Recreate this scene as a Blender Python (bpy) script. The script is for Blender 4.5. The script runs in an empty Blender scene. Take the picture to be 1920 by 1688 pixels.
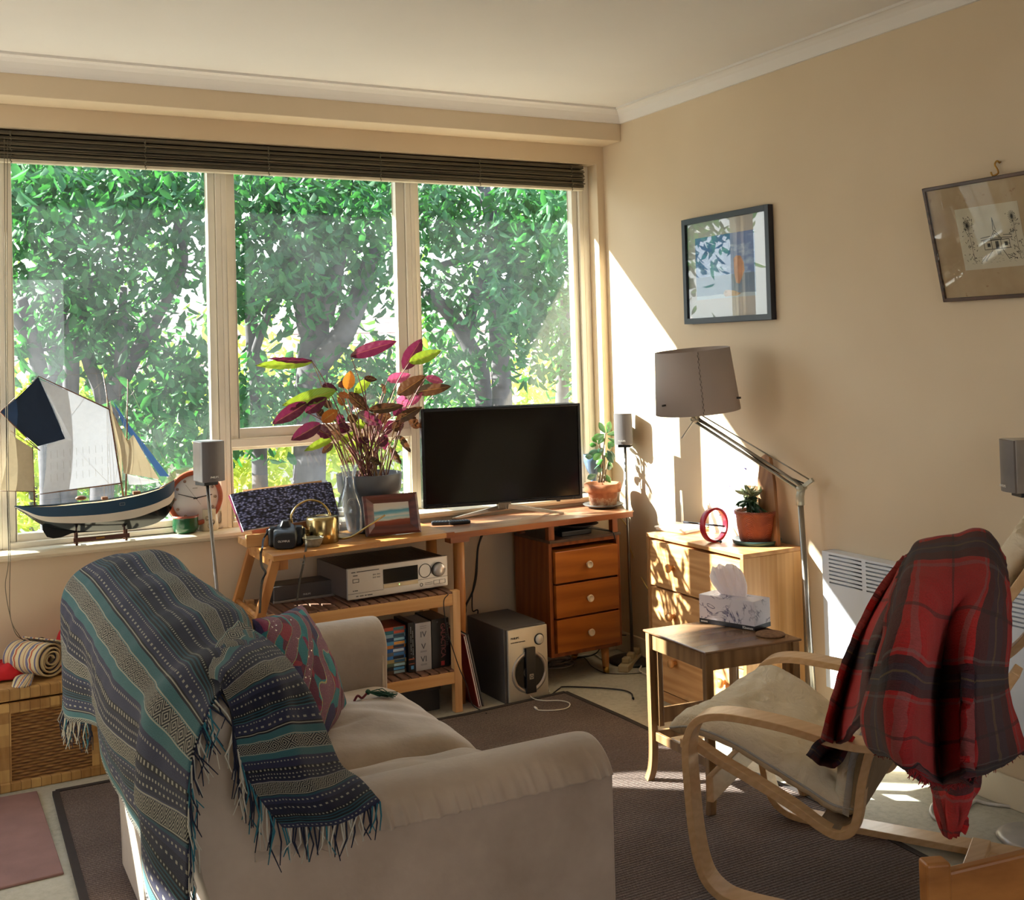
import bpy, bmesh, math, random
from mathutils import Vector as V, Matrix, noise, Euler
random.seed(7)
S = bpy.context.scene
COL = bpy.context.scene.collection
PI = math.pi
# ---------------------------------------------------------------- camera
FPX, PX0, PY0 = 2099.0, 960.0, 603.0           # focal length and optical centre, pixels of 1920x1688
YAW, PITCH, ROLL = .4887, .0254, -.0275
CP = V((-3.06, -4.73, 1.50))
_f = V((math.sin(YAW)*math.cos(PITCH), math.cos(YAW)*math.cos(PITCH), math.sin(PITCH)))
_r = V((math.cos(YAW), -math.sin(YAW), 0)); _u = _r.cross(_f)
CR = math.cos(ROLL)*_r + math.sin(ROLL)*_u; CU = -math.sin(ROLL)*_r + math.cos(ROLL)*_u; CF = _f
cam = bpy.data.cameras.new('camera'); camo = bpy.data.objects.new('camera', cam); COL.objects.link(camo)
cam.sensor_width = 36; cam.lens = FPX/1920*36; cam.shift_y = (PY0-844)/1920; cam.shift_x = 0
cam.clip_start = .05; cam.clip_end = 400
camo.matrix_world = Matrix(((CR.x, CU.x, -CF.x, CP.x), (CR.y, CU.y, -CF.y, CP.y), (CR.z, CU.z, -CF.z, CP.z), (0, 0, 0, 1)))
S.camera = camo
def ray(x, y): return (CR*((x-PX0)/FPX) - CU*((y-PY0)/FPX) + CF)
def AX(x, y, X): q = ray(x, y); return CP + q*((X-CP.x)/q.x)
def AY(x, y, Y): q = ray(x, y); return CP + q*((Y-CP.y)/q.y)
def AZ(x, y, Z): q = ray(x, y); return CP + q*((Z-CP.z)/q.z)
def AP(x, y, p, n):                               # onto the plane through p with normal n
    q = ray(x, y); return CP + q*((V(p)-CP).dot(n)/q.dot(n))
# ---------------------------------------------------------------- world, sun, exposure
SUND = V((1, -.77, -.715)).normalized()
W = bpy.data.worlds.new('world'); S.world = W; W.use_nodes = True
wt = W.node_tree; wt.nodes.clear()
wo = wt.nodes.new('ShaderNodeOutputWorld'); bg = wt.nodes.new('ShaderNodeBackground')
tc = wt.nodes.new('ShaderNodeTexCoord'); sx = wt.nodes.new('ShaderNodeSeparateXYZ'); cr = wt.nodes.new('ShaderNodeValToRGB')
wt.links.new(tc.outputs['Generated'], sx.inputs[0]); wt.links.new(sx.outputs[2], cr.inputs[0])
cr.color_ramp.elements[0].position = 0.0; cr.color_ramp.elements[0].color = (.80, .82, .80, 1)
cr.color_ramp.elements[1].position = .55; cr.color_ramp.elements[1].color = (.62, .78, 1, 1)
e = cr.color_ramp.elements.new(.12); e.color = (1, 1, 1, 1)
wt.links.new(cr.outputs[0], bg.inputs[0]); bg.inputs[1].default_value = 2.6
wt.links.new(bg.outputs[0], wo.inputs[0])
sl = bpy.data.lights.new('sun', 'SUN'); sl.energy = 26; sl.angle = .009; sl.color = (1, .95, .86)
so = bpy.data.objects.new('sun', sl); COL.objects.link(so); so.location = (-8, 4, 6)
so.rotation_euler = SUND.to_track_quat('-Z', 'Y').to_euler()
S.view_settings.view_transform = 'Standard'; S.view_settings.look = 'None'
S.view_settings.exposure = 0.6; S.view_settings.gamma = 1; S.view_settings.use_curve_mapping = False
try:
    S.cycles.use_denoising = True; S.cycles.max_bounces = 10; S.cycles.diffuse_bounces = 5
    S.cycles.transparent_max_bounces = 24; S.cycles.sample_clamp_indirect = 6; S.cycles.caustics_refractive = False; S.cycles.caustics_reflective = False
except Exception: pass
# ---------------------------------------------------------------- node helpers
class NT:
    def __init__(s, name):
        s.m = bpy.data.materials.new(name); s.m.use_nodes = True; s.t = s.m.node_tree; s.t.nodes.clear()
        s.o = s.n('ShaderNodeOutputMaterial')
    def n(s, t, **k):
        x = s.t.nodes.new(t)
        for a, b in k.items(): setattr(x, a, b)
        return x
    def put(s, sock, v):
        if v is None: return
        if hasattr(v, 'links') or hasattr(v, 'is_linked'): s.t.links.new(v, sock)
        elif isinstance(v, (tuple, list)): sock.default_value = tuple(v) + ((1,) if len(v) == 3 and sock.type == 'RGBA' else ())
        else: sock.default_value = v
    def M(s, op, a, b=None, c=None):
        x = s.n('ShaderNodeMath', operation=op)
        for i, v in enumerate((a, b, c)):
            if v is not None: s.put(x.inputs[i], v)
        return x.outputs[0]
    def mix(s, f, a, b, mode='MIX'):
        x = s.n('ShaderNodeMix', data_type='RGBA', blend_type=mode)
        s.put(x.inputs[0], f); s.put(x.inputs[6], a); s.put(x.inputs[7], b); return x.outputs[2]
    def co(s, kind='Object', scale=(1, 1, 1), rot=(0, 0, 0)):
        t = s.n('ShaderNodeTexCoord'); m = s.n('ShaderNodeMapping'); s.t.links.new(t.outputs[kind], m.inputs[0])
        m.inputs['Scale'].default_value = scale; m.inputs['Rotation'].default_value = rot; return m.outputs[0]
    def noise(s, co, scale, detail=3, rough=.5, dist=0):
        x = s.n('ShaderNodeTexNoise'); s.put(x.inputs['Vector'], co); x.inputs['Scale'].default_value = scale
        x.inputs['Detail'].default_value = detail; x.inputs['Roughness'].default_value = rough; x.inputs['Distortion'].default_value = dist
        return x.outputs[0]
    def ramp(s, f, stops, interp='LINEAR'):
        x = s.n('ShaderNodeValToRGB'); s.put(x.inputs[0], f); r = x.color_ramp; r.interpolation = interp
        while len(r.elements) > 1: r.elements.remove(r.elements[-1])
        r.elements[0].position = stops[0][0]; r.elements[0].color = tuple(stops[0][1]) + (1,)
        for p, c in stops[1:]:
            e = r.elements.new(p); e.color = tuple(c) + (1,)
        return x.outputs[0]
    def sep(s, co):
        x = s.n('ShaderNodeSeparateXYZ'); s.put(x.inputs[0], co); return x.outputs
    def bump(s, h, strength=.3, dist=.002):
        x = s.n('ShaderNodeBump'); s.put(x.inputs['Height'], h); x.inputs['Strength'].default_value = strength
        x.inputs['Distance'].default_value = dist; return x.outputs[0]
    def bsdf(s, col, rough=.6, metal=0, normal=None, **k):
        p = s.n('ShaderNodeBsdfPrincipled'); s.put(p.inputs['Base Color'], col); s.put(p.inputs['Roughness'], rough)
        s.put(p.inputs['Metallic'], metal)
        if normal is not None: s.put(p.inputs['Normal'], normal)
        for a, b in k.items(): s.put(p.inputs[a.replace('_', ' ')], b)
        s.p = p; return p.outputs[0]
    def out(s, sh): s.t.links.new(sh, s.o.inputs[0]); return s.m
def hx(h):                                          # sRGB hex to linear
    c = [int(h[i:i+2], 16)/255 for i in (0, 2, 4)]
    return tuple(x/12.92 if x < .04045 else ((x+.055)/1.055)**2.4 for x in c)
MC = {}
def plain(name, h, rough=.6, metal=0, var=.12, scale=12, bump=0, bs=200, **k):
    if name in MC: return MC[name]
    t = NT(name); c = hx(h) if isinstance(h, str) else h; co = t.co()
    n = t.noise(co, scale, 4)
    lo = tuple(x*(1-var) for x in c); hi = tuple(min(1, x*(1+var)) for x in c)
    col = t.ramp(n, [(.3, lo), (.7, hi)])
    nm = t.bump(t.noise(co, bs, 2), bump, .001) if bump else None
    MC[name] = t.out(t.bsdf(col, rough, metal, nm, **k)); return MC[name]
def wood(name, a, b, axis='X', sc=9, rough=.45, knots=False, st=.07, bumpy=.06):
    if name in MC: return MC[name]
    t = NT(name); s = {'X': (st, 1, 1), 'Y': (1, st, 1), 'Z': (1, 1, st)}[axis]
    co = t.co('Object', s)
    n1 = t.noise(co, sc, 4, .6, 1.2); n2 = t.noise(co, sc*9, 3, .6)
    w = t.n('ShaderNodeTexWave', wave_type='RINGS' if knots else 'BANDS', bands_direction='DIAGONAL') if not knots else t.n('ShaderNodeTexWave', wave_type='RINGS')
    t.put(w.inputs['Vector'], co); w.inputs['Scale'].default_value = sc*1.3; w.inputs['Distortion'].default_value = 7; w.inputs['Detail'].default_value = 2; w.inputs['Detail Scale'].default_value = 1.2
    f = t.M('ADD', t.M('MULTIPLY', n1, .5), t.M('ADD', t.M('MULTIPLY', w.outputs[1], .22), t.M('MULTIPLY', n2, .28)))
    col = t.ramp(f, [(.28, hx(b)), (.72, hx(a))])
    MC[name] = t.out(t.bsdf(col, rough, 0, t.bump(f, bumpy, .001))); return MC[name]
# ---------------------------------------------------------------- mesh builder
class MB:
    def __init__(s): s.v = []; s.f = []; s.mi = []; s.uv = {}; s.sm = []
    def add(s, vs, fs, mi=0, smooth=False, T=None, uvs=None):
        o = len(s.v); s.v += [tuple(T @ V(v)) if T else tuple(v) for v in vs]
        for k, f in enumerate(fs):
            if uvs: s.uv[len(s.f)] = [uvs[i] for i in f]
            s.f.append([i+o for i in f]); s.mi.append(mi); s.sm.append(smooth)
        return s
    def box(s, a, b, mi=0, T=None):
        x0, x1 = sorted((a[0], b[0])); y0, y1 = sorted((a[1], b[1])); z0, z1 = sorted((a[2], b[2]))
        return s.add([(x0,y0,z0),(x1,y0,z0),(x1,y1,z0),(x0,y1,z0),(x0,y0,z1),(x1,y0,z1),(x1,y1,z1),(x0,y1,z1)],
                     [(0,3,2,1),(4,5,6,7),(0,1,5,4),(1,2,6,5),(2,3,7,6),(3,0,4,7)], mi, False, T)
    def cbox(s, c, d, rot=(0,0,0), mi=0):
        return s.box([-x/2 for x in d], [x/2 for x in d], mi, Matrix.Translation(c) @ Euler(rot).to_matrix().to_4x4())
    def bar(s, a, b, w, h, mi=0, up=(0,0,1), w2=None, h2=None):   # rectangular bar between two points
        a = V(a); b = V(b); d = (b-a).normalized(); u = V(up)
        if abs(d.dot(u)) > .98: u = V((0,1,0))
        x = d.cross(u).normalized(); z = x.cross(d)
        w2 = w2 or w; h2 = h2 or h
        vs = [a+x*i*w/2+z*j*h/2 for i, j in ((-1,-1),(1,-1),(1,1),(-1,1))] + [b+x*i*w2/2+z*j*h2/2 for i, j in ((-1,-1),(1,-1),(1,1),(-1,1))]
        return s.add(vs, [(0,3,2,1),(4,5,6,7),(0,1,5,4),(1,2,6,5),(2,3,7,6),(3,0,4,7)], mi)
    def tube(s, pts, r, n=8, mi=0, cap=True, flat=None):
        P = [V(p) for p in pts]; R = r if isinstance(r, (list, tuple)) else [r]*len(P)
        vs = []; fs = []; pu = None
        for i, p in enumerate(P):
            d = (P[min(i+1, len(P)-1)]-P[max(i-1, 0)]); d = d.normalized() if d.length > 1e-9 else V((0,0,1))
            if pu is None: pu = d.orthogonal().normalized() if not flat else (V(flat)-d*V(flat).dot(d)).normalized()
            else: pu = (pu-d*pu.dot(d)); pu = pu.normalized() if pu.length > 1e-6 else d.orthogonal().normalized()
            q = d.cross(pu)
            for k in range(n):
                t = 2*PI*k/n; vs.append(p+(pu*math.cos(t)+q*math.sin(t))*R[i])
        for i in range(len(P)-1):
            for k in range(n): fs.append((i*n+k, i*n+(k+1) % n, (i+1)*n+(k+1) % n, (i+1)*n+k))
        if cap: fs += [tuple(range(n))[::-1], tuple((len(P)-1)*n+k for k in range(n))]
        return s.add(vs, fs, mi, True)
    def strip(s, pts, w, t, side, mi=0):             # bent lamella: rectangle w (along side) by t swept along pts
        P = [V(p) for p in pts]; side = V(side).normalized(); vs = []; fs = []
        for i, p in enumerate(P):
            d = (P[min(i+1, len(P)-1)]-P[max(i-1, 0)]).normalized(); nn = d.cross(side).normalized()
            vs += [p+side*w/2+nn*t/2, p-side*w/2+nn*t/2, p-side*w/2-nn*t/2, p+side*w/2-nn*t/2]
        for i in range(len(P)-1):
            for k in range(4): fs.append((i*4+k, i*4+(k+1) % 4, (i+1)*4+(k+1) % 4, (i+1)*4+k))
        fs += [(3,2,1,0), tuple(len(vs)-4+k for k in range(4))]
        return s.add(vs, fs, mi)
    def lathe(s, prof, n=32, c=(0,0,0), mi=0, T=None):
        vs = []; fs = []; m = len(prof)
        for k in range(n):
            t = 2*PI*k/n
            for r, z in prof: vs.append((c[0]+r*math.cos(t), c[1]+r*math.sin(t), c[2]+z))
        for k in range(n):
            k2 = (k+1) % n
            for i in range(m-1):
                a, b, c_, d = k*m+i, k2*m+i, k2*m+i+1, k*m+i+1
                if prof[i][0] < 1e-6: fs.append((a, c_, d))
                elif prof[i+1][0] < 1e-6: fs.append((a, b, d))
                else: fs.append((a, b, c_, d))
        return s.add(vs, fs, mi, True, T)
    def prism(s, poly, h, T=None, mi=0):             # polygon in xy extruded to z=h
        n = len(poly); vs = [(x, y, 0) for x, y in poly] + [(x, y, h) for x, y in poly]
        return s.add(vs, [tuple(range(n))[::-1], tuple(range(n, 2*n))] + [(i, (i+1) % n, (i+1) % n+n, i+n) for i in range(n)], mi, False, T)
    def poly3(s, pts, th, nrm, mi=0):                 # planar polygon with thickness
        P = [V(p) for p in pts]; q = V(nrm).normalized()*th; n = len(P)
        return s.add(P+[p+q for p in P], [tuple(range(n))[::-1], tuple(range(n, 2*n))] + [(i, (i+1) % n, (i+1) % n+n, i+n) for i in range(n)], mi)
    def grid(s, G, mi=0, uv=None, closeu=False):
        R = len(G); Cn = len(G[0]); vs = [p for row in G for p in row]; fs = []
        for i in range(R-1):
            for j in range(Cn-(0 if closeu else 1)):
                fs.append((i*Cn+j, i*Cn+(j+1) % Cn, (i+1)*Cn+(j+1) % Cn, (i+1)*Cn+j))
        return s.add(vs, fs, mi, True, None, [u for row in uv for u in row] if uv else None)
    def blob(s, c, r, n=10, mi=0, rot=None, amp=0):
        T = Matrix.Translation(c) @ ((Euler(rot).to_matrix().to_4x4()) if rot else Matrix())
        G = []
        for i in range(n+1):
            a = PI*i/n; G.append([(r[0]*math.sin(a)*math.cos(2*PI*j/(2*n)), r[1]*math.sin(a)*math.sin(2*PI*j/(2*n)), r[2]*math.cos(a)) for j in range(2*n)])
        if amp: G = [[tuple(V(p)*(1+amp*noise.noise(V(p)*18+V(c)*5))) for p in row] for row in G]
        G = [[T @ V(p) for p in row] for row in G]
        return s.grid(G, mi, closeu=True)
def build(name, mb, mats, parent=None, bevel=0, world=False, solid=0, sub=0, seg=2, fix=True, soff=0):
    me = bpy.data.meshes.new(name); me.from_pydata(mb.v, [], mb.f)
    for i, p in enumerate(me.polygons): p.material_index = mb.mi[i]; p.use_smooth = mb.sm[i]
    if mb.uv:
        ul = me.uv_layers.new(name='UVMap')
        for i, p in enumerate(me.polygons):
            if i in mb.uv:
                for k, li in enumerate(p.loop_indices): ul.data[li].uv = mb.uv[i][k]
    for m in (mats if isinstance(mats, (list, tuple)) else [mats]): me.materials.append(m)
    if fix:
        bm = bmesh.new(); bm.from_mesh(me); bmesh.ops.remove_doubles(bm, verts=bm.verts, dist=1e-6) if not mb.uv else None
        bmesh.ops.recalc_face_normals(bm, faces=bm.faces); bm.to_mesh(me); bm.free()
    o = bpy.data.objects.new(name, me); COL.objects.link(o)
    if parent is not None:
        o.parent = parent
        if world:
            o.matrix_parent_inverse = Matrix(); o.matrix_basis = Matrix()
            o.data.transform(WM(parent).inverted())
    if bevel:
        b = o.modifiers.new('bevel', 'BEVEL'); b.width = bevel; b.segments = seg; b.limit_method = 'ANGLE'; b.angle_limit = .6
    if solid:
        b = o.modifiers.new('solid', 'SOLIDIFY'); b.thickness = solid; b.offset = soff
    if sub:
        b = o.modifiers.new('sub', 'SUBSURF'); b.levels = sub; b.render_levels = sub
    return o
def WM(o):
    m = o.matrix_basis.copy() if o.type != 'EMPTY' else Matrix.Translation(o.location) @ o.rotation_euler.to_matrix().to_4x4()
    return (WM(o.parent) @ m) if o.parent else m
def tag(o, label=None, cat=None, group=None, kind=None):
    if label: o['label'] = label
    if cat: o['category'] = cat
    if group: o['group'] = group
    if kind: o['kind'] = kind
    return o
def thing(name, label, cat, loc=(0,0,0), rz=0, group=None):
    o = bpy.data.objects.new(name, None); COL.objects.link(o); o.location = loc; o.rotation_euler = (0, 0, rz)
    o.empty_display_size = .05
    return tag(o, label, cat, group)
def struct(name, mb, m, **k):
    o = build(name, mb, m, **k); o['kind'] = 'structure'; return o
def text(name, body, size, o, ex, ey, mat, parent, depth=.0006, align='LEFT', font_space=1):
    cu = bpy.data.curves.new('t', 'FONT'); cu.body = body; cu.size = size; cu.extrude = depth; cu.align_x = align; cu.space_character = font_space; cu.resolution_u = 2
    ob = bpy.data.objects.new('t', cu); COL.objects.link(ob); bpy.context.view_layer.update()
    me = bpy.data.meshes.new_from_object(ob.evaluated_get(bpy.context.evaluated_depsgraph_get()))
    bpy.data.objects.remove(ob); bpy.data.curves.remove(cu)
    ex = V(ex).normalized(); ey = V(ey); ey = (ey-ex*ey.dot(ex)).normalized(); ez = ex.cross(ey)
    me.transform(Matrix(((ex.x,ey.x,ez.x,o[0]),(ex.y,ey.y,ez.y,o[1]),(ex.z,ey.z,ez.z,o[2]),(0,0,0,1))))
    me.name = name; me.materials.clear(); me.materials.append(mat); ob = bpy.data.objects.new(name, me); COL.objects.link(ob)
    if parent is not None: ob.parent = parent
    return ob
def spline(P, n):                                     # Catmull-Rom through P
    P = [V(p) for p in P]; out = []
    Q = [2*P[0]-P[1]] + P + [2*P[-1]-P[-2]]
    m = len(P)-1
    for k in range(n+1):
        t = k/n*m; i = min(int(t), m-1); u = t-i; a, b, c, d = Q[i:i+4]
        out.append(.5*((2*b)+(c-a)*u+(2*a-5*b+4*c-d)*u*u+(3*b-a-3*c+d)*u**3))
    return out
def sheet(rows, nu, nv, wr=0, wf=6, uv0=(0,0), uvl=None):
    R = [spline(r, nu) for r in rows]; cols = [spline([r[j] for r in R], nv) for j in range(nu+1)]
    G = [[cols[j][i] for j in range(nu+1)] for i in range(nv+1)]
    if wr:
        H = [[p.copy() for p in row] for row in G]
        for i in range(nv+1):
            for j in range(nu+1):
                a = G[min(i+1,nv)][j]-G[max(i-1,0)][j]; b = G[i][min(j+1,nu)]-G[i][max(j-1,0)]
                nn = a.cross(b)
                if nn.length > 1e-9: H[i][j] = G[i][j]+nn.normalized()*wr*wf_(i/nv, j/nu, G[i][j], wf)
        G = H
    mr = nv//2; 
    Lu = sum((G[mr][j+1]-G[mr][j]).length for j in range(nu)); Lv = sum((G[i+1][nu//2]-G[i][nu//2]).length for i in range(nv))
    if uvl: Lu, Lv = uvl
    UV = [[(uv0[0]+Lu*j/nu, uv0[1]+Lv*i/nv) for j in range(nu+1)] for i in range(nv+1)]
    return G, UV
def wf_(a, b, p, wf): return noise.noise(V((b*wf, a*wf*.35, 1.7)))+.2*noise.noise(p*14)
# ---------------------------------------------------------------- materials
def wallmat():
    t = NT('wall_paint'); co = t.co('Object')
    n = t.noise(co, 1.3, 3); c = t.ramp(n, [(.3, hx('D3BEA0')), (.7, hx('DCC9AD'))])
    return t.out(t.bsdf(c, .62, 0, t.bump(t.noise(co, 160, 2), .12, .001)))
WALL = wallmat()
CEIL = plain('ceiling_paint', 'E6E1DC', .8, var=.02, scale=2)
CREAM = plain('cream_window_paint', 'ECE4D4', .4, var=.04, scale=8)
SILLM = plain('sill_paint', 'DCCFB4', .4, var=.05, scale=10, bump=.1, bs=30)
def floormat():
    t = NT('worn_floor'); co = t.co('Object')
    a = t.noise(co, 2.2, 5, .6); b = t.noise(co, 45, 4, .7)
    c = t.ramp(t.M('ADD', t.M('MULTIPLY', a, .6), t.M('MULTIPLY', b, .4)), [(.3, hx('8E8A7A')), (.5, hx('B6B2A2')), (.7, hx('CBC7BA'))])
    return t.out(t.bsdf(c, .75, 0, t.bump(b, .25, .003)))
FLOOR = floormat()
def glassmat():                                       # old pane with dust that catches the sun
    t = NT('dusty_pane'); co = t.co('Object')
    tr = t.n('ShaderNodeBsdfTransparent'); tr.inputs[0].default_value = (.93, .97, .97, 1)
    gl = t.n('ShaderNodeBsdfGlossy'); gl.inputs['Roughness'].default_value = .01
    df = t.n('ShaderNodeBsdfTranslucent'); df.inputs[0].default_value = (.85, .93, 1, 1)
    d2 = t.n('ShaderNodeBsdfDiffuse'); d2.inputs[0].default_value = (.85, .93, 1, 1)
    n = t.noise(co, 3, 4, .6); n2 = t.noise(t.co('Object', (1, 1, .25)), 240, 2, .5)
    f = t.M('MULTIPLY', t.ramp(n, [(.35, (.006,)*3), (.75, (.030,)*3)]), t.M('ADD', .55, n2))
    m = t.n('ShaderNodeMixShader'); t.put(m.inputs[0], .5); t.t.links.new(df.outputs[0], m.inputs[1]); t.t.links.new(d2.outputs[0], m.inputs[2])
    m1 = t.n('ShaderNodeMixShader'); t.put(m1.inputs[0], f); t.t.links.new(tr.outputs[0], m1.inputs[1]); t.t.links.new(m.outputs[0], m1.inputs[2])
    m2 = t.n('ShaderNodeMixShader'); t.put(m2.inputs[0], .035); t.t.links.new(m1.outputs[0], m2.inputs[1]); t.t.links.new(gl.outputs[0], m2.inputs[2])
    return t.out(m2.outputs[0])
GLASS = glassmat()
def clearglass(name, tint=(.93, .96, .97), gl=.12, milk=0):
    t = NT(name); tr = t.n('ShaderNodeBsdfTransparent'); tr.inputs[0].default_value = tint+(1,)
    g = t.n('ShaderNodeBsdfGlossy'); g.inputs['Roughness'].default_value = .02
    lw = t.n('ShaderNodeLayerWeight'); lw.inputs[0].default_value = .35
    m = t.n('ShaderNodeMixShader'); t.put(m.inputs[0], t.M('ADD', t.M('MULTIPLY', lw.outputs[1], .75), gl*.4)); t.t.links.new(tr.outputs[0], m.inputs[1]); t.t.links.new(g.outputs[0], m.inputs[2])
    if milk:
        d = t.n('ShaderNodeBsdfTranslucent'); d.inputs[0].default_value = (.85, .93, 1, 1); m3 = t.n('ShaderNodeMixShader'); t.put(m3.inputs[0], milk); t.t.links.new(m.outputs[0], m3.inputs[1]); t.t.links.new(d.outputs[0], m3.inputs[2]); return t.out(m3.outputs[0])
    return t.out(m.outputs[0])
def picglass():
    t = NT('picture_glass'); tr = t.n('ShaderNodeBsdfTransparent'); g = t.n('ShaderNodeBsdfGlossy'); g.inputs['Roughness'].default_value = .01
    f = t.n('ShaderNodeFresnel'); f.inputs[0].default_value = 1.45; m = t.n('ShaderNodeMixShader'); t.put(m.inputs[0], t.M('MULTIPLY', f.outputs[0], .20))
    t.t.links.new(tr.outputs[0], m.inputs[1]); t.t.links.new(g.outputs[0], m.inputs[2]); return t.out(m.outputs[0])
PICGLASS = picglass()
BLACKP = plain('black_plastic', '15151A', .35, var=.1)
DARKM = plain('dark_metal', '2B2A2C', .4, .3)
SILVER = plain('brushed_silver', 'B9B5B0', .35, .75, var=.04)
STEEL = plain('steel_pole', '8E8A86', .3, .9, var=.05)
WHITEP = plain('white_plastic', 'ECE9E4', .4, var=.02)
WIRE_B = plain('black_wire', '121214', .5); WIRE_W = plain('white_wire', 'DDD7CB', .5)
GREYP = plain('grey_plastic', '6E6A6B', .45, .15, var=.05)
PINE = wood('pine', 'E2B680', 'C08A50', 'Y', 7, .5); PINEX = wood('pine_x', 'E2B680', 'C08A50', 'X', 7, .5); PINEZ = wood('pine_z', 'E6C08E', 'C28E56', 'Z', 7, .5, st=.05)
OAK = wood('honey_oak', 'D09A5C', 'A96C34', 'X', 6, .35); OAKZ = wood('honey_oak_z', 'C48A4E', '9C6130', 'Z', 6, .4)
TEAK = wood('red_teak', 'A9602C', '7C3C14', 'X', 8, .3); TEAKZ = wood('red_teak_z', '9E5524', '6F3210', 'Z', 8, .35); TEAKF = wood('teak_front', 'B86A28', '8C4818', 'X', 7, .3)
TEAKTOP = wood('teak_top', 'A87A5A', '855236', 'X', 5, .28)
BIRCH = wood('birch', 'D9B488', 'CBA274', 'X', 16, .4, st=.03); BIRCHD = wood('birch_orange', 'C8914E', 'A06A30', 'X', 8, .4)
SLATW = wood('brown_slat', '8A6450', '63432F', 'Y', 12, .6); SHELFW = wood('pale_shelf_wood', 'DDAE74', 'BF8648', 'X', 8, .5); SHELFZ = wood('pale_shelf_wood_z', 'E0B684', 'C28E58', 'Z', 8, .5)
DKWOOD = wood('dark_stand_wood', '5A3020', '34180E', 'X', 14, .4)
WORN = wood('worn_table_wood', 'A8845A', '6E4E32', 'Z', 9, .45); WORNTOP = wood('worn_table_top', '8E6C50', '68482F', 'X', 5, .22)
# ================================================================ THE ROOM
CZ = 2.655
mb = MB().box((-5.05, -6.6, -.05), (0.02, .02, 0)); struct('floor', mb, FLOOR)
mb = MB().box((-5.05, -6.6, CZ), (0.02, .3, CZ+.05)); struct('ceiling', mb, CEIL)
mb = MB().box((0, -6.6, 0), (.12, .3, CZ)); struct('wall_right', mb, WALL)
SZ, HZ, XR, XL = .742, 2.42, -.04, -3.32
mb = MB().box((-5.05, 0, 0), (0, .3, SZ)); mb.box((-5.05, 0, HZ), (0, .3, CZ)); mb.box((XR, 0, SZ), (0, .3, HZ)); mb.box((-4.28, 0, SZ), (XL, .3, HZ)); mb.box((-4.98, 0, SZ), (-4.28, .3, 1.44)); mb.box((-4.98, 0, 1.86), (-4.28, .3, HZ)); mb.box((-5.05, 0, SZ), (-4.98, .3, HZ))
struct('wall_back', mb, WALL)
mb = MB(); x0, x1 = -5.05, -5.0                      # left wall; unseen door opening added to bring sun onto the sofa rear
mb.box((x0, -.06, 0), (x1, 0, CZ)); mb.box((x0, -6.6, 0), (x1, -1.1, CZ)); mb.box((x0, -1.1, 2.25), (x1, -.06, CZ)); struct('wall_left', mb, WALL)
mb = MB(); mb.box((-5.05, -6.65, 0), (0, -6.6, .9)); mb.box((-5.05, -6.65, 2.3), (0, -6.6, CZ)); mb.box((-5.05, -6.65, .9), (-3.5, -6.6, 2.3)); mb.box((-1.8, -6.65, .9), (0, -6.6, 2.3))
struct('wall_front', mb, WALL)  # opening behind the camera is unseen, added to let in fill light
struct('trim_1', MB().box((-5.0, -.165, 2.508), (0, 0, CZ)), WALL, bevel=.003)
def cornice(a, b, inn, name):                         # plaster cove
    a = V(a); b = V(b); inn = V(inn); prof = [(0, 0), (.012, 0), (.014, .006), (.02, .016), (.034, .036), (.05, .048), (.062, .053), (.074, .053), (.074, .063), (0, .063)]
    m = MB(); vs = []
    for p in (a, b): vs += [p+inn*x+V((0, 0, z)) for x, z in prof]
    n = len(prof); m.add(vs, [tuple(range(n)), tuple(range(n, 2*n))[::-1]] + [(i, (i+1) % n, (i+1) % n+n, i+n) for i in range(n)])
    struct(name, m, CEIL)
cornice((-5, -.165, 2.592), (0, -.165, 2.592), (0, -1, 0), 'trim_2')
cornice((0, -.165, 2.592), (0, -6.6, 2.592), (-1, 0, 0), 'trim_3')
# sill board with rounded nose
m = MB(); prof = [(.12, .742), (-.018, .742), (-.030, .748), (-.034, .758), (-.030, .769), (-.018, .775), (.12, .775)]
vs = [(x, y, z) for x in (-3.4, 0) for y, z in prof]; n = 7
m.add(vs, [tuple(range(n)), tuple(range(n, 2*n))[::-1]] + [(i, (i+1) % n, (i+1) % n+n, i+n) for i in range(n)]); struct('trim_4', m, SILLM)
BASEM = plain('skirting_paint', 'E2D6BE', .45, var=.03)
struct('baseboard_right', MB().box((-.014, -6.6, 0), (0, 0, .1)), BASEM, bevel=.004)
struct('baseboard_back', MB().box((-5, -.014, 0), (-.014, 0, .1)), BASEM, bevel=.004)
# windows -----------------------------------------------------------------
YG = .13
def frame(x0, x1, z0, z1, w, y0, y1, mb=None):
    m = mb or MB(); m.box((x0, y0, z0), (x0+w, y1, z1)); m.box((x1-w, y0, z0), (x1, y1, z1)); m.box((x0+w, y0, z1-w), (x1-w, y1, z1)); m.box((x0+w, y0, z0), (x1-w, y1, z0+w)); return m
def window(n, x0, x1, z0=.775, z1=HZ, split=None, sw=.03):
    w = bpy.data.objects.new('window_%d' % n, None); COL.objects.link(w); w.location = ((x0+x1)/2, .13, z0); w['kind'] = 'structure'
    build('window_frame', frame(x0, x1, z0, z1, .022, .085, .2), CREAM, w, bevel=.003, world=True)
    panes = [(z0+.022, z1-.022)] if not split else [(z0+.022, split[0]), (split[1], z1-.022)]
    if split: build('transom', MB().box((x0+.022, .09, split[0]), (x1-.022, .2, split[1])), CREAM, w, bevel=.004, world=True)
    for i, (a, b) in enumerate(panes):
        s = sw if not (split and i == 0) else .012
        sa = build('sash', frame(x0+.022, x1-.022, a, b, s, .108, .152), CREAM, w, bevel=.003, world=True)
        build('window_pane', MB().box((x0+.022+s, YG, a+s), (x1-.022-s, YG+.004, b-s)), GLASS, sa, world=True)
    return w
window(1, -2.775, -1.90, sw=.03)
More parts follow.
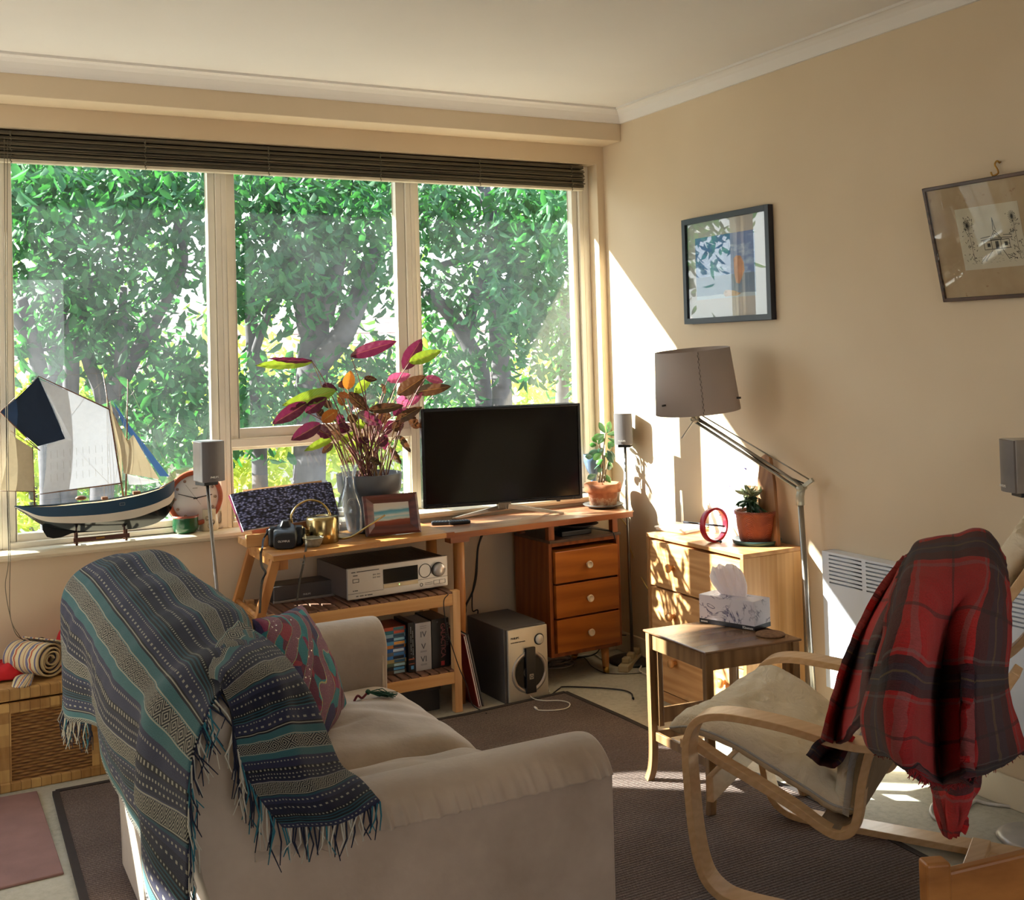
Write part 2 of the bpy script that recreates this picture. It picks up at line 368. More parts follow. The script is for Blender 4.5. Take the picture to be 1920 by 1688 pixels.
window(2, -1.90, -1.02, split=(1.112, 1.15), sw=.042)
window(3, -1.02, -.075, sw=.03)
window(4, -3.31, -2.775); window(5, -4.98, -4.28, 1.44, 1.86)  # last one is an unseen high window, added to sunlight the sofa's rear
struct('trim_5', MB().box((-.075, .085, .775), (XR, .2, HZ)), CREAM, bevel=.003)
# window catch
# outside eave that shades the top of the panes
struct('trim_6', MB().box((-7, .3, 2.66), (1.5, .70, 2.74)), CEIL)
# ================================================================ OUTSIDE
def leafmat(name, a, b, tr):
    t = NT(name); co = t.co('Object'); n = t.noise(co, 2.2, 3); n2 = t.noise(co, 14, 2)
    c = t.ramp(t.M('ADD', t.M('MULTIPLY', n, .5), t.M('MULTIPLY', n2, .5)), [(.35, hx(a)), (.65, hx(b))])
    p = t.bsdf(c, .6); tl = t.n('ShaderNodeBsdfTranslucent'); t.put(tl.inputs[0], hx(tr))
    m = t.n('ShaderNodeMixShader'); t.put(m.inputs[0], .4); t.t.links.new(p, m.inputs[1]); t.t.links.new(tl.outputs[0], m.inputs[2])
    return t.out(m.outputs[0])
LF1 = leafmat('green_leaf', '103C22', '2C6C34', '37782E'); LF2 = leafmat('yellow_leaf', '7FA02E', 'C4C850', 'D8DC50'); LF3 = leafmat('bush_leaf', '26582A', '4E8A40', '74AC38')
BARK = plain('grey_bark', '454145', .85, var=.3, scale=14, bump=.6, bs=40)
def leaves(pts, size, spread, droop=.8):
    """drooping pointed leaves around twig points"""
    m = MB(); v = m.v; f = m.f
    for (c, k) in pts:
        for _ in range(k):
            p = c+V((random.gauss(0, spread), random.gauss(0, spread), random.gauss(0, spread)))
            L = size*random.uniform(.7, 1.3); w = L*random.uniform(.17, .24); az = random.uniform(0, 2*PI); el = -random.uniform(.2, 1.45)*droop
            d = V((math.cos(az)*math.cos(el), math.sin(az)*math.cos(el), math.sin(el)))
            s = d.cross(V((random.gauss(0, .5), random.gauss(0, .5), 1))).normalized(); n = s.cross(d)*.12*L
            o = len(v)
            v.extend([tuple(p), tuple(p+d*L*.3+s*w-n), tuple(p+d*L*.7+s*w*.8-n), tuple(p+d*L), tuple(p+d*L*.7-s*w*.8-n), tuple(p+d*L*.3-s*w-n), tuple(p+d*L*.5)])
            f.extend([(o, o+1, o+6), (o+1, o+2, o+6), (o+2, o+3, o+6), (o+3, o+4, o+6), (o+4, o+5, o+6), (o+5, o, o+6)])
            m.mi += [0]*6; m.sm += [True]*6
    return m
def tree(name, label, Y, trunks, crowns, mat, size=.11, cat='tree', group=None, dens=1.0):
    p0 = AY(trunks[0][0][0][0], trunks[0][0][0][1], Y)
    t = thing(name, label, cat, (p0.x, Y, -3.2), 0, group)
    for i, (px, rr) in enumerate(trunks):
        P = [AY(a, b, Y+(.25*math.sin(3*i+k) if k < len(px)-1 else 0)*.5) for k, (a, b) in enumerate(px)]
        if i == 0: P.append(V((P[-1].x+.02, Y, -3.2))); rr = list(rr)+[rr[-1]*1.2]
        sp = spline(P, 14); rs = [rr[min(int(k/14*(len(rr)-1)), len(rr)-2)]*(1-((k/14*(len(rr)-1)) % 1))+rr[min(int(k/14*(len(rr)-1))+1, len(rr)-1)]*((k/14*(len(rr)-1)) % 1) for k in range(15)]
        build('trunk' if i == 0 else 'branch', MB().tube(sp, rs, 10), BARK, t, world=True)
    pts = []; Tw = MB()
    for (cx, cy, rx, ry, k, d) in crowns:
        for _ in range(int(k*dens)):
            a = random.uniform(0, 2*PI); r = math.sqrt(random.random()); c = AY(cx+rx*r*math.cos(a), cy+ry*r*math.sin(a), Y+random.gauss(0, d))
            pts.append((c, 9))
            if random.random() < .25: Tw.tube([c, c+V((random.gauss(0, .15), random.gauss(0, .15), -.12)), c+V((random.gauss(0, .25), random.gauss(0, .2), -.35))], [.004, .006, .008], 4)
    build('foliage', leaves(pts, size, .11), mat, t, world=True, fix=False)
    return t
GT = 'street trees right outside the window'
tree('tree', 'dark trunked tree leaning at the far left edge of the window', 3.0,
     [([(40, 560), (62, 640), (82, 740), (90, 860), (95, 1010)], [.035, .05, .06, .06]), ([(0, 560), (30, 600), (62, 640)], [.02, .03, .04])],
     [(40, 345, 110, 70, 90, .5), (60, 480, 90, 80, 40, .4), (30, 640, 50, 40, 12, .3)], LF1, group=GT)
tree('tree', 'slender tree with twin grey trunks left of the sailing ship mast', 3.4,
     [([(115, 540), (106, 640), (103, 740), (102, 1010)], [.05, .06, .065, .065]), ([(165, 520), (140, 600), (133, 720), (128, 1000)], [.04, .05, .055, .055])],
     [(150, 345, 110, 70, 95, .5), (130, 560, 90, 85, 55, .4), (200, 480, 90, 70, 30, .5), (190, 620, 60, 50, 35, .4)], LF1, group=GT)
tree('tree', 'forked tree with a long diagonal limb behind the left pane', 3.2,
     [([(335, 520), (285, 610), (235, 700), (205, 760), (190, 1010)], [.03, .045, .06, .075, .08]), ([(232, 540), (228, 640), (222, 740)], [.025, .04, .05]), ([(60, 660), (140, 650), (170, 690), (190, 740), (200, 780)], [.01, .02, .045, .05, .05]), ([(330, 410), (345, 480), (335, 530)], [.02, .03, .03])],
     [(300, 345, 110, 65, 95, .5), (330, 480, 75, 80, 30, .4), (340, 640, 60, 80, 15, .4), (340, 760, 90, 90, 75, .4)], LF1, group=GT)
tree('tree', 'thin tree with a narrow fork behind the middle pane', 3.6,
     [([(468, 560), (474, 640), (482, 720), (490, 1000)], [.04, .055, .06, .06]), ([(520, 540), (498, 600), (478, 660)], [.02, .03, .035])],
     [(470, 350, 80, 60, 70, .4), (460, 500, 50, 90, 50, .4), (500, 760, 80, 70, 60, .4)], LF1, group=GT)
tree('tree', 'thick grey tree with heavy spreading limbs behind the potted plant', 3.3,
     [([(590, 480), (596, 560), (590, 640), (584, 720), (580, 900), (578, 1040)], [.07, .09, .12, .12, .12]), ([(700, 470), (672, 560), (640, 630), (600, 680)], [.06, .08, .09, .09]), ([(545, 470), (560, 560), (575, 630)], [.04, .05, .06]), ([(650, 440), (630, 520), (610, 600)], [.03, .05, .06])],
     [(620, 350, 130, 70, 130, .5), (640, 480, 120, 90, 85, .5), (560, 500, 80, 80, 50, .4), (700, 700, 50, 60, 25, .4), (640, 720, 60, 60, 30, .4)], LF1, group=GT)
tree('tree', 'tree with a long arching limb behind the right pane', 3.5,
     [([(800, 550), (845, 590), (880, 650), (905, 720), (915, 1000)], [.05, .065, .07, .075]), ([(905, 350), (925, 420), (930, 480), (890, 560), (880, 620)], [.06, .055, .05, .05, .04]), ([(960, 480), (880, 485), (820, 500)], [.025, .03, .03])],
     [(830, 400, 50, 60, 45, .4), (820, 540, 50, 60, 25, .3), (850, 380, 60, 50, 25, .3), (840, 700, 70, 60, 30, .4)], LF1, group=GT)
tree('tree', 'leafy straight trunked tree behind the television', 3.1,
     [([(930, 540), (933, 600), (938, 680), (942, 760), (945, 1000)], [.06, .075, .08, .08])],
     [(1010, 380, 80, 60, 85, .4), (970, 500, 90, 90, 110, .4), (1000, 620, 80, 60, 45, .4)], LF1, group=GT)
tree('tree', 'narrow tree nearest the right window jamb', 3.8,
     [([(1060, 560), (1058, 650), (1054, 740), (1052, 1000)], [.045, .055, .06, .06])], [(1080, 420, 50, 90, 50, .3), (1080, 560, 60, 80, 35, .4), (1090, 680, 50, 50, 25, .3)], LF1, group=GT)
for i, (cx, lab) in enumerate(((60, 'yellow green bush behind the ship hull'), (260, 'yellow green bush behind the ship bow'), (480, 'yellow green bush behind the open book'), (640, 'yellow green bush behind the glass carafe'), (830, 'yellow green bush behind the top left of the television'), (1020, 'yellow green bush behind the top right of the television'))):
    tree('bush', lab, 6.2+.3*(i % 3), [([(cx, 900), (cx+4, 1000)], [.03, .04])], [(cx, 690, 115, 70, 38, .5), (cx, 800, 115, 90, 100, .5), (cx, 940, 115, 90, 90, .5)], [LF2, LF3, LF2][i % 3], .13, 'bush', 'garden bushes beyond the trees', .8)
for i, (cx, lab) in enumerate(((160, 'pale distant treetop behind the left pane'), (590, 'pale distant treetop behind the middle pane'), (930, 'pale distant treetop behind the right pane'))):
    tree('tree', lab, 9.0, [([(cx, 560), (cx+8, 800)], [.05, .08])], [(cx, 400, 230, 90, 35, .8), (cx, 600, 230, 110, 30, .8)], LF3, .16, 'tree', 'distant garden trees', .8)
# neighbouring house with a tiled roof
def tilemat():
    t = NT('roof_tiles'); co = t.co('Object'); s = t.sep(co)
    w = t.M('SINE', t.M('MULTIPLY', s[1], 17)); n = t.noise(co, 4, 4)
    c = t.ramp(t.M('ADD', t.M('MULTIPLY', w, .25), n), [(.25, hx('8A6A60')), (.8, hx('D9C0B8'))]); return t.out(t.bsdf(c, .7))
h = thing('house', 'neighbouring low house with a pale tiled roof beyond the trees', 'building', (-1, 12, -3.2))
m = MB().box((-11, 0, 0), (12, 8, 3.4)); build('wall', m, plain('render_wall', 'D8CFC4', .8), h)
m = MB()
for k in range(22): z0 = 3.4+k*.1; y0 = -.5+k*.22; m.add([(-11.5, y0, z0), (12.5, y0, z0), (12.5, y0+.24, z0+.1), (-11.5, y0+.24, z0+.1), (-11.5, y0, z0-.04), (12.5, y0, z0-.04)], [(0, 1, 2, 3), (4, 5, 1, 0)])
build('roof', m, tilemat(), h)
struct('ground', MB().box((-40, .4, -3.3), (40, 60, -3.2)), plain('garden_ground', '77756A', .9, var=.3, scale=2))
# ================================================================ SOFA GROUP
def velvet():
    t = NT('cream_velvet'); co = t.co('Object'); n = t.noise(co, 5, 4, .6); n2 = t.noise(co, 90, 2)
    c = t.ramp(n, [(.3, hx('A3917F')), (.7, hx('BBAA98'))])
    return t.out(t.bsdf(c, .85, 0, t.bump(t.M('ADD', t.M('MULTIPLY', n2, .3), t.M('MULTIPLY', n, 1.2)), .35, .006), Sheen_Weight=.5, Sheen_Roughness=.4))
VELVET = velvet(); PIPING = plain('piping', 'C9B9A2', .7)
sofa = thing('sofa', 'cream velvet two seat sofa with gathered rolled arms seen from behind', 'sofa', (-2.2, -1.98, 0))
SF, SR, SN, SFar = -1.765, -2.655, -2.705, -1.21      # front, rear, near side, far side
def rounded(prof, y0, y1, n=24, gather=0, crown=.0, mb=None):
    """closed xz profile swept along y with rounded crown ends"""
    return None
def arm(y0, y1, name, outer):                         # arm running along x, profile in yz
    m = MB(); G = []; w = abs(y1-y0); c = (y0+y1)/2; nx = 220
    prof = []
    top = .655; rr = w/2
    o_ = -1 if outer < 0 else 0
    if outer < 0: prof += [(-w/2+.008, .592), (-w/2-.006, .597)]
    else: prof += [(-w/2, .0135), (-w/2, .30), (-w/2-.004, .50)]
    a_s = PI-.42 if outer < 0 else PI
    for k in range(19):
        a = a_s-a_s*k/18; prof.append((math.cos(a)*(rr+.012), top-rr*.92+math.sin(a)*rr*.92))
    prof += [(w/2+.004, .50), (w/2, .30), (w/2, .0135)]
    for i in range(nx+1):
        u = i/nx; x = SR+.118+(SF-SR-.118)*u; row = []
        e = min(1, (1-u)*60/3.0); e = math.sqrt(max(0, 1-(1-e)**2))*.14+.86 if u > .95 else 1
        for (py, pz) in prof:
            g = 0
            if outer < 0 and py < -.02 and pz > .594:                  # gathered pleats above the outer seam
                amt = max(0, min(1, (pz-.593)/.006))*max(0, min(1, (.652-pz)/.045))**.8; g = outer*amt*(.013*max(0, noise.noise(V((x*38+3, 3, 0))))+.013*(.5+.5*math.sin(x*175+6*noise.noise(V((x*9, 0, 0)))))**3*(.35+.65*abs(noise.noise(V((x*13, 7, 0)))*2))+.001)
            row.append(V((x, c+py*e+g, pz*(1 if pz < .5 else (.97+.03*e)))))
        G.append(row)
    m.grid(G); m.add(G[-1], [tuple(range(len(prof)))]); m.add(G[0], [tuple(range(len(prof)))[::-1]])
    build(name, m, VELVET, sofa, world=True)
build('side_panel', MB().box((SR+.118, SN+.004, .0135), (SF-.003, SN+.04, .60)), VELVET, sofa, world=True, bevel=.006)
arm(SN, SN+.20, 'arm', -1); arm(SFar-.19, SFar, 'arm', 1)
m = MB()                                               # backrest: profile in xz swept along y
prof = [(SR+.112, .0135), (SR+.106, .2), (SR+.085, .38), (SR+.045, .50), (SR+.012, .62), (SR+.004, .75), (SR+.03, .85), (SR+.075, .895), (SR+.13, .905), (SR+.19, .885), (SR+.235, .83), (SR+.265, .7), (SR+.29, .5), (SR+.30, .30), (SR+.30, .0135)]
prof = [(p.x, p.z) for p in spline([V((a, 0, b)) for a, b in prof], 30)]
G = []
for i in range(41):
    u = i/40; y = SN+(SFar-SN)*u; e = min(u, 1-u)*40/3.0; e = math.sqrt(1-(1-min(e, 1))**2); cx = SR+.15
    e2 = min(1, min(u, 1-u)*(SFar-SN)/.24); e2 = 1-(1-e2)**2; row = []
    for x, z in prof:
        xx = cx+(x-cx)*(.94+.06*e) if z > .5 else x; zz = z-(.012*(1-e) if z > .7 else 0)
        if z > .6 and x > SR+.11: k_ = min(1, (x-SR-.11)/.13); xx = SR+.11+(xx-SR-.11)*(1-.45*(1-e2)); zz -= .05*(1-e2)*k_
        row.append(V((xx, y, zz)))
    G.append(row)
m.grid(G); n = len(prof); m.add(G[0], [tuple(range(n))]); m.add(G[-1], [tuple(range(n))[::-1]]); build('backrest', m, VELVET, sofa, world=True)
build('base', MB().box((SR+.28, SN+.18, .0135), (SF-.03, SFar-.17, .34)), VELVET, sofa, bevel=.02, world=True)
def seatc(y0, y1, nm):
    m = MB(); top = []; bot = []; N = 80
    for i in range(N+1):
        rt = []; rb = []
        for j in range(N+1):
            u = i/N; v = j/N; x = SR+.27+(SF+.035-SR-.27)*u; y = y0+(y1-y0)*v
            ed = min(1, 7*min(v, 1-v)); eu = min(1, 6*(1-u)); q = math.sqrt(max(0, 1-(1-ed)**2))*math.sqrt(max(0, 1-(1-eu)**2))
            crown = .035*math.sin(PI*v)*math.sin(PI*min(u, .9)/.95)
            wr = .009*noise.noise(V((x*9, y*5, 2)))+.006*noise.noise(V((x*5+y*14, y*3, 5)))-.009*math.exp(-((y-y0-(y1-y0)*(.30+.25*(x+2.3)))/.012)**2)*min(1, max(0, (-1.95-x)*6))+.007*math.exp(-((x+2.12+.25*(y-y0))/.010)**2)*math.exp(-((v-.45)/.22)**2)
            dip = -.014*math.exp(-((v-.5)**2)/.002)*0
            rt.append(V((x, y, .40+(.07+crown+wr)*q))); rb.append(V((x-(0.0 if u < .9 else .0), y, .33)))
        top.append(rt); bot.append(rb)
    m.grid(top); m.grid(bot)
    for a, b in ((top[0], bot[0]), (top[-1], bot[-1]), ([r[0] for r in top], [r[0] for r in bot]), ([r[-1] for r in top], [r[-1] for r in bot])): m.grid([a, b])
    build(nm, m, VELVET, sofa, world=True)
seatc(SN+.19, (SN+SFar)/2-.06, 'seat_cushion'); seatc((SN+SFar)/2-.06, SFar-.18, 'seat_cushion')
build('piping', MB().tube([(SF-.02, SFar-.19+.095-.10*math.cos(a), .56+.09*math.sin(a)) for a in [PI*k/12 for k in range(13)]][::-1] + [(SF-.02, SFar-.19-.006, .45), (SF-.02, SFar-.19-.006, .2)], .004, 6), PIPING, sofa, world=True)
# woven blanket -----------------------------------------------------------
def stripes():
    t = NT('woven_stripes'); uv = t.n('ShaderNodeUVMap'); s = t.sep(uv.outputs[0]); u, v = s[0], s[1]
    wob = t.M('MULTIPLY', t.M('SUBTRACT', t.noise(t.co('UV'), 7, 2), .5), .006)
    vv = t.M('FRACT', t.M('DIVIDE', t.M('ADD', v, wob), .46)); P = .46
    nav = hx('171B32'); nav2 = hx('282C48'); blk = hx('080A14'); teal = hx('204A58'); te2 = hx('38686E'); gry = hx('343850')
    stops = [(0, nav), (.10, blk), (.13, teal), (.142, blk), (.155, teal), (.167, blk), (.18, te2), (.19, nav2), (.30, blk), (.33, te2), (.40, blk), (.50, te2), (.57, nav2), (.66, blk), (.69, nav), (.78, gry), (.80, blk), (.90, blk), (.915, teal), (.935, nav2)]
    base = t.ramp(vv, stops, 'CONSTANT')
    fz = t.noise(t.co('UV', (1, 1, 1)), 420, 2, .6)
    base = t.mix(.5, base, t.ramp(fz, [(.35, (.25,)*3), (.7, (1.5,)*3)]), 'MULTIPLY')
    ivory = hx('A9A594')
    def band(a, b):                                    # 1 inside [a,b]
        return t.M('MULTIPLY', t.M('GREATER_THAN', vv, a), t.M('LESS_THAN', vv, b))
    def diamond(a, b, per):
        lv = t.M('DIVIDE', t.M('SUBTRACT', vv, (a+b)/2), (b-a)/2); lu = t.M('SUBTRACT', t.M('MULTIPLY', t.M('FRACT', t.M('DIVIDE', u, per)), 2), 1)
        d = t.M('ADD', t.M('ABSOLUTE', lv), t.M('ABSOLUTE', lu)); r = t.M('GREATER_THAN', t.M('FRACT', t.M('MULTIPLY', d, 2.2)), .55)
        return t.M('MULTIPLY', r, band(a, b))
    def dots(c, w, per): return t.M('MULTIPLY', band(c-w, c+w), t.M('GREATER_THAN', t.M('FRACT', t.M('DIVIDE', u, per)), .6))
    f = diamond(.40, .50, .05); f = t.M('MAXIMUM', f, diamond(.80, .90, .036))
    for c, w, per in ((.04, .008, .022), (.115, .006, .014), (.215, .005, .018), (.27, .008, .03), (.60, .006, .016), (.675, .009, .02), (.72, .006, .014), (.755, .006, .02), (.965, .007, .018)): f = t.M('MAXIMUM', f, dots(c, w, per))
    for c in (.393, .507, .793, .907, .315): f = t.M('MAXIMUM', f, band(c-.004, c+.004))
    f = t.M('MULTIPLY', f, t.M('ADD', .35, t.M('MULTIPLY', fz, 1.0)))
    c = t.mix(f, base, ivory)
    return t.out(t.bsdf(c, .95, 0, t.bump(t.M('ADD', fz, t.M('MULTIPLY', f, .5)), .7, .003), Sheen_Weight=.05))
WOVEN = stripes()
FR = [plain('fringe_ivory', 'B9B4A6', .9), plain('fringe_navy', '151A30', .9), plain('fringe_teal', '2A6A78', .9)]
bl = thing('woven_blanket', 'dark blue and teal fringed woven blanket draped over the cream sofa back', 'blanket', (-2.5, -2.0, .9))
rx = SR-.022
def fringe(edge, L, mb, dens=130, out=(0, 0, 0), bunch=3):
    n = int(sum((V(edge[i+1])-V(edge[i])).length for i in range(len(edge)-1))*dens)
    E = spline(edge, max(2, n))
    for i, p in enumerate(E):
        l = L*random.uniform(.7, 1.15); k = (i//bunch)*bunch; q = E[min(k+1, len(E)-1)]
        tip = q+V(out)*random.uniform(.3, 1)+V((random.gauss(0, .007), random.gauss(0, .007), -l))
        mid = (p+q)/2+V(out)*.4+V((random.gauss(0, .006), random.gauss(0, .006), -l*.5))
        mb.tube([p, mid, tip], [.0019, .0017, .0010], 4, random.choice((0, 1, 1, 2) if random.random() < .6 else (0, 1)), cap=False)
# lobe A over the back and down the rear; columns run from the far end to the near end
ys = [-1.17, -1.42, -1.7, -1.98, -2.22, -2.40, -2.56]
def cl(x, z, dy=0): return [V((x+.012*math.sin(i*2.1), y+dy, z)) for i, y in enumerate(ys)]
rowsA = [
  [V((x, y, z)) for x, y, z in zip((-2.34, -2.35, -2.36, -2.37, -2.40, -2.435, -2.475), ys, (.66, .70, .76, .82, .87, .905, .915))],
  [V((x, y, z)) for x, y, z in zip((-2.375, -2.385, -2.39, -2.40, -2.42, -2.45, -2.49), ys, (.82, .86, .88, .90, .91, .915, .92))],
  [V((x, y, z)) for x, y, z in zip((-2.44, -2.44, -2.44, -2.44, -2.45, -2.475, -2.51), ys, (.905, .935, .935, .925, .925, .925, .92))],
  [V((x, y, z)) for x, y, z in zip((-2.52, -2.52, -2.52, -2.52, -2.52, -2.525, -2.54), ys, (.92, .95, .945, .93, .93, .925, .925))],
  [V((-2.61, y, z)) for y, z in zip(ys, (.895, .915, .91, .905, .90, .90, .90))],
  [V((rx-.005, y, .83)) for y in ys],
  [V((rx-.020-.012*math.sin(i*2.3), y-.01, .70)) for i, y in enumerate(ys)],
  [V((rx-.018-.016*math.sin(i*2.3), y-.02, z)) for i, (y, z) in enumerate(zip(ys, (.57, .61, .64, .68, .64, .64, .64)))],
  [V((rx-.014-.018*math.sin(i*2.3), y-.03+(.14 if i == 0 else 0), z)) for i, (y, z) in enumerate(zip(ys, (.45, .53, .58, .62, .56, .55, .55)))]]
# near-end column wraps round the corner
for k, r in enumerate(rowsA):
    r.append([V((-2.53, -2.64, .92)), V((-2.54, -2.665, .925)), V((-2.555, -2.685, .92)), V((-2.575, -2.70, .915)), V((-2.61, -2.715, .88)), V((rx+.03, -2.735, .80)), V((rx+.02, -2.74, .70)), V((rx+.012, -2.742, .58)), V((rx+.005, -2.745, .45))][k])
G, UV = sheet(rowsA, 130, 100, .019, 8, uvl=(1.65, 1.12))
m = MB().grid(G, 0, UV)
# lobe B from the back top, over the near arm
B = [
  [AZ(392, 1268, .925), AZ(400, 1232, .930), AZ(415, 1198, .935), AZ(445, 1168, .930)],
  [AY(415, 1276, -2.72), AZ(440, 1248, .935), AZ(475, 1222, .930), AZ(512, 1210, .905)],
  [AY(430, 1312, -2.735), AY(465, 1290, -2.715), AZ(515, 1268, .915), AZ(552, 1257, .885)],
  [AY(438, 1360, -2.74), AY(485, 1345, -2.735), AY(535, 1325, -2.70), AZ(587, 1318, .835)],
  [AY(446, 1408, -2.745), AY(500, 1400, -2.74), AY(555, 1388, -2.73), AZ(612, 1385, .76)],
  [AY(462, 1455, -2.75), AY(515, 1450, -2.745), AY(575, 1445, -2.745), AZ(637, 1437, .705)],
  [AY(492, 1505, -2.755), AY(545, 1500, -2.75), AY(610, 1492, -2.755), AZ(674, 1462, .685)],
  [AY(530, 1552, -2.76), AY(590, 1550, -2.755), AY(655, 1538, -2.76), AY(712, 1502, -2.75)]]
G2, UV2 = sheet(B, 70, 100, .006, 7, uv0=(0, .18), uvl=(.42, .85))
m.grid(G2, 0, UV2)
build('cloth', m, WOVEN, bl, world=True, solid=.007, fix=False)
fr = MB()
fringe([G[-1][j] for j in range(0, 131, 6)][:6], .07, fr)
fringe([G[i][-1] for i in range(50, 101, 6)], .075, fr, 170, (0.01, -.02, 0), 4)
fringe([G[i][-1] for i in range(40, 56, 5)], .06, fr, 150, (0.03, -.02, 0), 4)
fringe([G2[i][0] for i in range(40, 101, 8)], .085, fr, 190, (-.005, -.02, 0), 4)
fringe([G2[-1][j] for j in range(0, 71, 10)], .06, fr, 190, (0, -.01, 0), 4)
tag(build('fringe', fr, FR, bl, world=True, fix=False), 'navy, teal and ivory twisted fringe', kind='stuff')
# embroidered cushion -------------------------------------------------------
def embroid():
    t = NT('embroidery'); co = t.co('UV'); uvs = t.sep(co)
    vo = t.n('ShaderNodeTexVoronoi', feature='F1'); t.put(vo.inputs[0], co); vo.inputs['Scale'].default_value = 7
    pal = t.ramp(t.sep(vo.outputs['Color'])[0], [(0, hx('5A1838')), (.25, hx('1F6E78')), (.45, hx('7A1F4C')), (.6, hx('2A2450')), (.75, hx('187A80')), (.9, hx('8A2A3C'))], 'CONSTANT')
    w = t.n('ShaderNodeTexWave', wave_type='BANDS', bands_direction='DIAGONAL'); t.put(w.inputs[0], co); w.inputs['Scale'].default_value = 2.1; w.inputs['Distortion'].default_value = 9; w.inputs['Detail'].default_value = 1; w.inputs['Detail Scale'].default_value = .9
    thick = t.ramp(w.outputs[1], [(0, (0,)*3), (.60, (0,)*3), (.62, (1,)*3)], 'LINEAR'); edge = t.ramp(w.outputs[1], [(0, (0,)*3), (.55, (0,)*3), (.57, (1,)*3), (.63, (1,)*3), (.65, (0,)*3)])
    sp = t.noise(co, 90, 2, .7)
    tape = t.mix(sp, hx('4A1530'), hx('9A6A7A'))
    c = t.mix(thick, pal, tape); c = t.mix(edge, c, t.mix(t.M('GREATER_THAN', sp, .5), hx('C9A565'), hx('8FC0A8')))
    seq = t.n('ShaderNodeTexVoronoi', feature='F1'); t.put(seq.inputs[0], co); seq.inputs['Scale'].default_value = 34
    dot = t.M('MULTIPLY', t.M('LESS_THAN', seq.outputs['Distance'], .22), t.M('MULTIPLY', thick, t.M('GREATER_THAN', t.sep(seq.outputs['Color'])[1], .55)))
    c = t.mix(dot, c, hx('E8DCD0'))
    return t.out(t.bsdf(c, t.M('SUBTRACT', .85, t.M('MULTIPLY', dot, .7)), t.M('MULTIPLY', dot, .6), t.bump(t.M('ADD', t.M('ADD', t.M('MULTIPLY', thick, .8), edge), t.M('MULTIPLY', sp, .5)), .9, .006)))
EMB = embroid()
TR, BR = AY(566, 1134, -1.55), AZ(650, 1328, .475); BR.y -= 0
TL = V((-2.33, -1.93, .845)); BL = BR+(TL-TR); BL.z = .475
cu_ = thing('cushion', 'multicoloured sequinned embroidered cushion with a tassel leaning on the sofa', 'cushion', BL)
nrm = (TR-TL).cross(BL-TL).normalized(); nrm = -nrm if nrm.x < 0 else nrm
m = MB(); N = 30
for side in (1, -1):
    G = []; U = []
    for i in range(N+1):
        row = []; ur = []
        for j in range(N+1):
            u, v = j/N, i/N; p = TL.lerp(TR, u).lerp(BL.lerp(BR, u), v)
            pin = 1-.05*math.sin(PI*u)*0
            b = (math.sin(PI*u)*math.sin(PI*v))**.45*.062
            ctr = (TL+TR+BL+BR)/4; q = ctr+(p-ctr)*(1-.045*(1-(abs(2*u-1)*abs(2*v-1)))*(max(abs(2*u-1), abs(2*v-1))**4))
            row.append(q+nrm*side*b+nrm*side*.004*noise.noise(q*25)); ur.append((u, v))
        G.append(row); U.append(ur)
    m.grid(G, 0 if side == 1 else 1, U)
build('cover', m, [EMB, plain('cushion_back', '2B2A35', .9)], cu_, world=True, fix=False)
ta = BR+V((.02, 0, .01)); tip = AZ(690, 1298, .505)
GREENT = plain('tassel_green', '234A35', .9)
m = MB().tube(spline([ta, ta.lerp(tip, .3)+V((0, 0, .012)), ta.lerp(tip, .6)+V((0, 0, -.004)), tip], 14), .0035, 6, 1)
d = (V((tip.x+.06, tip.y-.03, tip.z-.01))-tip)
m.blob(tip, (.008, .008, .008), 6, 0)
for k in range(46): m.tube([tip, tip+d*.5+V((random.gauss(0, .007), random.gauss(0, .007), random.gauss(0, .004))), tip+d*random.uniform(.8, 1.1)+V((random.gauss(0, .011), random.gauss(0, .011), random.uniform(-.006, .004)))], .0015, 3, 0, cap=False)
tag(build('tassel', m, [GREENT, plain('tassel_cord', '6A2A30', .9)], cu_, world=True, fix=False), 'dark green thread tassel')
# ================================================================ RUGS
def rugmat():
    t = NT('ribbed_brown_rug'); co = t.co('Object'); s = t.sep(co)
    rib = t.M('SINE', t.M('MULTIPLY', s[1], 2*PI/.0125)); n = t.noise(t.co('Object', (1, .35, 1)), 260, 3, .8); n2 = t.noise(co, 3, 3)
    c = t.ramp(t.M('ADD', t.M('MULTIPLY', n, .8), t.M('ADD', t.M('MULTIPLY', rib, .07), t.M('MULTIPLY', n2, .25))), [(.35, hx('43362F')), (.55, hx('665650')), (.8, hx('94867E'))])
    return t.out(t.bsdf(c, .95, 0, t.bump(t.M('ADD', t.M('MULTIPLY', rib, .6), n), .7, .004)))
RUG = rugmat(); RUGE = plain('rug_edge', '2E2624', .9)
rg = thing('rug', 'large brown ribbed rug with dark bound edge under the sofa and chair', 'rug', (-1.6, -2.5, 0))
pts = [(-2.655, -.50), (-2.0, -.51), (-1.1, -.535), (-.60, -.50), (-.575, -.9), (-.565, -1.3), (-.50, -1.85), (-.53, -2.5), (-.50, -4.2), (-2.62, -4.2), (-2.64, -2), (-2.67, -1.4)]
build('pile', MB().prism(pts, .012), RUG, rg, world=True)
E_ = [V((x, y, .007)) for x, y in pts+[pts[0]]]
m = MB()
for a, b in zip(E_, E_[1:]): m.bar(a, b, .022, .015)
build('binding', m, RUGE, rg, world=True)
mt = thing('floor_mat', 'dusty pink foam mat on the floor beside the brown rug', 'mat', (-2.9, -.8, 0))
build('pad', MB().prism([(-3.4, -.40), (-2.71, -.445), (-2.70, -1.165), (-3.4, -1.19)], .008), plain('dusty_pink', '8D6B66', .8, bump=.4, bs=120), mt, world=True, bevel=.003)
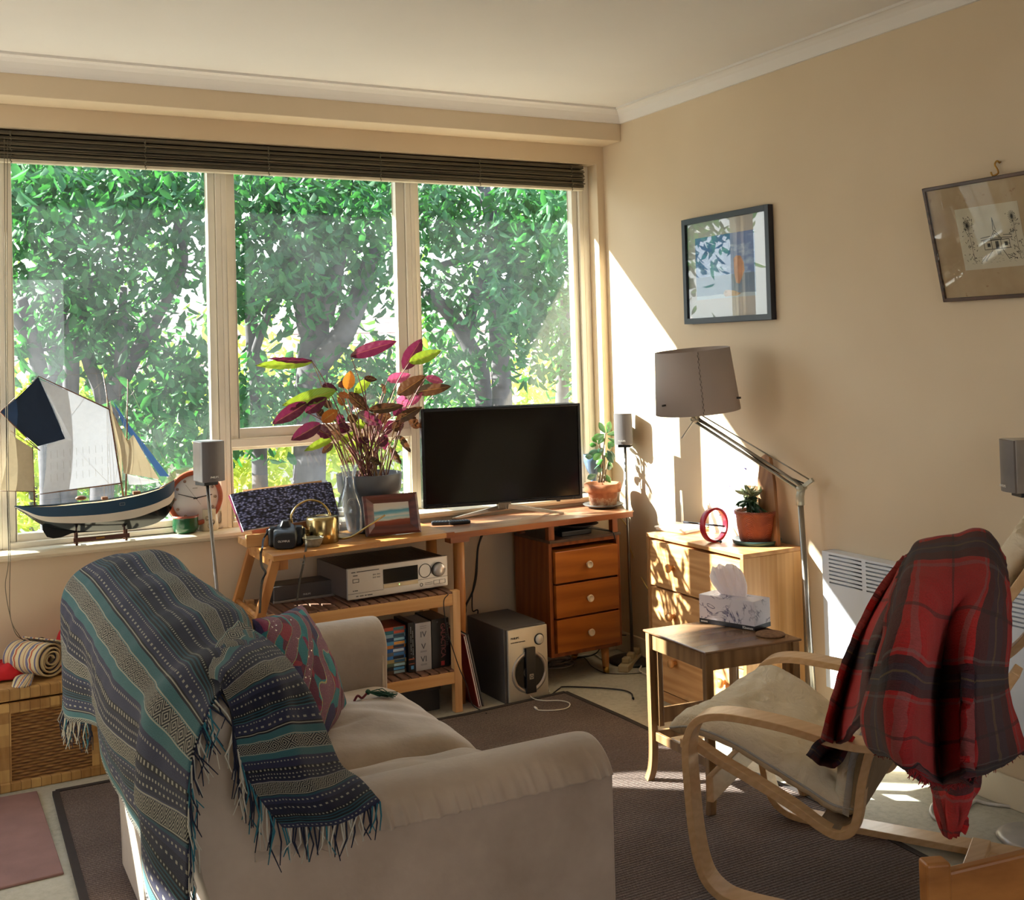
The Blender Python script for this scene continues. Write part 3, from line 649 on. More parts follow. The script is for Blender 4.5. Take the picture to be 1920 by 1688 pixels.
# ================================================================ BLIND
BLM = wood('bamboo_blind', '6E634C', '3E3628', 'X', 22, .6, st=.02)
bd = thing('bamboo_blind', 'dark bamboo matchstick blind pulled up in a bundle above the window', 'blind', (-1.5, .05, 2.30))
m = MB(); nS = 12
for k in range(nS): m.cbox((-1.59, .045+.006*math.sin(k*2.4), 2.307+k*.0072), (2.98, .034+.006*(k % 3), .0052), (.04*math.sin(k), 0, 0))
tag(build('slats', m, BLM, bd, world=True), kind=None)
build('bottom_rail', MB().box((-3.08, .028, 2.288), (-.10, .062, 2.302)), plain('rail_cream', 'CFC5AE', .5), bd, world=True, bevel=.003)
build('head_rail', MB().box((-3.08, .03, 2.397), (-.10, .07, 2.412)), BLM, bd, world=True)
m_ = plain('rail_light', 'B9AC8A', .5)
build('fixing_batten', MB().box((-3.08, .07, 2.372), (-.095, .10, 2.402)), m_, bd, world=True)
TIE = plain('cord_tie', '6A6250', .8)
for px in (20, 272, 503, 712, 898, 1070):
    x = AY(px, 300, .03).x; m = MB(); P = []
    for k in range(30): P.append((x+.004*math.sin(k*1.9), .022+.004*math.cos(k*1.3), 2.285+.125*k/29))
    m.tube(P, .0022, 5); m.tube([(x, .024, 2.39), (x+.004, .03, 2.41), (x+.01, .05, 2.40)], .003, 5); build('tie', m, TIE, bd, world=True)
for j, (a, b) in enumerate((((8, 258), (14, 1010)), ((14, 262), (18, 1000)))):
    A = AY(a[0], a[1], .02)
    P = [A, AY(10+j*3, 600, -.02), AY(12+j*4, 900, -.045), AY(16+j*3, 1045, -.05), AY(10+j*8, 1100, -.06), AY(20, 1160, -.10), AY(32+j*4, 1192, -.14)] + ([AZ(52, 1203, .43)] if j == 0 else [AZ(48, 1206, .43)])
    build('pull_cord', MB().tube(spline(P, 40), .0014, 5), TIE, bd, world=True)
# ================================================================ DESK
dk = thing('desk', 'teak desk with three drawers and an open shelf carrying the television', 'desk', (-1.075, -.385, 0), math.atan2(.05, .975))
DL = .975; DT = .73
m = MB(); m.add([(0,0,DT-.026),(DL-.03,0,DT-.026),(DL-.03,.335,DT-.026),(0,.335,DT-.026),(0,0,DT),(DL,0,DT),(DL,.335,DT),(0,.335,DT)], [(0,3,2,1),(4,5,6,7),(0,1,5,4),(1,2,6,5),(2,3,7,6),(3,0,4,7)])
build('desk_top', m, TEAKTOP, dk, bevel=.002)
build('edge_strip', MB().box((0.0, -.003, DT-.026), (DL-.012, .0, DT-.001)), TEAK, dk)
for x, y in ((.055, .03), (.055, .29)):
    l = build('leg', MB().tube([(x-.004, y-.004, 0), (x, y, .45), (x, y, DT-.03)], [.016, .025, .024], 20), OAKZ, dk)
    build('leg_bracket', MB().box((x-.05, y-.025, DT-.045), (x+.04, y+.03, DT-.027)), TEAK, l)
PX, PW, PZ0, PZ1 = .50, .392, .118, .628
m = MB(); y1 = .31; th = .018
m.box((PX, .012, PZ0), (PX+th, y1, PZ1)); m.box((PX+PW-th, .012, PZ0), (PX+PW, y1, PZ1)); m.box((PX+th, .012, PZ0), (PX+PW-th, y1, PZ0+th)); m.box((PX+th, .012, PZ1-th), (PX+PW-th, y1, PZ1)); m.box((PX+th, y1-.01, PZ0+th), (PX+PW-th, y1, PZ1-th))
build('pedestal', m, TEAKZ, dk, bevel=.002)
build('shelf_top', MB().box((PX, .0, PZ1), (PX+PW, y1, PZ1+.012)), plain('dark_shelf_top', '4A3428', .35), dk)
for x in (PX+.02, PX+PW-.02):
    for y in (.03, .28): build('post', MB().cbox((x, y, (PZ1+.012+DT-.026)/2), (.03, .03, DT-.026-PZ1-.012)), TEAKZ, dk, bevel=.001)
KNOB = plain('cream_knob', 'DCC5A6', .35)
hs = [(.447, .588), (.292, .438), (.138, .284)]
for a, b in hs:
    d_ = build('drawer', MB().box((PX+.024, -.004, a), (PX+PW-.022, .25, b)), TEAKF, dk, bevel=.002)
    c = (PX+PW/2-.0, -.004, (a+b)/2)
    k_ = MB().lathe([(0, 0), (.006, 0), (.006, .010), (.014, .014), (.017, .021), (.0155, .026), (.012, .0255), (.010, .023), (0, .022)], 24, T=Matrix.Translation(c) @ Matrix.Rotation(PI/2, 4, 'X'))
    build('knob', k_, KNOB, d_)
BRASS = plain('brass', 'B48A44', .3, .95, var=.06)
def desk_leg(a, b):
    l = build('leg', MB().tube([b, a], [.013, .021], 16), OAKZ, dk)
    build('ferrule', MB().tube([b, V(b).lerp(V(a), .22)], [.0135, .0152], 16), BRASS, l)
desk_leg((PX+PW-.075, .05, PZ0), (PX+PW-.09, .02, 0)); desk_leg((PX+PW-.075, .25, PZ0), (PX+PW-.085, .30, 0))
DKM = WM(dk)
def onDesk(x, y, z=0): return DKM @ V((x, y, z))
# ---- TV
TVM = plain('screen_glass', '050507', .12, var=0); BEZ = plain('glossy_bezel', '1C1F25', .25)
yT = -.13; a, b_, c_, d_ = AY(788, 767, yT), AY(1086, 757, yT-.15), AY(1091, 936, yT-.15), AY(793, 951, yT)
tvw = (b_-a).length; ang = math.atan2(b_.y-a.y, b_.x-a.x); zb, zt = (c_.z+d_.z)/2, (a.z+b_.z)/2
tv = thing('television', 'black flat screen television switched off on the teak desk', 'television', ((a.x+b_.x)/2, (a.y+b_.y)/2, DT), ang)
hw = tvw/2; z0, z1 = zb-DT, zt-DT
build('bezel', frame(-hw, hw, z0, z1, .012, -.012, .03), BEZ, tv, bevel=.002)
build('screen', MB().box((-hw+.012, -.006, z0+.016), (hw-.012, .0, z1-.012)), TVM, tv)
build('rear_housing', MB().box((-hw+.01, .002, z0+.01), (hw-.01, .028, z1-.01)), BLACKP, tv)
build('rear_bulge', MB().box((-hw*.55, .028, z0+.03), (hw*.55, .06, z1-.14)), BLACKP, tv, bevel=.01)
STM = plain('stand_metal', '8C8478', .35, .8)
def loc(o, p): return WM(o).inverted() @ V(p)
cN = V((.0+.01, .008, z0+.004))
fL, fR, fB = loc(tv, AZ(848, 973, DT+.004)), loc(tv, AZ(1056, 962, DT+.004)), loc(tv, AZ(862, 960, DT+.004))
fB = fL+V((.02, .035, 0)); fB2 = fR+V((-.02, .07, 0)); fL.z = fR.z = fB.z = fB2.z = .004
m = MB()
for q in (fL, fR): m.bar(V((.01, -.004, z0-.014)), q, .030, .024, w2=.018, h2=.010)
m.box((-.03, -.014, z0-.022), (.03, .02, z0+.004))
build('stand', m, STM, tv, bevel=.002)
m = MB()
for q in (fB, fB2): m.bar(V((.0, .01, z0-.016)), q, .016, .012, w2=.010, h2=.006)
build('stand_brace', m, BLACKP, tv, bevel=.002)
build('sensor', MB().box((.25, -.013, z0-.008), (.265, .0, z0)), BLACKP, tv)
# ---- remotes
def remote(px, py, ang, L, w, lab):
    p = AZ(px, py, DT); t = thing('remote_control', lab, 'remote control', (p.x, p.y, DT+.0005), ang, 'remote controls on the desk')
    build('shell', MB().box((-L/2, -w/2, 0), (L/2, w/2, .016)), BLACKP, t, bevel=.006, seg=3)
    m = MB()
    for i in range(7):
        for j in range(3): m.cbox((-L*.36+i*L*.12, (j-1)*w*.25, .0165), (.007, .005, .002))
    tag(build('buttons', m, plain('button_grey', '2E2E33', .5), t), kind='stuff')
remote(833, 984, -.45, .115, .04, 'black remote control in front of the television, nearer the photo frame')
remote(861, 983, -.15, .10, .036, 'black remote control under the left foot of the television stand')
# ---- disc and box on desk shelf
p = onDesk(PX+.20, .13, PZ1+.012)
t = thing('media_player', 'flat black box on the open desk shelf under the dark dish', 'media player', p, dk.rotation_euler.z)
build('case', MB().box((-.095, -.07, 0), (.07, .06, .022)), BLACKP, t, bevel=.003)
build('feet', MB().box((-.09, -.06, -.001), (.06, .05, .001)), BLACKP, t)
tag(t); bpy.data.objects.remove(t.children[1]) if len(t.children) > 1 else None
p = onDesk(PX+.235, .14, PZ1+.0345)
t = thing('dish', 'dark slate round dish on the open desk shelf above the drawers', 'dish', p)
build('plate', MB().lathe([(0, 0), (.06, 0), (.105, .016), (.108, .018), (.104, .019), (.06, .006), (0, .005)], 40), plain('slate', '3F3A38', .45, var=.3, scale=40), t)
# ---- jade plant in terracotta
def terra(name, h, h2, stain):
    t = NT(name); co = t.co('Object'); s = t.sep(co); n = t.noise(co, 22, 4, .65)
    c = t.ramp(n, [(.3, hx(h)), (.7, hx(h2))])
    if stain:
        f = t.M('MULTIPLY', t.M('LESS_THAN', t.M('ADD', s[2], t.M('MULTIPLY', n, .05)), .066), t.ramp(t.noise(co, 60, 3, .7), [(.4, (0,)*3), (.6, (.8,)*3)])); c = t.mix(f, c, hx('C9A98A'))
    return t.out(t.bsdf(c, .8, 0, t.bump(n, .3, .002)))
SOIL = plain('soil', '2E211A', .95, var=.4, scale=80, bump=.8, bs=90)
JADE = plain('jade_green', '4E8A3C', .35, var=.3, scale=30); JADED = plain('jade_dark', '3C6650', .35, var=.3, scale=30)
jp = AZ(1131, 947, DT+.012)
sc_ = thing('saucer', 'dark slate saucer under the old terracotta pot on the desk', 'saucer', (jp.x, jp.y, DT))
build('plate', MB().lathe([(0, 0), (.05, 0), (.088, .010), (.098, .018), (.095, .020), (.05, .012), (0, .012)], 40), plain('slate2', '48443F', .5, var=.3, scale=40), sc_)
jt = thing('jade_plant', 'jade plant with paddle leaves in a stained terracotta pot beside the television', 'potted plant', (jp.x, jp.y, DT+.0125))
rr_ = (AY(1159, 905, jp.y).x-AY(1100, 905, jp.y).x)/2; ph = AY(1130, 906, jp.y).z-DT-.012
build('pot', MB().lathe([(0, 0), (rr_*.72, 0), (rr_*.80, ph*.62), (rr_*.98, ph*.63), (rr_, ph), (rr_*.9, ph), (rr_*.84, ph*.8), (0, ph*.8)], 36), terra('old_terracotta', '8E5236', 'B87850', True), jt)
build('soil', MB().lathe([(0, ph*.84), (rr_*.86, ph*.83), (rr_*.85, ph*.78)], 24), SOIL, jt)
TWIG = plain('jade_stem', '8A7A62', .7)
def paddle(m, base, tip, w, th=.004, up=None, mi=0, curl=.1):
    base, tip = V(base), V(tip); d = tip-base; L = d.length; d.normalize()
    s = (up or V((random.gauss(0, 1), random.gauss(0, 1), random.gauss(0, 1)))); s = (s-d*s.dot(d)).normalized(); n = d.cross(s)
    for sg in (1, -1):
        G = []
        for i in range(9):
            u = i/8; ww = w*(math.sin(PI*min(1, (.08+.92*u))**1.35)**.8)+.0008
            G.append([base+d*L*u+s*ww*(j/3-1)+n*(sg*th*math.sqrt(max(0, 1-(j/3-1)**2))*math.sin(PI*(.1+.85*u))+curl*L*math.sin(PI*u)*.3) for j in range(7)])
        m.grid(G, mi)
    return m
def jleaf(t, base, tip, w, Y, mat, dy=0, dyt=0):
    b = loc(t, AY(base[0], base[1], Y+dy)); q = loc(t, AY(tip[0], tip[1], Y+dyt))
    return build('leaf', paddle(MB(), b, q, w, up=V((1, .25, .5)) if abs((q-b).x) < abs((q-b).z) else V((.1, .5, 1))), mat, t, fix=False)
yj = jp.y
m = MB()
for (pts, r0) in (([(1123, 905), (1126, 880), (1130, 850), (1135, 815)], .007), ([(1128, 905), (1131, 880), (1128, 850), (1120, 825)], .006), ([(1132, 905), (1138, 875), (1145, 850), (1140, 835)], .004), ([(1135, 815), (1140, 805), (1137, 795)], .003)):
    P = [loc(jt, AY(a_, b2, yj)) for a_, b2 in pts]; m = MB().tube(spline(P, 8), [r0*(1-.06*k) for k in range(9)], 8); build('stem', m, TWIG, jt)
jl = [((1135,812),(1123,792),.012),((1139,812),(1144,790),.010),((1139,815),(1168,811),.010),((1133,815),(1112,822),.011),((1120,830),(1110,820),.009),((1122,832),(1133,818),.009),((1118,835),(1105,834),.008),((1140,822),(1164,834),.009),((1142,828),(1150,838),.012),((1140,830),(1146,842),.011),((1128,845),(1103,852),.011),((1112,856),(1097,857),.009),((1128,850),(1112,862),.010),((1138,845),(1152,862),.010),((1135,850),(1150,868),.012),((1130,862),(1118,870),.010),((1125,870),(1114,880),.011),((1138,868),(1146,880),.012),((1142,866),(1149,876),.009),((1130,875),(1120,885),.010),((1118,890),(1101,898),.010),((1135,890),(1145,905),.010),((1128,892),(1140,902),.011),((1132,840),(1122,848),.009),((1134,856),(1143,852),.010),((1145,845),(1153,858),.004)]
for i, (a_, b2, w) in enumerate(jl): jleaf(jt, a_, b2, w*1.45, yj, JADE if i < 9 or i % 3 == 0 else JADED, random.uniform(-.012, .012), random.uniform(-.03, .03))
# slate blue vase on the sill behind
p = AY(1112, 868, .03); hz = AY(1112, 852, .03).z-.775
t = thing('vase', 'slate blue rounded vase on the sill behind the jade plant', 'vase', (p.x, .03, .775))
build('body', MB().lathe([(0, 0), (.018, 0), (.018, .01), (.012, .03), (.016, hz*.45), (.034, hz*.62), (.046, hz*.82), (.048, hz), (.045, hz), (.042, hz*.84), (.0, hz*.5)], 28), plain('slate_blue', '4E627C', .3), t)
# ================================================================ SPEAKERS ON STANDS
def sat_speaker(loc_, rz, zbox, h, w, d, lab, base=True, front=GREYP, lean=(0, 0), wh=False):
    t = thing('speaker_stand', lab, 'speaker', loc_, rz, None)
    build('pole', MB().tube([(0, 0, .01), (lean[0], lean[1], zbox-.01)], [.008, .0065], 14), STEEL, t)
    build('base_plate', MB().lathe([(0, 0), (.115, 0), (.12, .006), (.10, .014), (.02, .02), (0, .02)], 36), plain('base_grey', 'B4B0AC', .4, .3) if wh else DARKM, t)
    cx, cy = lean
    m = MB(); prof = []
    for k in range(11):
        a = -1+2*k/10; prof.append((cx+a*w/2, cy-d/2-.012*(1-a*a)))
    prof += [(cx+w/2, cy-d/2+.02), (cx+w*.34, cy+d/2), (cx-w*.34, cy+d/2), (cx-w/2, cy-d/2+.02)]
    build('cabinet', MB().prism(prof[11:] + [(cx-w/2, cy-d/2+.004), (cx+w/2, cy-d/2+.004)], h, Matrix.Translation((0, 0, zbox))), plain('speaker_silver', 'A6A2A0', .3, .5), t, bevel=.004)
    build('grille', MB().prism(prof[:11]+[(cx+w/2, cy-d/2+.006), (cx-w/2, cy-d/2+.006)], h-.004, Matrix.Translation((0, 0, zbox+.002))), front, t)
    build('bracket', MB().box((cx-.03, cy-.03, zbox-.014), (cx+.03, cy+.04, zbox)), BLACKP, t, bevel=.002)
    build('rear_mount', MB().box((cx-.018, cy+d/2, zbox+.0), (cx+.018, cy+d/2+.022, zbox+h*.55)), BLACKP, t, bevel=.002)
    text('badge', 'PHILIPS', .011, (cx-.022, cy-d/2-.0135, zbox+.016), (1, 0, 0), (0, 0, 1), WHITEP, t)
    return t
yS = -.30; pb = AY(398, 1125, yS); pt = AY(382, 902, yS); dirn = (pb-pt); pf = pt+dirn*(pt.z/(pt.z-pb.z))
s1 = AY(363, 822, yS); h1 = AY(390, 823, yS).z-AY(390, 899, yS).z
sat_speaker((pf.x+.03, yS, 0), .30, pt.z, h1, .095, .10, 'grey satellite speaker on a thin steel stand in front of the round clock', lean=(pt.x-pf.x-.03+.005, 0))
p = AZ(1186, 1240, 0); zt_ = AY(1165, 835, p.y).z
sat_speaker((p.x-.0, p.y, 0), -.75, zt_+.004, AY(1165, 772, p.y).z-zt_-.01, .085, .10, 'grey satellite speaker on a thin stand in the room corner by the jade plant', lean=(-.005, .0))
p = V((-.135, -2.475, 0)); z_ = AY(1900, 923, -2.46).z
sat_speaker((p.x, p.y, 0), -2.0, z_, AY(1900, 823, -2.46).z-z_, .085, .11, 'dark grey satellite speaker on a stand at the right edge by the wall', front=plain('grille_taupe', '6C6562', .5), wh=True)
# ================================================================ CONSOLE AND SHELF UNIT
ct = thing('console_table', 'narrow honey oak console board on splayed ladder legs left of the desk', 'console table', (-1.86, -.47, 0))
TZ = .735
poly = [(-1.865, -.482), (-1.078, -.392), (-1.074, -.06), (-1.865, -.05)]
build('table_top', MB().prism(poly, .022, Matrix.Translation((0, 0, TZ-.022))), OAK, ct, world=True, bevel=.002)
build('join_block', MB().box((-1.10, -.394, TZ-.024), (-1.058, -.37, TZ+.0005)), TEAK, ct, world=True)
A0, A1 = V((-1.85, -.452, TZ-.022)), V((-2.07, -.452, 0)); B0, B1 = V((-1.84, -.09, TZ-.022)), V((-2.07, -.09, 0))
build('leg', MB().bar(A0, A1, .034, .034, up=(0, 1, 0)), OAKZ, ct, world=True, bevel=.002)
build('leg', MB().bar(B0, B1, .034, .034, up=(0, 1, 0)), OAKZ, ct, world=True, bevel=.002)
build('leg_block', MB().box((-1.845, -.458, TZ-.062), (-1.80, -.42, TZ-.022)), OAKZ, ct, world=True, bevel=.002)
build('leg_block', MB().box((-1.825, -.13, TZ-.055), (-1.78, -.09, TZ-.022)), OAKZ, ct, world=True, bevel=.002)
f_ = .30; build('rung', MB().tube([B0.lerp(B1, f_)+V((0,0,0)), A0.lerp(A1, f_)], .010, 12), OAK, ct, world=True)
build('rung', MB().tube([B0.lerp(B1, .78), A0.lerp(A1, .78)], .010, 12), OAK, ct, world=True)
build('brace', MB().box((-1.86, -.40, TZ-.05), (-1.835, -.09, TZ-.022)), OAK, ct, world=True)
sh = thing('slatted_shelf', 'pale wood slatted two tier shelf unit under the console board', 'shelf', (-1.5, -.3, 0))
X0, X1, Y0, Y1 = -1.885, -1.072, -.462, -.105
for x in (X0+.017, X1-.017):
    for y in (Y0+.017, Y1-.017): build('leg', MB().cbox((x, y, .2515), (.034, .034, .503)), SHELFZ, sh, world=True, bevel=.002)
for z in (.500, .178):
    for y in (Y0+.010, Y1-.010): build('rail', MB().box((X0+.034, y-.010, z-.056), (X1-.034, y+.010, z-.008)), SHELFW, sh, world=True, bevel=.002)
    for x in (X0+.012, X1-.012): build('end_rail', MB().box((x-.009, Y0+.034, z-.05), (x+.009, Y1-.034, z-.008)), SHELFW, sh, world=True, bevel=.002)
    x = X0+.036
    while x < X1-.05: build('slat', MB().box((x, Y0+.004, z-.014), (x+.034, Y1-.006, z)), SLATW, sh, world=True, bevel=.0015); x += .0425
# ---- AV receiver
a = AZ(652.5, 1127, .512); b_ = AZ(840, 1098, .512); L = (b_-a).length; ang = math.atan2(b_.y-a.y, b_.x-a.x)
rc = thing('av_receiver', 'silver audio receiver with black display on the upper slatted shelf', 'receiver', (a.x, a.y, .500), ang)
H = .128
def slots(o):
    t = NT('vented_steel'); co = t.co('Object'); s = t.sep(co)
    w = t.M('SINE', t.M('MULTIPLY', s[0], 420)); c = t.ramp(w, [(.0, hx('1A1614')), (1, hx('5A4E48'))]); return t.out(t.bsdf(c, .5, .2, t.bump(w, .4, .002)))
build('case', MB().box((.004, .012, .012), (L-.004, .33, H+.006)), slots(0), rc, bevel=.002)
m = MB().box((0, 0, .012), (L, .014, H+.010)); build('front_panel', m, SILVER, rc, bevel=.002)
build('display', MB().box((L*.345, -.002, .058), (L*.69, 0.001, .117)), plain('display_black', '0A090A', .15), rc)
build('tray', MB().box((L*.345, -.0025, .040), (L*.69, 0, .056)), plain('tray_gold', 'B7A88C', .4, .6), rc, bevel=.001)
lcd = NT('green_led'); em = lcd.n('ShaderNodeEmission'); em.inputs[0].default_value = (.5, 1, .3, 1); em.inputs[1].default_value = 1.5
build('led', MB().box((L*.497, -.0035, .046), (L*.503, -.002, .051)), lcd.out(em.outputs[0]), rc)
INK = plain('dark_ink', '3C3A3A', .5)
def ring(m, c, r, t_, n=28, y=-.001):
    m.tube([(c[0]+r*math.cos(2*PI*k/n), y, c[1]+r*math.sin(2*PI*k/n)) for k in range(n+1)], t_, 6, cap=False)
m = MB(); ring(m, (L*.765, .088), .028, .0016); build('jog_ring', m, INK, rc)
build('volume_knob', MB().lathe([(0, .022), (.022, .022), (.026, .018), (.028, 0), (0, 0)], 36, T=Matrix.Translation((L*.90, 0, .086)) @ Matrix.Rotation(PI/2, 4, 'X')), plain('knob_silver', 'C9C6C4', .3, .6), rc)
m = MB(); ring(m, (L*.90, .086), .029, .0016); build('knob_ring', m, INK, rc)
for nm, bx in (('power_button', (.04, .073, .075, .084)),):
    m = MB(); m.box((bx[0]-.018, -.0012, .079), (bx[0]+.010, 0, .081)); m.box((bx[0]-.018, -.0012, .092), (bx[0]+.010, 0, .094)); m.box((bx[0]-.018, -.0012, .079), (bx[0]-.016, 0, .094)); m.box((bx[0]+.008, -.0012, .079), (bx[0]+.010, 0, .094)); build(nm, m, INK, rc)
for i in range(2):
    for j in range(2): build('button', MB().box((L*.245+i*.019, -.002, .088+j*.012), (L*.245+i*.019+.013, 0, .093+j*.012)), plain('btn', '8D8A88', .4, .5), rc)
build('panel_line', MB().box((0, -.0008, .035), (L*.345, 0, .0365)), INK, rc); build('panel_line', MB().box((L*.69, -.0008, .053), (L, 0, .0545)), INK, rc)
m = MB(); ring(m, (L*.725, .032), .006, .0012); m.box((L*.76, -.001, .029), (L*.84, 0, .0305)); m.box((L*.76, -.001, .036), (L*.84, 0, .0375)); m.box((L*.85, -.001, .026), (L*.85+.0015, 0, .042)); m.box((L*.91, -.001, .026), (L*.91+.0015, 0, .042)); m.box((L*.97, -.001, .026), (L*.97+.0015, 0, .042)); m.box((L*.85, -.001, .026), (L*.97, 0, .0272)); m.box((L*.85, -.001, .041), (L*.97, 0, .0422)); build('input_markings', m, INK, rc)
m = MB()
for x_, z_, w_ in ((.017, .119, .018), (.040, .1195, .10), (.024, .1055, .02), (.022, .045, .006), (.030, .045, .014), (.036, .022, .01), (.052, .022, .016), (.074, .022, .008), (.086, .022, .022)): m.box((x_, -.0008, z_), (x_+w_, 0, z_+.0035))
tag(build('small_markings', m, INK, rc), kind='stuff')
for x in (.05, L-.06): build('foot', MB().lathe([(0, 0), (.014, 0), (.014, .012), (0, .012)], 16, (x, .04, 0)), STEEL, rc)
for x in (.05, L-.06): build('foot', MB().lathe([(0, 0), (.014, 0), (.014, .012), (0, .012)], 16, (x, .29, 0)), STEEL, rc)
# ---- centre speaker
a = AY(513, 1134, -.25); b_ = AY(630, 1125, -.25)
cs = thing('centre_speaker', 'long dark grey centre speaker on the upper slatted shelf left of the receiver', 'speaker', (a.x, -.25, .500), .03)
L = .262
build('cabinet', MB().box((0, .012, 0), (L, .12, .068)), DARKM, cs, bevel=.004)
build('grille', MB().box((0.002, 0, .010), (L-.002, .012, .068)), plain('grille_dark', '5A5452', .7, bump=.3, bs=500), cs, bevel=.003)
build('base_strip', MB().box((0, -.002, 0), (L, .012, .010)), SILVER, cs, bevel=.002)
text('badge', 'PHILIPS', .010, (.125, -.0005, .020), (1, 0, 0), (0, 0, 1), WHITEP, cs)
# ---- discs and box sets on the lower tier
zs = .178; yf = -.40
GR = 'disc cases on the lower slatted shelf'
cols = [('orange red', 'B44A32', '2F6F7A'), ('teal', '2A7080', 'C85A40'), ('pale blue', '7FA2B8', '26506A'), ('dark blue', '1D3F66', '8FC3D8'), ('sky blue', '4A8FBC', 'E2A24A'), ('orange', 'C07A3A', '20405A'), ('royal blue', '1F5AA0', 'C9DCE8'), ('grey', '5A5E62', '3A7AB8'), ('bright blue', '2C70B8', '101820'), ('sand', '9A8A5A', '2A5A7A'), ('olive green', '4E5A44', '9AC0CC'), ('black', '1A1C22', '4A90C0'), ('brown', '4A3428', '90A8B0')]
z = zs+.0008
for i, (nm, c1, c2) in enumerate(cols[::-1]):
    hgt = .0146
    words = 'lowest' if i == 0 else 'topmost' if i == 12 else None
    others = {v[0]: k for k, v in enumerate(cols[::-1])}
    t = thing('disc_case', f'{nm} spined disc case lying flat, ' + (f'{words} of the stack' if words else f'above the {cols[::-1][i-1][0]} one') + ' beside the sofa arm', 'disc case', (-1.288-.190+random.uniform(-.003, .003), yf+.012+random.uniform(-.003, .003), z), .03, GR)
    build('case', MB().box((0, 0, 0), (.190, .135, hgt)), plain('disc_'+nm.replace(' ', '_'), c1, .35), t, bevel=.0008)
    build('spine_label', MB().box((.135, -.0006, .002), (.183, 0, hgt-.002)), plain('label_'+nm.replace(' ', '_'), c2, .4), t)
    z += hgt+.0003
def boxset(x0, x1, h, lab, mat, yy=yf, d=.15):
    t = thing('disc_box_set', lab, 'box set', (x0, yy, zs+.0005), .02)
    build('slipcase', MB().box((0, 0, 0), (x1-x0, d, h)), mat, t, bevel=.0015); return t, x1-x0
t, w = boxset(-1.284, -1.256, .205, 'thin black disc box set with a blue logo and orange stripe at its foot', plain('gloss_black', '101014', .3))
build('stripe', MB().box((0, -.0006, .052), (w, 0, .057)), plain('stripe_orange', 'A05034', .5), t); build('stripe', MB().box((0, -.0006, .034), (w, 0, .037)), plain('stripe_orange', 'A05034', .5), t)
build('logo', MB().cbox((w*.55, -.0008, .020), (.012, .001, .014)), plain('logo_blue', '4C8FC4', .4), t)
m = MB()
for k in range(19):
    if k % 6 != 5: m.cbox((w*.42, -.0007, .185-k*.006), (.003, .001, .003)); m.cbox((w*.72, -.0007, .168-k*.006), (.003, .001, .0035))
tag(build('spine_title', m, plain('title_grey', '9AA0A4', .5), t), kind='stuff')
t, w = boxset(-1.252, -1.180, .198, 'silver disc box set with large roman numerals IV V VI on its spine', plain('satin_silver', 'AFAEB2', .38, .5, var=.03))
NUM = plain('numeral_dark', '5E5E64', .35, .5)
for s_, zz in (('IV', .138), ('V', .088), ('VI', .036)): text('numeral', s_, .034, (w/2, -.0008, zz), (1, 0, 0), (0, 0, 1), NUM, t, align='CENTER')
m = MB()
for zz in (.174, .182, .076, .080, .022, .026): m.box((w*.3, -.0006, zz), (w*.7, 0, zz+.0012))
tag(build('fine_print', m, NUM, t), kind='stuff')
t, w = boxset(-1.178, -1.098, .203, 'thick black disc box set with dull red lettering down its spine', plain('dark_box', '1B1B1E', .4), d=.17)
text('spine_title', 'GALACTICA', .030, (w*.52, -.0008, .184), (0, 0, -1), (1, 0, 0), plain('title_red', '8A5254', .4), t, font_space=.82)
text('spine_title_upper', 'BATTLESTAR', .017, (w*.80, -.0008, .184), (0, 0, -1), (1, 0, 0), plain('title_dim', '5E5A5C', .4), t)
build('rating_mark', MB().cbox((w*.60, -.0008, .017), (.016, .001, .018)), plain('rating_red', 'B0353A', .4), t)
m = MB(); m.box((w*.3, -.0006, .188), (w*.36, 0, .194)); build('fine_print', m, NUM, t)
# dark boxes on the floor under the lower shelf
t = thing('storage_box', 'dark box stored on the floor under the slatted shelf', 'box', (-1.36, -.38, 0))
build('body', MB().box((0, 0, 0), (.22, .2, .085)), plain('dim_box', '2A2624', .7), t, bevel=.003); build('lid', MB().box((-.004, -.004, .085), (.224, .204, .1)), plain('dim_lid', '37312E', .7), t, bevel=.003)
# ---- records leaning between desk leg and subwoofer
def record(p_bot, p_top, yb, L, th, mat, lab):
    t = thing('record_sleeve', lab, 'record', V((p_bot, yb, .002)), 0, None)
    dx = p_top; m = MB()
    m.add([(0, 0, 0), (th, 0, 0), (th, L, 0), (0, L, 0), (dx, 0, .31), (dx+th, 0, .31), (dx+th, L, .31), (dx, L, .31)], [(0,3,2,1),(4,5,6,7),(0,1,5,4),(1,2,6,5),(2,3,7,6),(3,0,4,7)])
    build('sleeve', m, mat, t); m = MB(); m.add([(th*.3, -.0008, .004), (th*.7, -.0008, .004), (dx+th*.7, -.0008, .306), (dx+th*.3, -.0008, .306)], [(0, 1, 2, 3)]); m.poly3([(th*.3, -.0008, .004), (th*.7, -.0008, .004), (dx+th*.7, -.0008, .306), (dx+th*.3, -.0008, .306)], .0006, (0, -1, 0)); build('spine', m, WHITEP if mat.name != 'sleeve_black' else GREYP, t)
xb = AZ(898, 1325, 0).x
record(xb-.012, -.062, -.455, .24, .010, plain('sleeve_red', '7A1E1C', .5), 'red record sleeve leaning on the desk leg')
record(xb+.002, -.064, -.452, .24, .004, plain('sleeve_white', 'C9C5BC', .5), 'white record sleeve between the red and black ones')
record(xb+.010, -.064, -.450, .24, .008, plain('sleeve_black', '18181C', .4), 'black record sleeve leaning nearest the subwoofer')
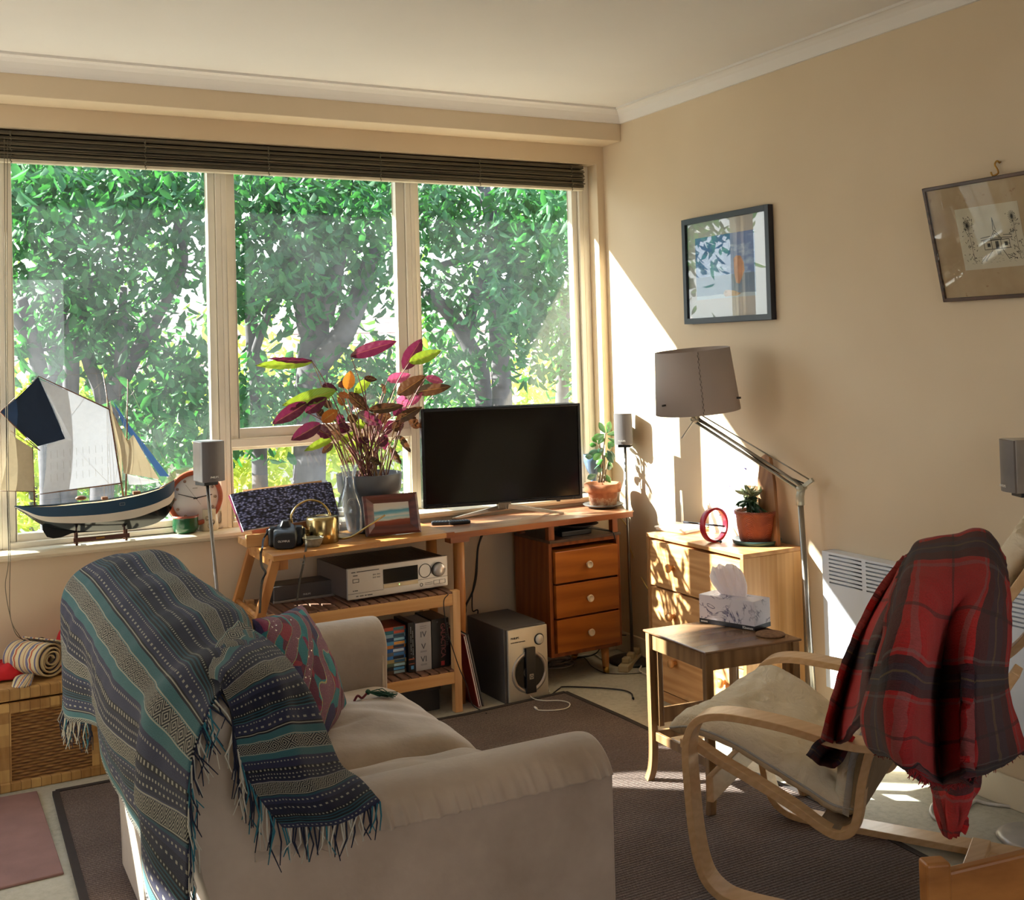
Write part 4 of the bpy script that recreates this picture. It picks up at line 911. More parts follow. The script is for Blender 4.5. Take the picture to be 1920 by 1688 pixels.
# ---- subwoofer
a = AZ(953, 1320.6, 0); b_ = AZ(1024, 1301, 0); Ls = .200; ang = .05
sb = thing('subwoofer', 'grey subwoofer with silver front panel and round port on the floor', 'speaker', (a.x-.012, a.y-.004, 0), ang)
SBW, SBD, SBH = .212, .33, .315
build('cabinet', MB().box((0, .008, 0), (SBW, SBD, SBH)), plain('sub_grey', '4E4A4A', .55, var=.06), sb, bevel=.003)
build('front_panel', MB().box((.014, -.004, .0), (SBW, .008, SBH-.006)), plain('sub_silver', 'BDB9AE', .35, .45, var=.03), sb, bevel=.003)
m = MB(); cx, cz = SBW*.56, .120
m.lathe([(.086, .0), (.084, .004), (.066, -.010), (.062, -.016), (0, -.016)], 44, T=Matrix.Translation((cx, -.006, cz)) @ Matrix.Rotation(PI/2, 4, 'X'), mi=0)
build('port_ring', MB().lathe([(.090, .0), (.089, .004), (.080, .0045), (.070, .001), (.070, 0)], 44, T=Matrix.Translation((cx, -.003, cz)) @ Matrix.Rotation(PI/2, 4, 'X')), SILVER, sb)
build('port', MB().lathe([(.071, .003), (.060, .002), (.03, .001), (0, .001)], 44, T=Matrix.Translation((cx, -.003, cz)) @ Matrix.Rotation(PI/2, 4, 'X')), plain('port_black', '0B0B0D', .35), sb)
build('centre_strip', MB().box((cx-.024, -.018, cz-.088), (cx+.024, -.006, cz+.105)), BLACKP, sb, bevel=.002)
build('emblem', MB().box((cx-.010, -.0195, cz-.028), (cx+.010, -.018, cz-.006)), SILVER, sb)
m = MB(); ring(m, (cx, cz-.017), .006, .0015, y=-.020); build('emblem_mark', m, INK, sb)
build('dial', MB().lathe([(0, .010), (.018, .010), (.020, .006), (.020, 0), (0, 0)], 32, T=Matrix.Translation((SBW*.80, -.004, .252)) @ Matrix.Rotation(PI/2, 4, 'X')), plain('dial_white', 'D9D6CF', .3, .3), sb)
m = MB(); ring(m, (SBW*.80, .252), .0225, .0025, y=-.005); build('dial_ring', m, DARKM, sb)
text('maker_name', 'PHILIPS', .013, (.028, -.005, .268), (1, 0, 0), (0, 0, 1), INK, sb)
text('model_text', 'HOME CINEMA SUBWOOFER', .0055, (.028, -.005, .252), (1, 0, 0), (0, 0, 1), INK, sb)
# ================================================================ CABLES
def cable(name, pts, r, mat, lab, n=60, cat='cable', plug=None):
    P = spline(pts, n); t = thing(name, lab, cat, P[0]); build('lead', MB().tube(P, r, 6), mat, t, world=True)
    if plug:
        d = (P[-1]-P[-2]).normalized(); build('plug', MB().tube([P[-1]-d*.002, P[-1]+d*.008, P[-1]+d*.022], [.0045, .005, .0035], 10), plug, t, world=True)
    return t
yb = -.05
for i, o in enumerate((0, .006)):
    cable('cable', [AY(905, 998, yb)+V((o, 0, 0)), AY(896, 1030, yb), AY(893, 1080, yb)+V((-o, 0, 0)), AY(886, 1110, yb), AY(874, 1135, yb) if i == 0 else AY(886, 1145, yb), AY(868, 1160, yb-.02) if i == 0 else AY(896, 1150, yb-.03), V((-1.0 if i == 0 else -.86, -.06, .1))], .005 if i == 0 else .003, WIRE_B, ('thick' if i == 0 else 'thin') + ' black cable hanging behind the desk between its leg and drawers')
cable('cable', [V((-.60, -.20, .006)), AZ(1000, 1322, .006), AZ(1022, 1312, .006), AZ(1048, 1292, .006), AZ(1060, 1288, .006), AZ(1120, 1290, .006), AZ(1165, 1294, .006), AZ(1183, 1300, .006), AZ(1187, 1308, .006)], .0032, WIRE_B, 'black cable snaking over the floor in front of the desk', plug=BLACKP)
cable('cable', [V((-.60, -.34, .010)), AZ(1030, 1298, .010), AZ(1012, 1290, .04), AZ(996, 1291, .03), AZ(992, 1300, .02), AZ(1000, 1310, .015), AZ(1020, 1314, .016), AZ(1050, 1314, .016), AZ(1068, 1319, .016), AZ(1063, 1328, .016), AZ(1040, 1332, .016), AZ(1012, 1332, .016), AZ(1006, 1329, .016)], .0022, WIRE_W, 'thin white cable looped on the rug corner by the subwoofer', plug=WHITEP)
cable('cable', [onDesk(.955, .22, .715), AY(1171, 980, -.20), AY(1182, 1030, -.18), AY(1196, 1070, -.15), AX(1212, 1100, -.06), AX(1222, 1112, -.012)], .003, plain('yellow_wire', 'D2B76A', .5), 'yellow cable drooping from the desk end to the drawers')
cable('cable', [V((-.60, -.10, .005)), AZ(1100, 1228, .006), AZ(1130, 1236, .006), AZ(1160, 1240, .006), AZ(1190, 1236, .006), AZ(1203, 1246, .006), AZ(1199, 1258, .006), AZ(1215, 1266, .006), AZ(1232, 1270, .006)], .004, WIRE_W, 'white cable lying behind the desk leg towards the pine drawers')
cable('cable', [V((-.55, -.15, .005)), AZ(1085, 1232, .006), AZ(1110, 1250, .006), AZ(1135, 1262, .006), AZ(1170, 1264, .006), AZ(1205, 1262, .006)], .002, WIRE_B, 'thin dark cable on the floor behind the tapered desk leg')
cable('cable', [V((-.3, -.05, .005)), V((-.18, -.08, .02)), V((-.12, -.10, .10)), AY(1178, 1190, -.10), AY(1172, 1168, -.06), AY(1176, 1120, -.05), AY(1170, 1010, -.05)], .0028, WIRE_B, 'black cable rising along the corner behind the desk')
cable('cable', [V((-1.13, -.472, .495)), AY(832, 1130, -.484), AY(838, 1180, -.484), AY(850, 1220, -.486), AY(862, 1255, -.487), AY(875, 1285, -.487), AY(885, 1320, -.49), AZ(905, 1334, .006), AZ(912, 1338, .014)], .0022, WIRE_B, 'thin black wire trailing down the front of the slatted shelf')
cable('cable', [onDesk(PX+.19, .11, PZ1+.036), onDesk(PX+.26, .06, PZ1+.036), onDesk(PX+.33, .04, PZ1+.022), onDesk(PX+.345, -.004, PZ1+.016), onDesk(PX+.352, -.010, PZ1-.018)], .0028, WIRE_B, 'short black lead curling over the open desk shelf')
for k, (x, y, c) in enumerate(((-.52, -.10, 'black'), (-.42, -.16, 'grey'))):
    P = [V((x+.07*math.cos(a_*1.0)*(1-.02*a_), y+.045*math.sin(a_), .006+.0035*a_)) for a_ in [j*.5 for j in range(30)]]
    cable('cable', P, .0035, WIRE_B if k == 0 else plain('grey_wire', '8D8678', .6), c+' coiled cable heaped under the desk drawers', 90)
pb_ = thing('power_strip', 'cream power strip lying in the corner behind the desk leg', 'power strip', (-.10, -.27, 0), .7)
build('housing', MB().box((-.14, -.025, 0), (.14, .025, .03)), plain('cream_plastic', 'BFAF8E', .5), pb_, bevel=.004)
for x in (-.08, 0, .08): build('plug', MB().box((x-.02, -.018, .03), (x+.02, .018, .055)), plain('plug_cream', 'B5A584', .5), pb_, bevel=.005)
# ================================================================ THINGS ON THE CONSOLE
def fr4(TL_, TR_, BR_, BL_, f):                        # inner quad inset
    c = (TL_+TR_+BR_+BL_)/4; return [c+(p-c)*f for p in (TL_, TR_, BR_, BL_)]
def flat(m, o, ex, ey, pts, n, off=0, mi=0, th=.0006):
    P = [o+ex*x+ey*y+n*off for x, y in pts]; m.poly3(P, th, n, mi)
def ribbon(m, pts, w, n, mi=0):
    P = [V(p) for p in pts]
    for a_, b2 in zip(P, P[1:]):
        if (b2-a_).length < 1e-6: continue
        s_ = (b2-a_).cross(n).normalized()*w/2; m.add([a_+s_, a_-s_, b2-s_, b2+s_], [(0, 1, 2, 3)], mi)
# book on a wooden stand
lean = V((0, .55, 1)).normalized()
bBL = AZ(456, 1001, TZ+.045); bBL.y = max(bBL.y, -.19); 
y0b = -.185
bl_ = AY(456, 998, y0b); br_ = AY(634, 968, y0b-.01)
tl_ = AY(431, 929, y0b+.075); tr_ = AY(618.5, 906, y0b+.07)
bk = thing('open_book', 'open picture book showing dark wet pebbles propped on a wooden stand', 'book', bl_)
nB = (br_-bl_).cross(tl_-bl_).normalized(); nB = -nB if nB.y > 0 else nB
def pebble():
    t = NT('pebble_print'); co = t.co('UV', (1, 1.35, 1))
    v = t.n('ShaderNodeTexVoronoi', feature='F1'); t.put(v.inputs[0], co); v.inputs['Scale'].default_value = 17
    d = v.outputs['Distance']; s = t.sep(co); 
    c = t.ramp(d, [(.08, hx('DCE2FA')), (.28, hx('8C94C4')), (.48, hx('4A5078')), (.72, hx('0E1020'))]); n = t.noise(co, 2.5, 2)
    c = t.mix(t.M('MULTIPLY', n, .5), c, t.ramp(t.sep(v.outputs['Color'])[0], [(0, hx('3A3560')), (.5, hx('55607A')), (1, hx('8A5A50'))]), 'OVERLAY')
    return t.out(t.bsdf(c, .3))
def page(a_, b2, c_, d_, name):                         # bulging page, TL TR BR BL
    G = []; U = []
    for i in range(9):
        r_ = []; u_ = []
        for j in range(15):
            u, v = j/14, i/8; p = a_.lerp(b2, u).lerp(d_.lerp(c_, u), v); r_.append(p+nB*.012*math.sin(PI*min(1, u if name else 1-u))**.6); u_.append((u, 1-v))
        G.append(r_); U.append(u_)
    return build('page', MB().grid(G, 0, U), PEB, bk, world=True, fix=False)
PEB = pebble(); tm, bm_ = tl_.lerp(tr_, .52)+V((0, 0, .004)), bl_.lerp(br_, .56)
page(tl_+nB*.0115, tm+nB*.0115, bm_+nB*.0115, bl_+nB*.0115, 0); page(tm+nB*.0115, tr_+nB*.0115, br_+nB*.0115, bm_+nB*.0115, 1)
build('page_block', MB().poly3([tl_, tm, bm_, bl_], .011, nB), plain('paper_edge', 'DAD6DE', .7), bk, world=True); build('page_block', MB().poly3([tm, tr_, br_, bm_], .011, nB), plain('paper_edge', 'DAD6DE', .7), bk, world=True)
ex = (tr_-tl_).normalized()*.006
build('cover', MB().poly3([tl_-ex, tr_+ex, br_+ex, bl_-ex], -.004, nB), plain('magenta_cover', '8E2C58', .4), bk, world=True)
bs = thing('book_stand', 'wooden book stand holding the open pebble book', 'book stand', (bl_.x, y0b, TZ))
q1, q2 = AY(455, 919, y0b+.088), AY(603, 901, y0b+.085)
build('back_board', MB().poly3([q1, q2, V((q2.x-.0, y0b+.02, TZ+.04)), V((q1.x+.02, y0b+.02, TZ+.04))], .008, -nB), PINEX, bs, world=True)
m = MB(); xa, xb_ = AZ(497, 1022, TZ).x, AZ(455, 1003, TZ).x
build('base_block', MB().box((bl_.x+.0, y0b-.03, TZ), (br_.x-.02, y0b+.09, TZ+.028)), PINEX, bs, world=True, bevel=.002)
build('lip', MB().box((bl_.x+.0, y0b-.045, TZ+.0), (br_.x-.02, y0b-.03, TZ+.05)), PINEX, bs, world=True, bevel=.002)
# camera in its leather case
LEA = plain('black_leather', '0D0E12', .42, var=.2, bump=.3, bs=160)
p = AZ(540, 1028, TZ); px_ = p.x; py_ = p.y+.03
cm = thing('cased_camera', 'camera in a black leather case with its strap hanging from the console board', 'camera', (px_, py_, TZ), -.35)
m = MB(); W_ = .068
rows = []
for u, (hw_, z0_, z1_, yy) in enumerate([(.040, .004, .058, -.062), (.047, .0, .066, -.055), (.049, .0, .074, -.02), (.048, .0, .090, .008), (.03, .002, .098, .022)]):
    r_ = []
    for k in range(17):
        a_ = 2*PI*k/16; cx_, sx_ = math.cos(a_), math.sin(a_); e_ = .55
        r_.append(V((hw_*math.copysign(abs(cx_)**e_, cx_), yy, (z0_+z1_)/2+(z1_-z0_)/2*math.copysign(abs(sx_)**e_, sx_))))
    rows.append(r_)
m.grid(rows); m.add(rows[0], [tuple(range(17))]); m.add(rows[-1], [tuple(range(17))[::-1]])
build('lens_hood', m, LEA, cm)
build('body', MB().box((-.070, .0, .0), (.070, .05, .080)), LEA, cm, bevel=.014, seg=4)
m = MB(); m.add([(-.022, -.01, .078), (.022, -.01, .078), (.03, .045, .078), (-.03, .045, .078), (-.012, .0, .106), (.012, .0, .106), (.014, .03, .106), (-.014, .03, .106)], [(0,3,2,1),(4,5,6,7),(0,1,5,4),(1,2,6,5),(2,3,7,6),(3,0,4,7)])
build('viewfinder_hump', m, LEA, cm, bevel=.006, seg=3)
text('embossed_name', 'OLYMPUS', .0105, (-.026, -.0665, .030), (1, 0, 0), (0, 0, 1), WHITEP, cm)
for sgn in (-1, 1): build('strap_lug', MB().cbox((sgn*.073, .02, .06), (.008, .02, .022)), LEA, cm, bevel=.002)
def strap(pts, wd):
    P = spline(pts, 40); m = MB(); m.strip(P, wd, .002, V((.9, .43, 0))); return build('strap', m, LEA, cm, world=True)
ye = -.50
strap([AY(503, 996, py_), AY(494, 1012, py_-.03), AY(492, 1026, ye+.01), AY(489, 1040, ye-.002), AY(491, 1062, ye-.004), AY(498, 1074, ye-.006), AY(492, 1088, ye), AY(489, 1115, ye), AY(487, 1150, ye)], .010)
strap([AY(567, 992, py_), AY(572, 1006, py_-.03), AY(574, 1022, ye+.05), AY(572, 1040, ye+.035), AY(568, 1062, ye+.03), AY(562, 1090, ye+.03), AY(557, 1125, ye+.03)], .010)
bp = AY(567, 1054, ye+.026); build('buckle', frame(-.008, .008, -.008, .008, .0018, -.001, .001, MB()), SILVER, cm).matrix_basis = WM(cm).inverted() @ Matrix.Translation(bp)
# small bowl
p = AZ(590, 1026, TZ); p.y += .02
t = thing('bowl', 'tiny grey ceramic bowl in front of the brass watering can', 'bowl', (p.x, p.y, TZ))
build('body', MB().lathe([(0, 0), (.026, 0), (.034, .012), (.042, .034), (.044, .036), (.040, .036), (.032, .015), (.0, .006)], 36), plain('speckled_ceramic', '8B8878', .35, var=.3, scale=70), t)
# brass watering can
GOLD = plain('polished_brass', 'B09A6A', .2, 1.0, var=.05)
p = AZ(605, 1019, TZ); wcy = p.y+.035; wcx = AY(605, 1000, wcy).x
wc = thing('watering_can', 'brass watering can with a hoop handle and long thin spout', 'watering can', (wcx, wcy, TZ))
rw = (AY(634, 1000, wcy).x-AY(576, 1000, wcy).x)/2; hw2 = AY(605, 967, wcy).z-TZ
build('body', MB().lathe([(0, 0), (rw*.97, 0), (rw, .004), (rw, hw2-.012), (rw*.93, hw2-.003), (rw*.8, hw2), (rw*.42, hw2), (rw*.40, hw2-.006), (0, hw2-.006)], 48), GOLD, wc)
build('filler_hole', MB().lathe([(0, hw2-.004), (rw*.4, hw2-.004)], 24), plain('can_dark', '2A2014', .6), wc)
L_ = lambda a_, b2, Y=None: loc(wc, AY(a_, b2, wcy if Y is None else Y))
build('handle', MB().tube(spline([L_(547, 978), L_(546, 966), L_(556, 950), L_(572, 940), L_(586, 938), L_(602, 943), L_(614, 955), L_(620, 968)], 40), .0042, 10), GOLD, wc)
build('handle_arm', MB().tube(spline([L_(547, 975), L_(549, 990), L_(560, 1000), L_(578, 1004)], 20), .0042, 10), GOLD, wc)
yq = wcy-.06
build('spout', MB().tube(spline([L_(632, 1009), L_(642, 1010, wcy-.02), L_(660, 1006, wcy-.04), L_(690, 987, yq), L_(722, 966, yq-.02)], 40), [.0052-.000045*k for k in range(41)], 12), GOLD, wc)
# glass carafe
p = AZ(655, 1002, TZ); gy = p.y-.045; gx = AY(656, 950, gy).x
gc = thing('glass_carafe', 'clear glass carafe with flared lip beside the photo frame', 'carafe', (gx, gy, TZ))
def gr(px1, px2, py): return (AY(px2, py, gy).x-AY(px1, py, gy).x)/2, AY((px1+px2)/2, py, gy).z-TZ
prof = [gr(634, 667, 873), gr(638, 664, 885), gr(641, 663, 900), gr(639, 665, 918), gr(634, 671, 935), gr(630, 677, 955), gr(631, 678, 975), gr(634, 679, 998)]
prof = sorted(prof, key=lambda q: -q[1]); po = spline([V((r_, 0, z_)) for r_, z_ in prof], 40)
out_ = [(v_.x, max(v_.z, .0015)) for v_ in po]; inn = [(max(r_-.0022, .001), max(z_, .006)) for r_, z_ in out_]
build('body', MB().lathe([(0, .001)]+out_[::-1]+inn+[(0, .006)], 48), clearglass('carafe_glass', (.96, .98, 1), .10, .10), gc)
mm = MB(); rr2 = .0165; bz = AY(650, 940, gy).z-TZ; br2 = -gr(634, 671, 938)[0]-.0005
for rad in (.016, .010): mm.tube([(rad*math.cos(2*PI*k/28)-.008, br2+.004*(math.cos(2*PI*k/28))**2*.3, bz+rad*math.sin(2*PI*k/28)) for k in range(29)], .0012, 6, cap=False)
build('embossed_seal', mm, clearglass('seal_glass', (.95, .98, 1), .6), gc)
# photo frame
FW = wood('maroon_wood', '6E3A34', '41201E', 'X', 12, .35)
q = [AY(680, 931, -.285), AY(781, 922.7, -.295), AY(790.4, 997.7, -.325), AY(688, 1007, -.315)]
nF = (q[1]-q[0]).cross(q[3]-q[0]).normalized(); nF = -nF if nF.y > 0 else nF
pf_ = thing('photo_frame', 'small dark maroon wooden photo frame with a beach photo on the console', 'photo frame', q[3])
qi = [AP(701, 944.6, q[0], nF), AP(766.5, 940, q[0], nF), AP(770.6, 982, q[0], nF), AP(704, 987, q[0], nF)]
m = MB()
for i in range(4):
    j = (i+1) % 4; m.add([q[i], q[j], qi[j]-nF*.008, qi[i]-nF*.008, q[i]-nF*.018, q[j]-nF*.018, q[i]+nF*.004+(qi[i]-q[i])*.25, q[j]+nF*.004+(qi[j]-q[j])*.25], [(0, 1, 7, 6), (6, 7, 2, 3), (0, 4, 5, 1), (4, 3, 2, 5)])
build('frame', m, FW, pf_, world=True, fix=False)
def beach():
    t = NT('beach_photo'); s = t.sep(t.co('UV')); n = t.noise(t.co('UV', (1, 3, 1)), 3.5, 3)
    y = t.M('ADD', s[1], t.M('MULTIPLY', t.M('SUBTRACT', n, .5), .12)); y = t.M('SUBTRACT', y, t.M('MULTIPLY', s[0], .08))
    c = t.ramp(y, [(0, hx('6E3020')), (.17, hx('8A4A38')), (.22, hx('B9C4C0')), (.34, hx('8CBCC8')), (.40, hx('C9CFCB')), (.50, hx('6FA8BC')), (.60, hx('4790AC')), (.68, hx('BFC8C8')), (.8, hx('C6C4BE'))])
    return t.out(t.bsdf(c, .35))
build('photo', MB().grid([[qi[3]-nF*.008, qi[2]-nF*.008], [qi[0]-nF*.008, qi[1]-nF*.008]], 0, [[(0, 0), (1, 0)], [(0, 1), (1, 1)]]), beach(), pf_, world=True, fix=False)
build('back_board', MB().poly3([p_-nF*.010 for p_ in q], .008, -nF), DKWOOD, pf_, world=True)
build('easel_leg', MB().bar((q[0]+q[1])/2-nF*.018-V((0, 0, .03)), V(((q[0].x+q[1].x)/2, q[0].y+.075, TZ+.004)), .03, .003), DKWOOD, pf_, world=True)
# ================================================================ POTTED CALATHEA
yP = -.125; cP = AY(692, 890, yP); rP = (AY(750, 888, yP).x-AY(634, 888, yP).x)/2; hP = AY(692, 887, yP).z-TZ
pl = thing('potted_plant', 'calathea with long purple and green leaves in a dark grey pot', 'potted plant', (cP.x, yP, TZ))
build('pot', MB().lathe([(0, 0), (rP*.66, 0), (rP*.70, .01), (rP*.90, hP*.68), (rP*.955, hP*.70), (rP, hP-.004), (rP*.99, hP), (rP*.93, hP), (rP*.86, hP*.8), (0, hP*.8)], 48), plain('charcoal_pot', '55585F', .45, var=.06), pl)
build('soil', MB().lathe([(0, hP*.90), (rP*.9, hP*.88), (rP*.88, hP*.8)], 30), SOIL, pl)
def cal(name, top, mid, under, tr):
    t = NT(name); uv = t.sep(t.co('UV')); n = t.M('SINE', t.M('MULTIPLY', t.M('ADD', uv[1], t.M('MULTIPLY', t.M('ABSOLUTE', t.M('SUBTRACT', uv[0], .5)), .5)), 90))
    rib = t.M('LESS_THAN', t.M('ABSOLUTE', t.M('SUBTRACT', uv[0], .5)), .03)
    c = t.mix(t.M('MULTIPLY', t.M('ADD', n, 1), .25), hx(top), hx(mid)); c = t.mix(rib, c, hx('B9A05A'))
    g = t.n('ShaderNodeNewGeometry'); c2 = t.mix(g.outputs['Backfacing'], c, t.mix(t.M('MULTIPLY', rib, .6), hx(under), hx('B08090')))
    p = t.bsdf(c2, .32); tl = t.n('ShaderNodeBsdfTranslucent'); t.put(tl.inputs[0], hx(tr)); m = t.n('ShaderNodeMixShader'); t.put(m.inputs[0], .35)
    t.t.links.new(p, m.inputs[1]); t.t.links.new(tl.outputs[0], m.inputs[2]); return t.out(m.outputs[0])
CL = {'g': cal('calathea_green', '6F9A2A', 'A4BE3C', '5C2436', '88982A'), 'p': cal('calathea_purple', '4C2030', '682C3E', '4E3A22', '5A1830'), 'd': cal('calathea_dark', '4A3A26', '5E4A2C', '542438', '4A2A18'),
      'r': cal('calathea_pink', 'A0486A', 'B8607E', '8A3858', 'B04A6C'), 'o': cal('calathea_orange', 'B0502A', 'D08A30', '8A3A2A', 'B06A24')}
# leaf list: base, tip, width in quarter pixels of a detail view, kind
LV = [(660,235,235,262,62,'g'),(660,228,330,208,36,'p'),(950,190,1300,80,80,'p'),(1345,290,1485,62,100,'p'),(1390,238,1632,150,74,'g'),(1225,375,1400,330,66,'r'),(1300,482,1515,338,96,'d'),(1515,350,1645,388,52,'r'),(1425,462,1705,418,74,'d'),(1395,560,1490,462,40,'r'),(1085,597,1350,562,62,'d'),(1285,680,1488,572,64,'d'),(835,450,435,562,86,'g'),(618,545,362,702,84,'p'),(610,612,772,500,74,'p'),(735,680,855,596,70,'o'),(722,700,502,822,84,'p'),(835,790,600,905,52,'g'),(815,845,735,922,44,'d'),(680,735,810,785,84,'p'),(1000,622,1190,702,74,'p'),(925,440,950,300,70,'o'),(975,472,1110,350,60,'g'),(1050,355,1150,370,36,'d'),(930,470,1090,605,80,'d'),(1120,620,1255,655,90,'d'),(1150,775,1275,680,84,'p'),(1315,790,1402,915,42,'d'),(1235,880,1332,1002,58,'d'),(1185,775,1220,905,64,'p'),(860,860,985,755,46,'g'),(940,920,1012,828,66,'g'),(1380,660,1470,725,70,'d'),(740,410,850,450,52,'p'),(865,470,940,505,44,'o'),(930,990,972,930,40,'g'),(1090,965,1175,1005,52,'d'),(850,720,945,745,70,'p'),(1290,520,1395,545,66,'r'),(1275,640,1330,560,50,'p'),(870,380,905,430,50,'d'),(820,660,900,640,50,'d'),(1020,800,1085,860,56,'p'),(700,640,745,590,44,'d'),(905,700,820,640,60,'p'),(1040,690,1120,620,64,'d'),(1190,600,1290,560,56,'g'),(1060,560,990,500,60,'d'),(900,560,850,500,50,'o'),(1210,470,1180,400,44,'d'),(1150,860,1230,800,60,'p'),(990,720,1060,680,56,'g'),(800,580,750,520,48,'d'),(1100,700,1040,640,66,'p'),(1330,600,1420,640,56,'p'),(880,800,800,760,60,'d'),(1260,740,1350,700,64,'d'),(1010,560,960,600,50,'p'),(930,640,1000,690,60,'d')]
def leafblade(b, t_, w, face):
    d = (t_-b); L = d.length; d.normalize(); s = (face-d*face.dot(d)).normalized(); s, n = d.cross(s).normalized(), s
    G = []; U = []
    for i in range(15):
        u = i/14; ww = w*(math.sin(PI*min(1, u**.85*.97+.03))**.75)*(1 if u < .97 else .6)
        G.append([b+d*L*u+s*ww*(j/4-1)+n*(.30*ww*abs(j/4-1)-.10*L*math.sin(PI*u)*.5+.003*math.sin(u*30+j)) for j in range(9)]); U.append([(j/8, u) for j in range(9)])
    return G, U
random.seed(11)
for i, (bx, by, tx, ty, wd, k) in enumerate(LV):
    if wd == 0: continue
    a_ = (420+bx/4, 620+by/4); b2 = (420+tx/4, 620+ty/4)
    dep = yP+random.uniform(-.09, .09)*(1 if by > 400 else .7); B_ = AY(a_[0], a_[1], dep); T_ = AY(b2[0], b2[1], dep+random.uniform(-.05, .05))
    face = V((random.uniform(-.25, .25), -1, random.uniform(.0, .6)))
    if k in 'pr' : face = -face*V((1, 1, 1)).length if False else face
    G, U = leafblade(loc(pl, B_), loc(pl, T_), wd/4/2/2099*4.85*1.32, face)
    build('leaf', MB().grid(G, 0, U), CL[k], pl, fix=False)
    ang_ = random.uniform(0, 2*PI); rb_ = rP*random.uniform(.1, .55); r0 = V((rb_*math.cos(ang_)+.3*rP*((bx-1090)/400), rb_*math.sin(ang_)*.7, hP*.86)); lb = loc(pl, B_)
    P = spline([r0, r0.lerp(lb, .4)+V((0, 0, .05)), r0.lerp(lb, .75)+V((0, 0, .04)), lb], 16)
    build('stem', MB().tube(P, [.0032-.0001*q_ for q_ in range(17)], 6), plain('calathea_stem', '6E3A34', .5, var=.3) if i % 3 else plain('calathea_stem_tan', '9A7A50', .5, var=.3), pl, fix=False)
# ================================================================ ON THE SILL
SZt = .775; yH = .033
SHB = plain('ship_blue', '173C56', .35, var=.08); SHW = plain('ship_white', 'D8CFC0', .4, var=.04); SHK = plain('ship_black', '0E1216', .12, var=.05)
def sailcloth(name, h, tr):
    t = NT(name); co = t.co('Object'); n = t.noise(co, 60, 3, .6); c = t.ramp(n, [(.3, tuple(x*.92 for x in hx(h))), (.7, hx(h))])
    p = t.bsdf(c, .9, 0, t.bump(n, .3, .002)); tl = t.n('ShaderNodeBsdfTranslucent'); t.put(tl.inputs[0], hx(tr)); m = t.n('ShaderNodeMixShader'); t.put(m.inputs[0], .12)
    t.t.links.new(p, m.inputs[1]); t.t.links.new(tl.outputs[0], m.inputs[2]); return t.out(m.outputs[0])
SAILW = sailcloth('sail_white', 'D2D3D6', 'D8DCE6'); SAILN = sailcloth('sail_navy', '1A2638', '203048'); SAILT = sailcloth('sail_tan', 'BBAB90', 'CDBB98'); SAILB = sailcloth('sail_blue', '2E4A70', '44689A')
SP = wood('spar_wood', '7A5030', '4A2C18', 'X', 30, .4)
s0 = AY(175, 960, yH)
ship = thing('model_ship', 'model sailing ship with blue and white hull and canvas sails on the sill', 'model ship', (s0.x, yH, SZt))
# hull: stations along length, half breadth from profile
def SPx(x, y, dy=0): return AY(x, y, yH+dy)
stx = [27, 45, 70, 100, 150, 200, 250, 285, 305, 318, 327]
sheer = [949, 949.5, 949, 948, 943, 938, 929, 920, 913, 907, 901]          # deck edge
bw = [950, 957, 967, 972, 975, 973, 968, 960, 952, 946, 934]           # blue/white line approx bottom of blue
wk = [951, 961, 972, 979, 981, 979, 973, 963, 956, 950, 938]        # bottom of white
kl = [952, 963, 980, 992, 997, 996, 992, 984, 974, 960, 940]            # hull bottom
hb = [.004, .022, .034, .040, .044, .044, .041, .032, .022, .012, .002]
def hullband(y_a, y_b, fa, fb, mat, name, n=4):
    m = MB()
    for sg in (-1, 1):
        G = []
        for k in range(n+1):
            u = k/n; f = fa+(fb-fa)*u
            r_ = [SPx(x, y_a[i]+(y_b[i]-y_a[i])*u, 0)+V((0, sg*hb[i]*f, 0)) for i, x in enumerate(stx)]; G.append(spline(r_, 40))
        m.grid(G)
    return build(name, m, mat, ship, world=True, fix=False)
blue_b = [a_+(b2-a_)*.62 for a_, b2 in zip(sheer, bw)]; blue_b = [950, 956, 965, 967, 965, 961, 953, 944, 936, 930, 920]; wht_b = [951, 959, 972, 978, 979, 976, 969, 958, 950, 944, 932]
hullband(sheer, blue_b, 1.0, 1.0, SHB, 'hull_topside'); hullband(blue_b, wht_b, 1.0, .92, SHW, 'hull_stripe'); hullband(wht_b, kl, .92, .05, SHK, 'hull_bottom', 6)
m = MB(); G = [spline([SPx(x, sheer[i]+3)+V((0, sg*hb[i]*.98, 0)) for i, x in enumerate(stx)], 40) for sg in (-1, 1)]; m.grid(G); build('deck', m, plain('deck_wood', 'A98A60', .5), ship, world=True, fix=False)
kp = [(78, 975), (80, 995), (88, 1007), (100, 1010), (115, 1008), (135, 1000), (180, 997), (240, 992), (275, 985), (300, 973), (312, 956), (318, 945), (300, 960), (260, 970), (180, 985), (120, 985)]
build('keel', MB().poly3([SPx(x, y, -.005) for x, y in kp], .010, (0, 1, 0)), SHK, ship, world=True)
def spar(name, a_, b2, r=.0022, dy=0, mat=None): return build(name, MB().tube([SPx(*a_, dy), SPx(*b2, dy)], [r*1.2, r*.7], 8), mat or SP, ship, world=True)
spar('mast', (231, 930), (193, 697), .0032); spar('mast', (236, 930), (240, 711), .0030, -.004); spar('mizzen_mast', (65, 948), (61, 838), .0026); spar('gaff', (206, 768), (71, 705), .0026, -.004); spar('boom', (230, 906), (75, 927), .0024, -.004); spar('mizzen_boom', (68, 922), (0, 921), .0018); spar('mizzen_gaff', (75, 845), (20, 808), .0016); spar('bowsprit', (300, 915), (330, 899), .0025)
spar('topsail_yard', (0, 773), (75, 845), .002, -.012); spar('topsail_yard', (0, 773), (72, 706), .0016, -.012)
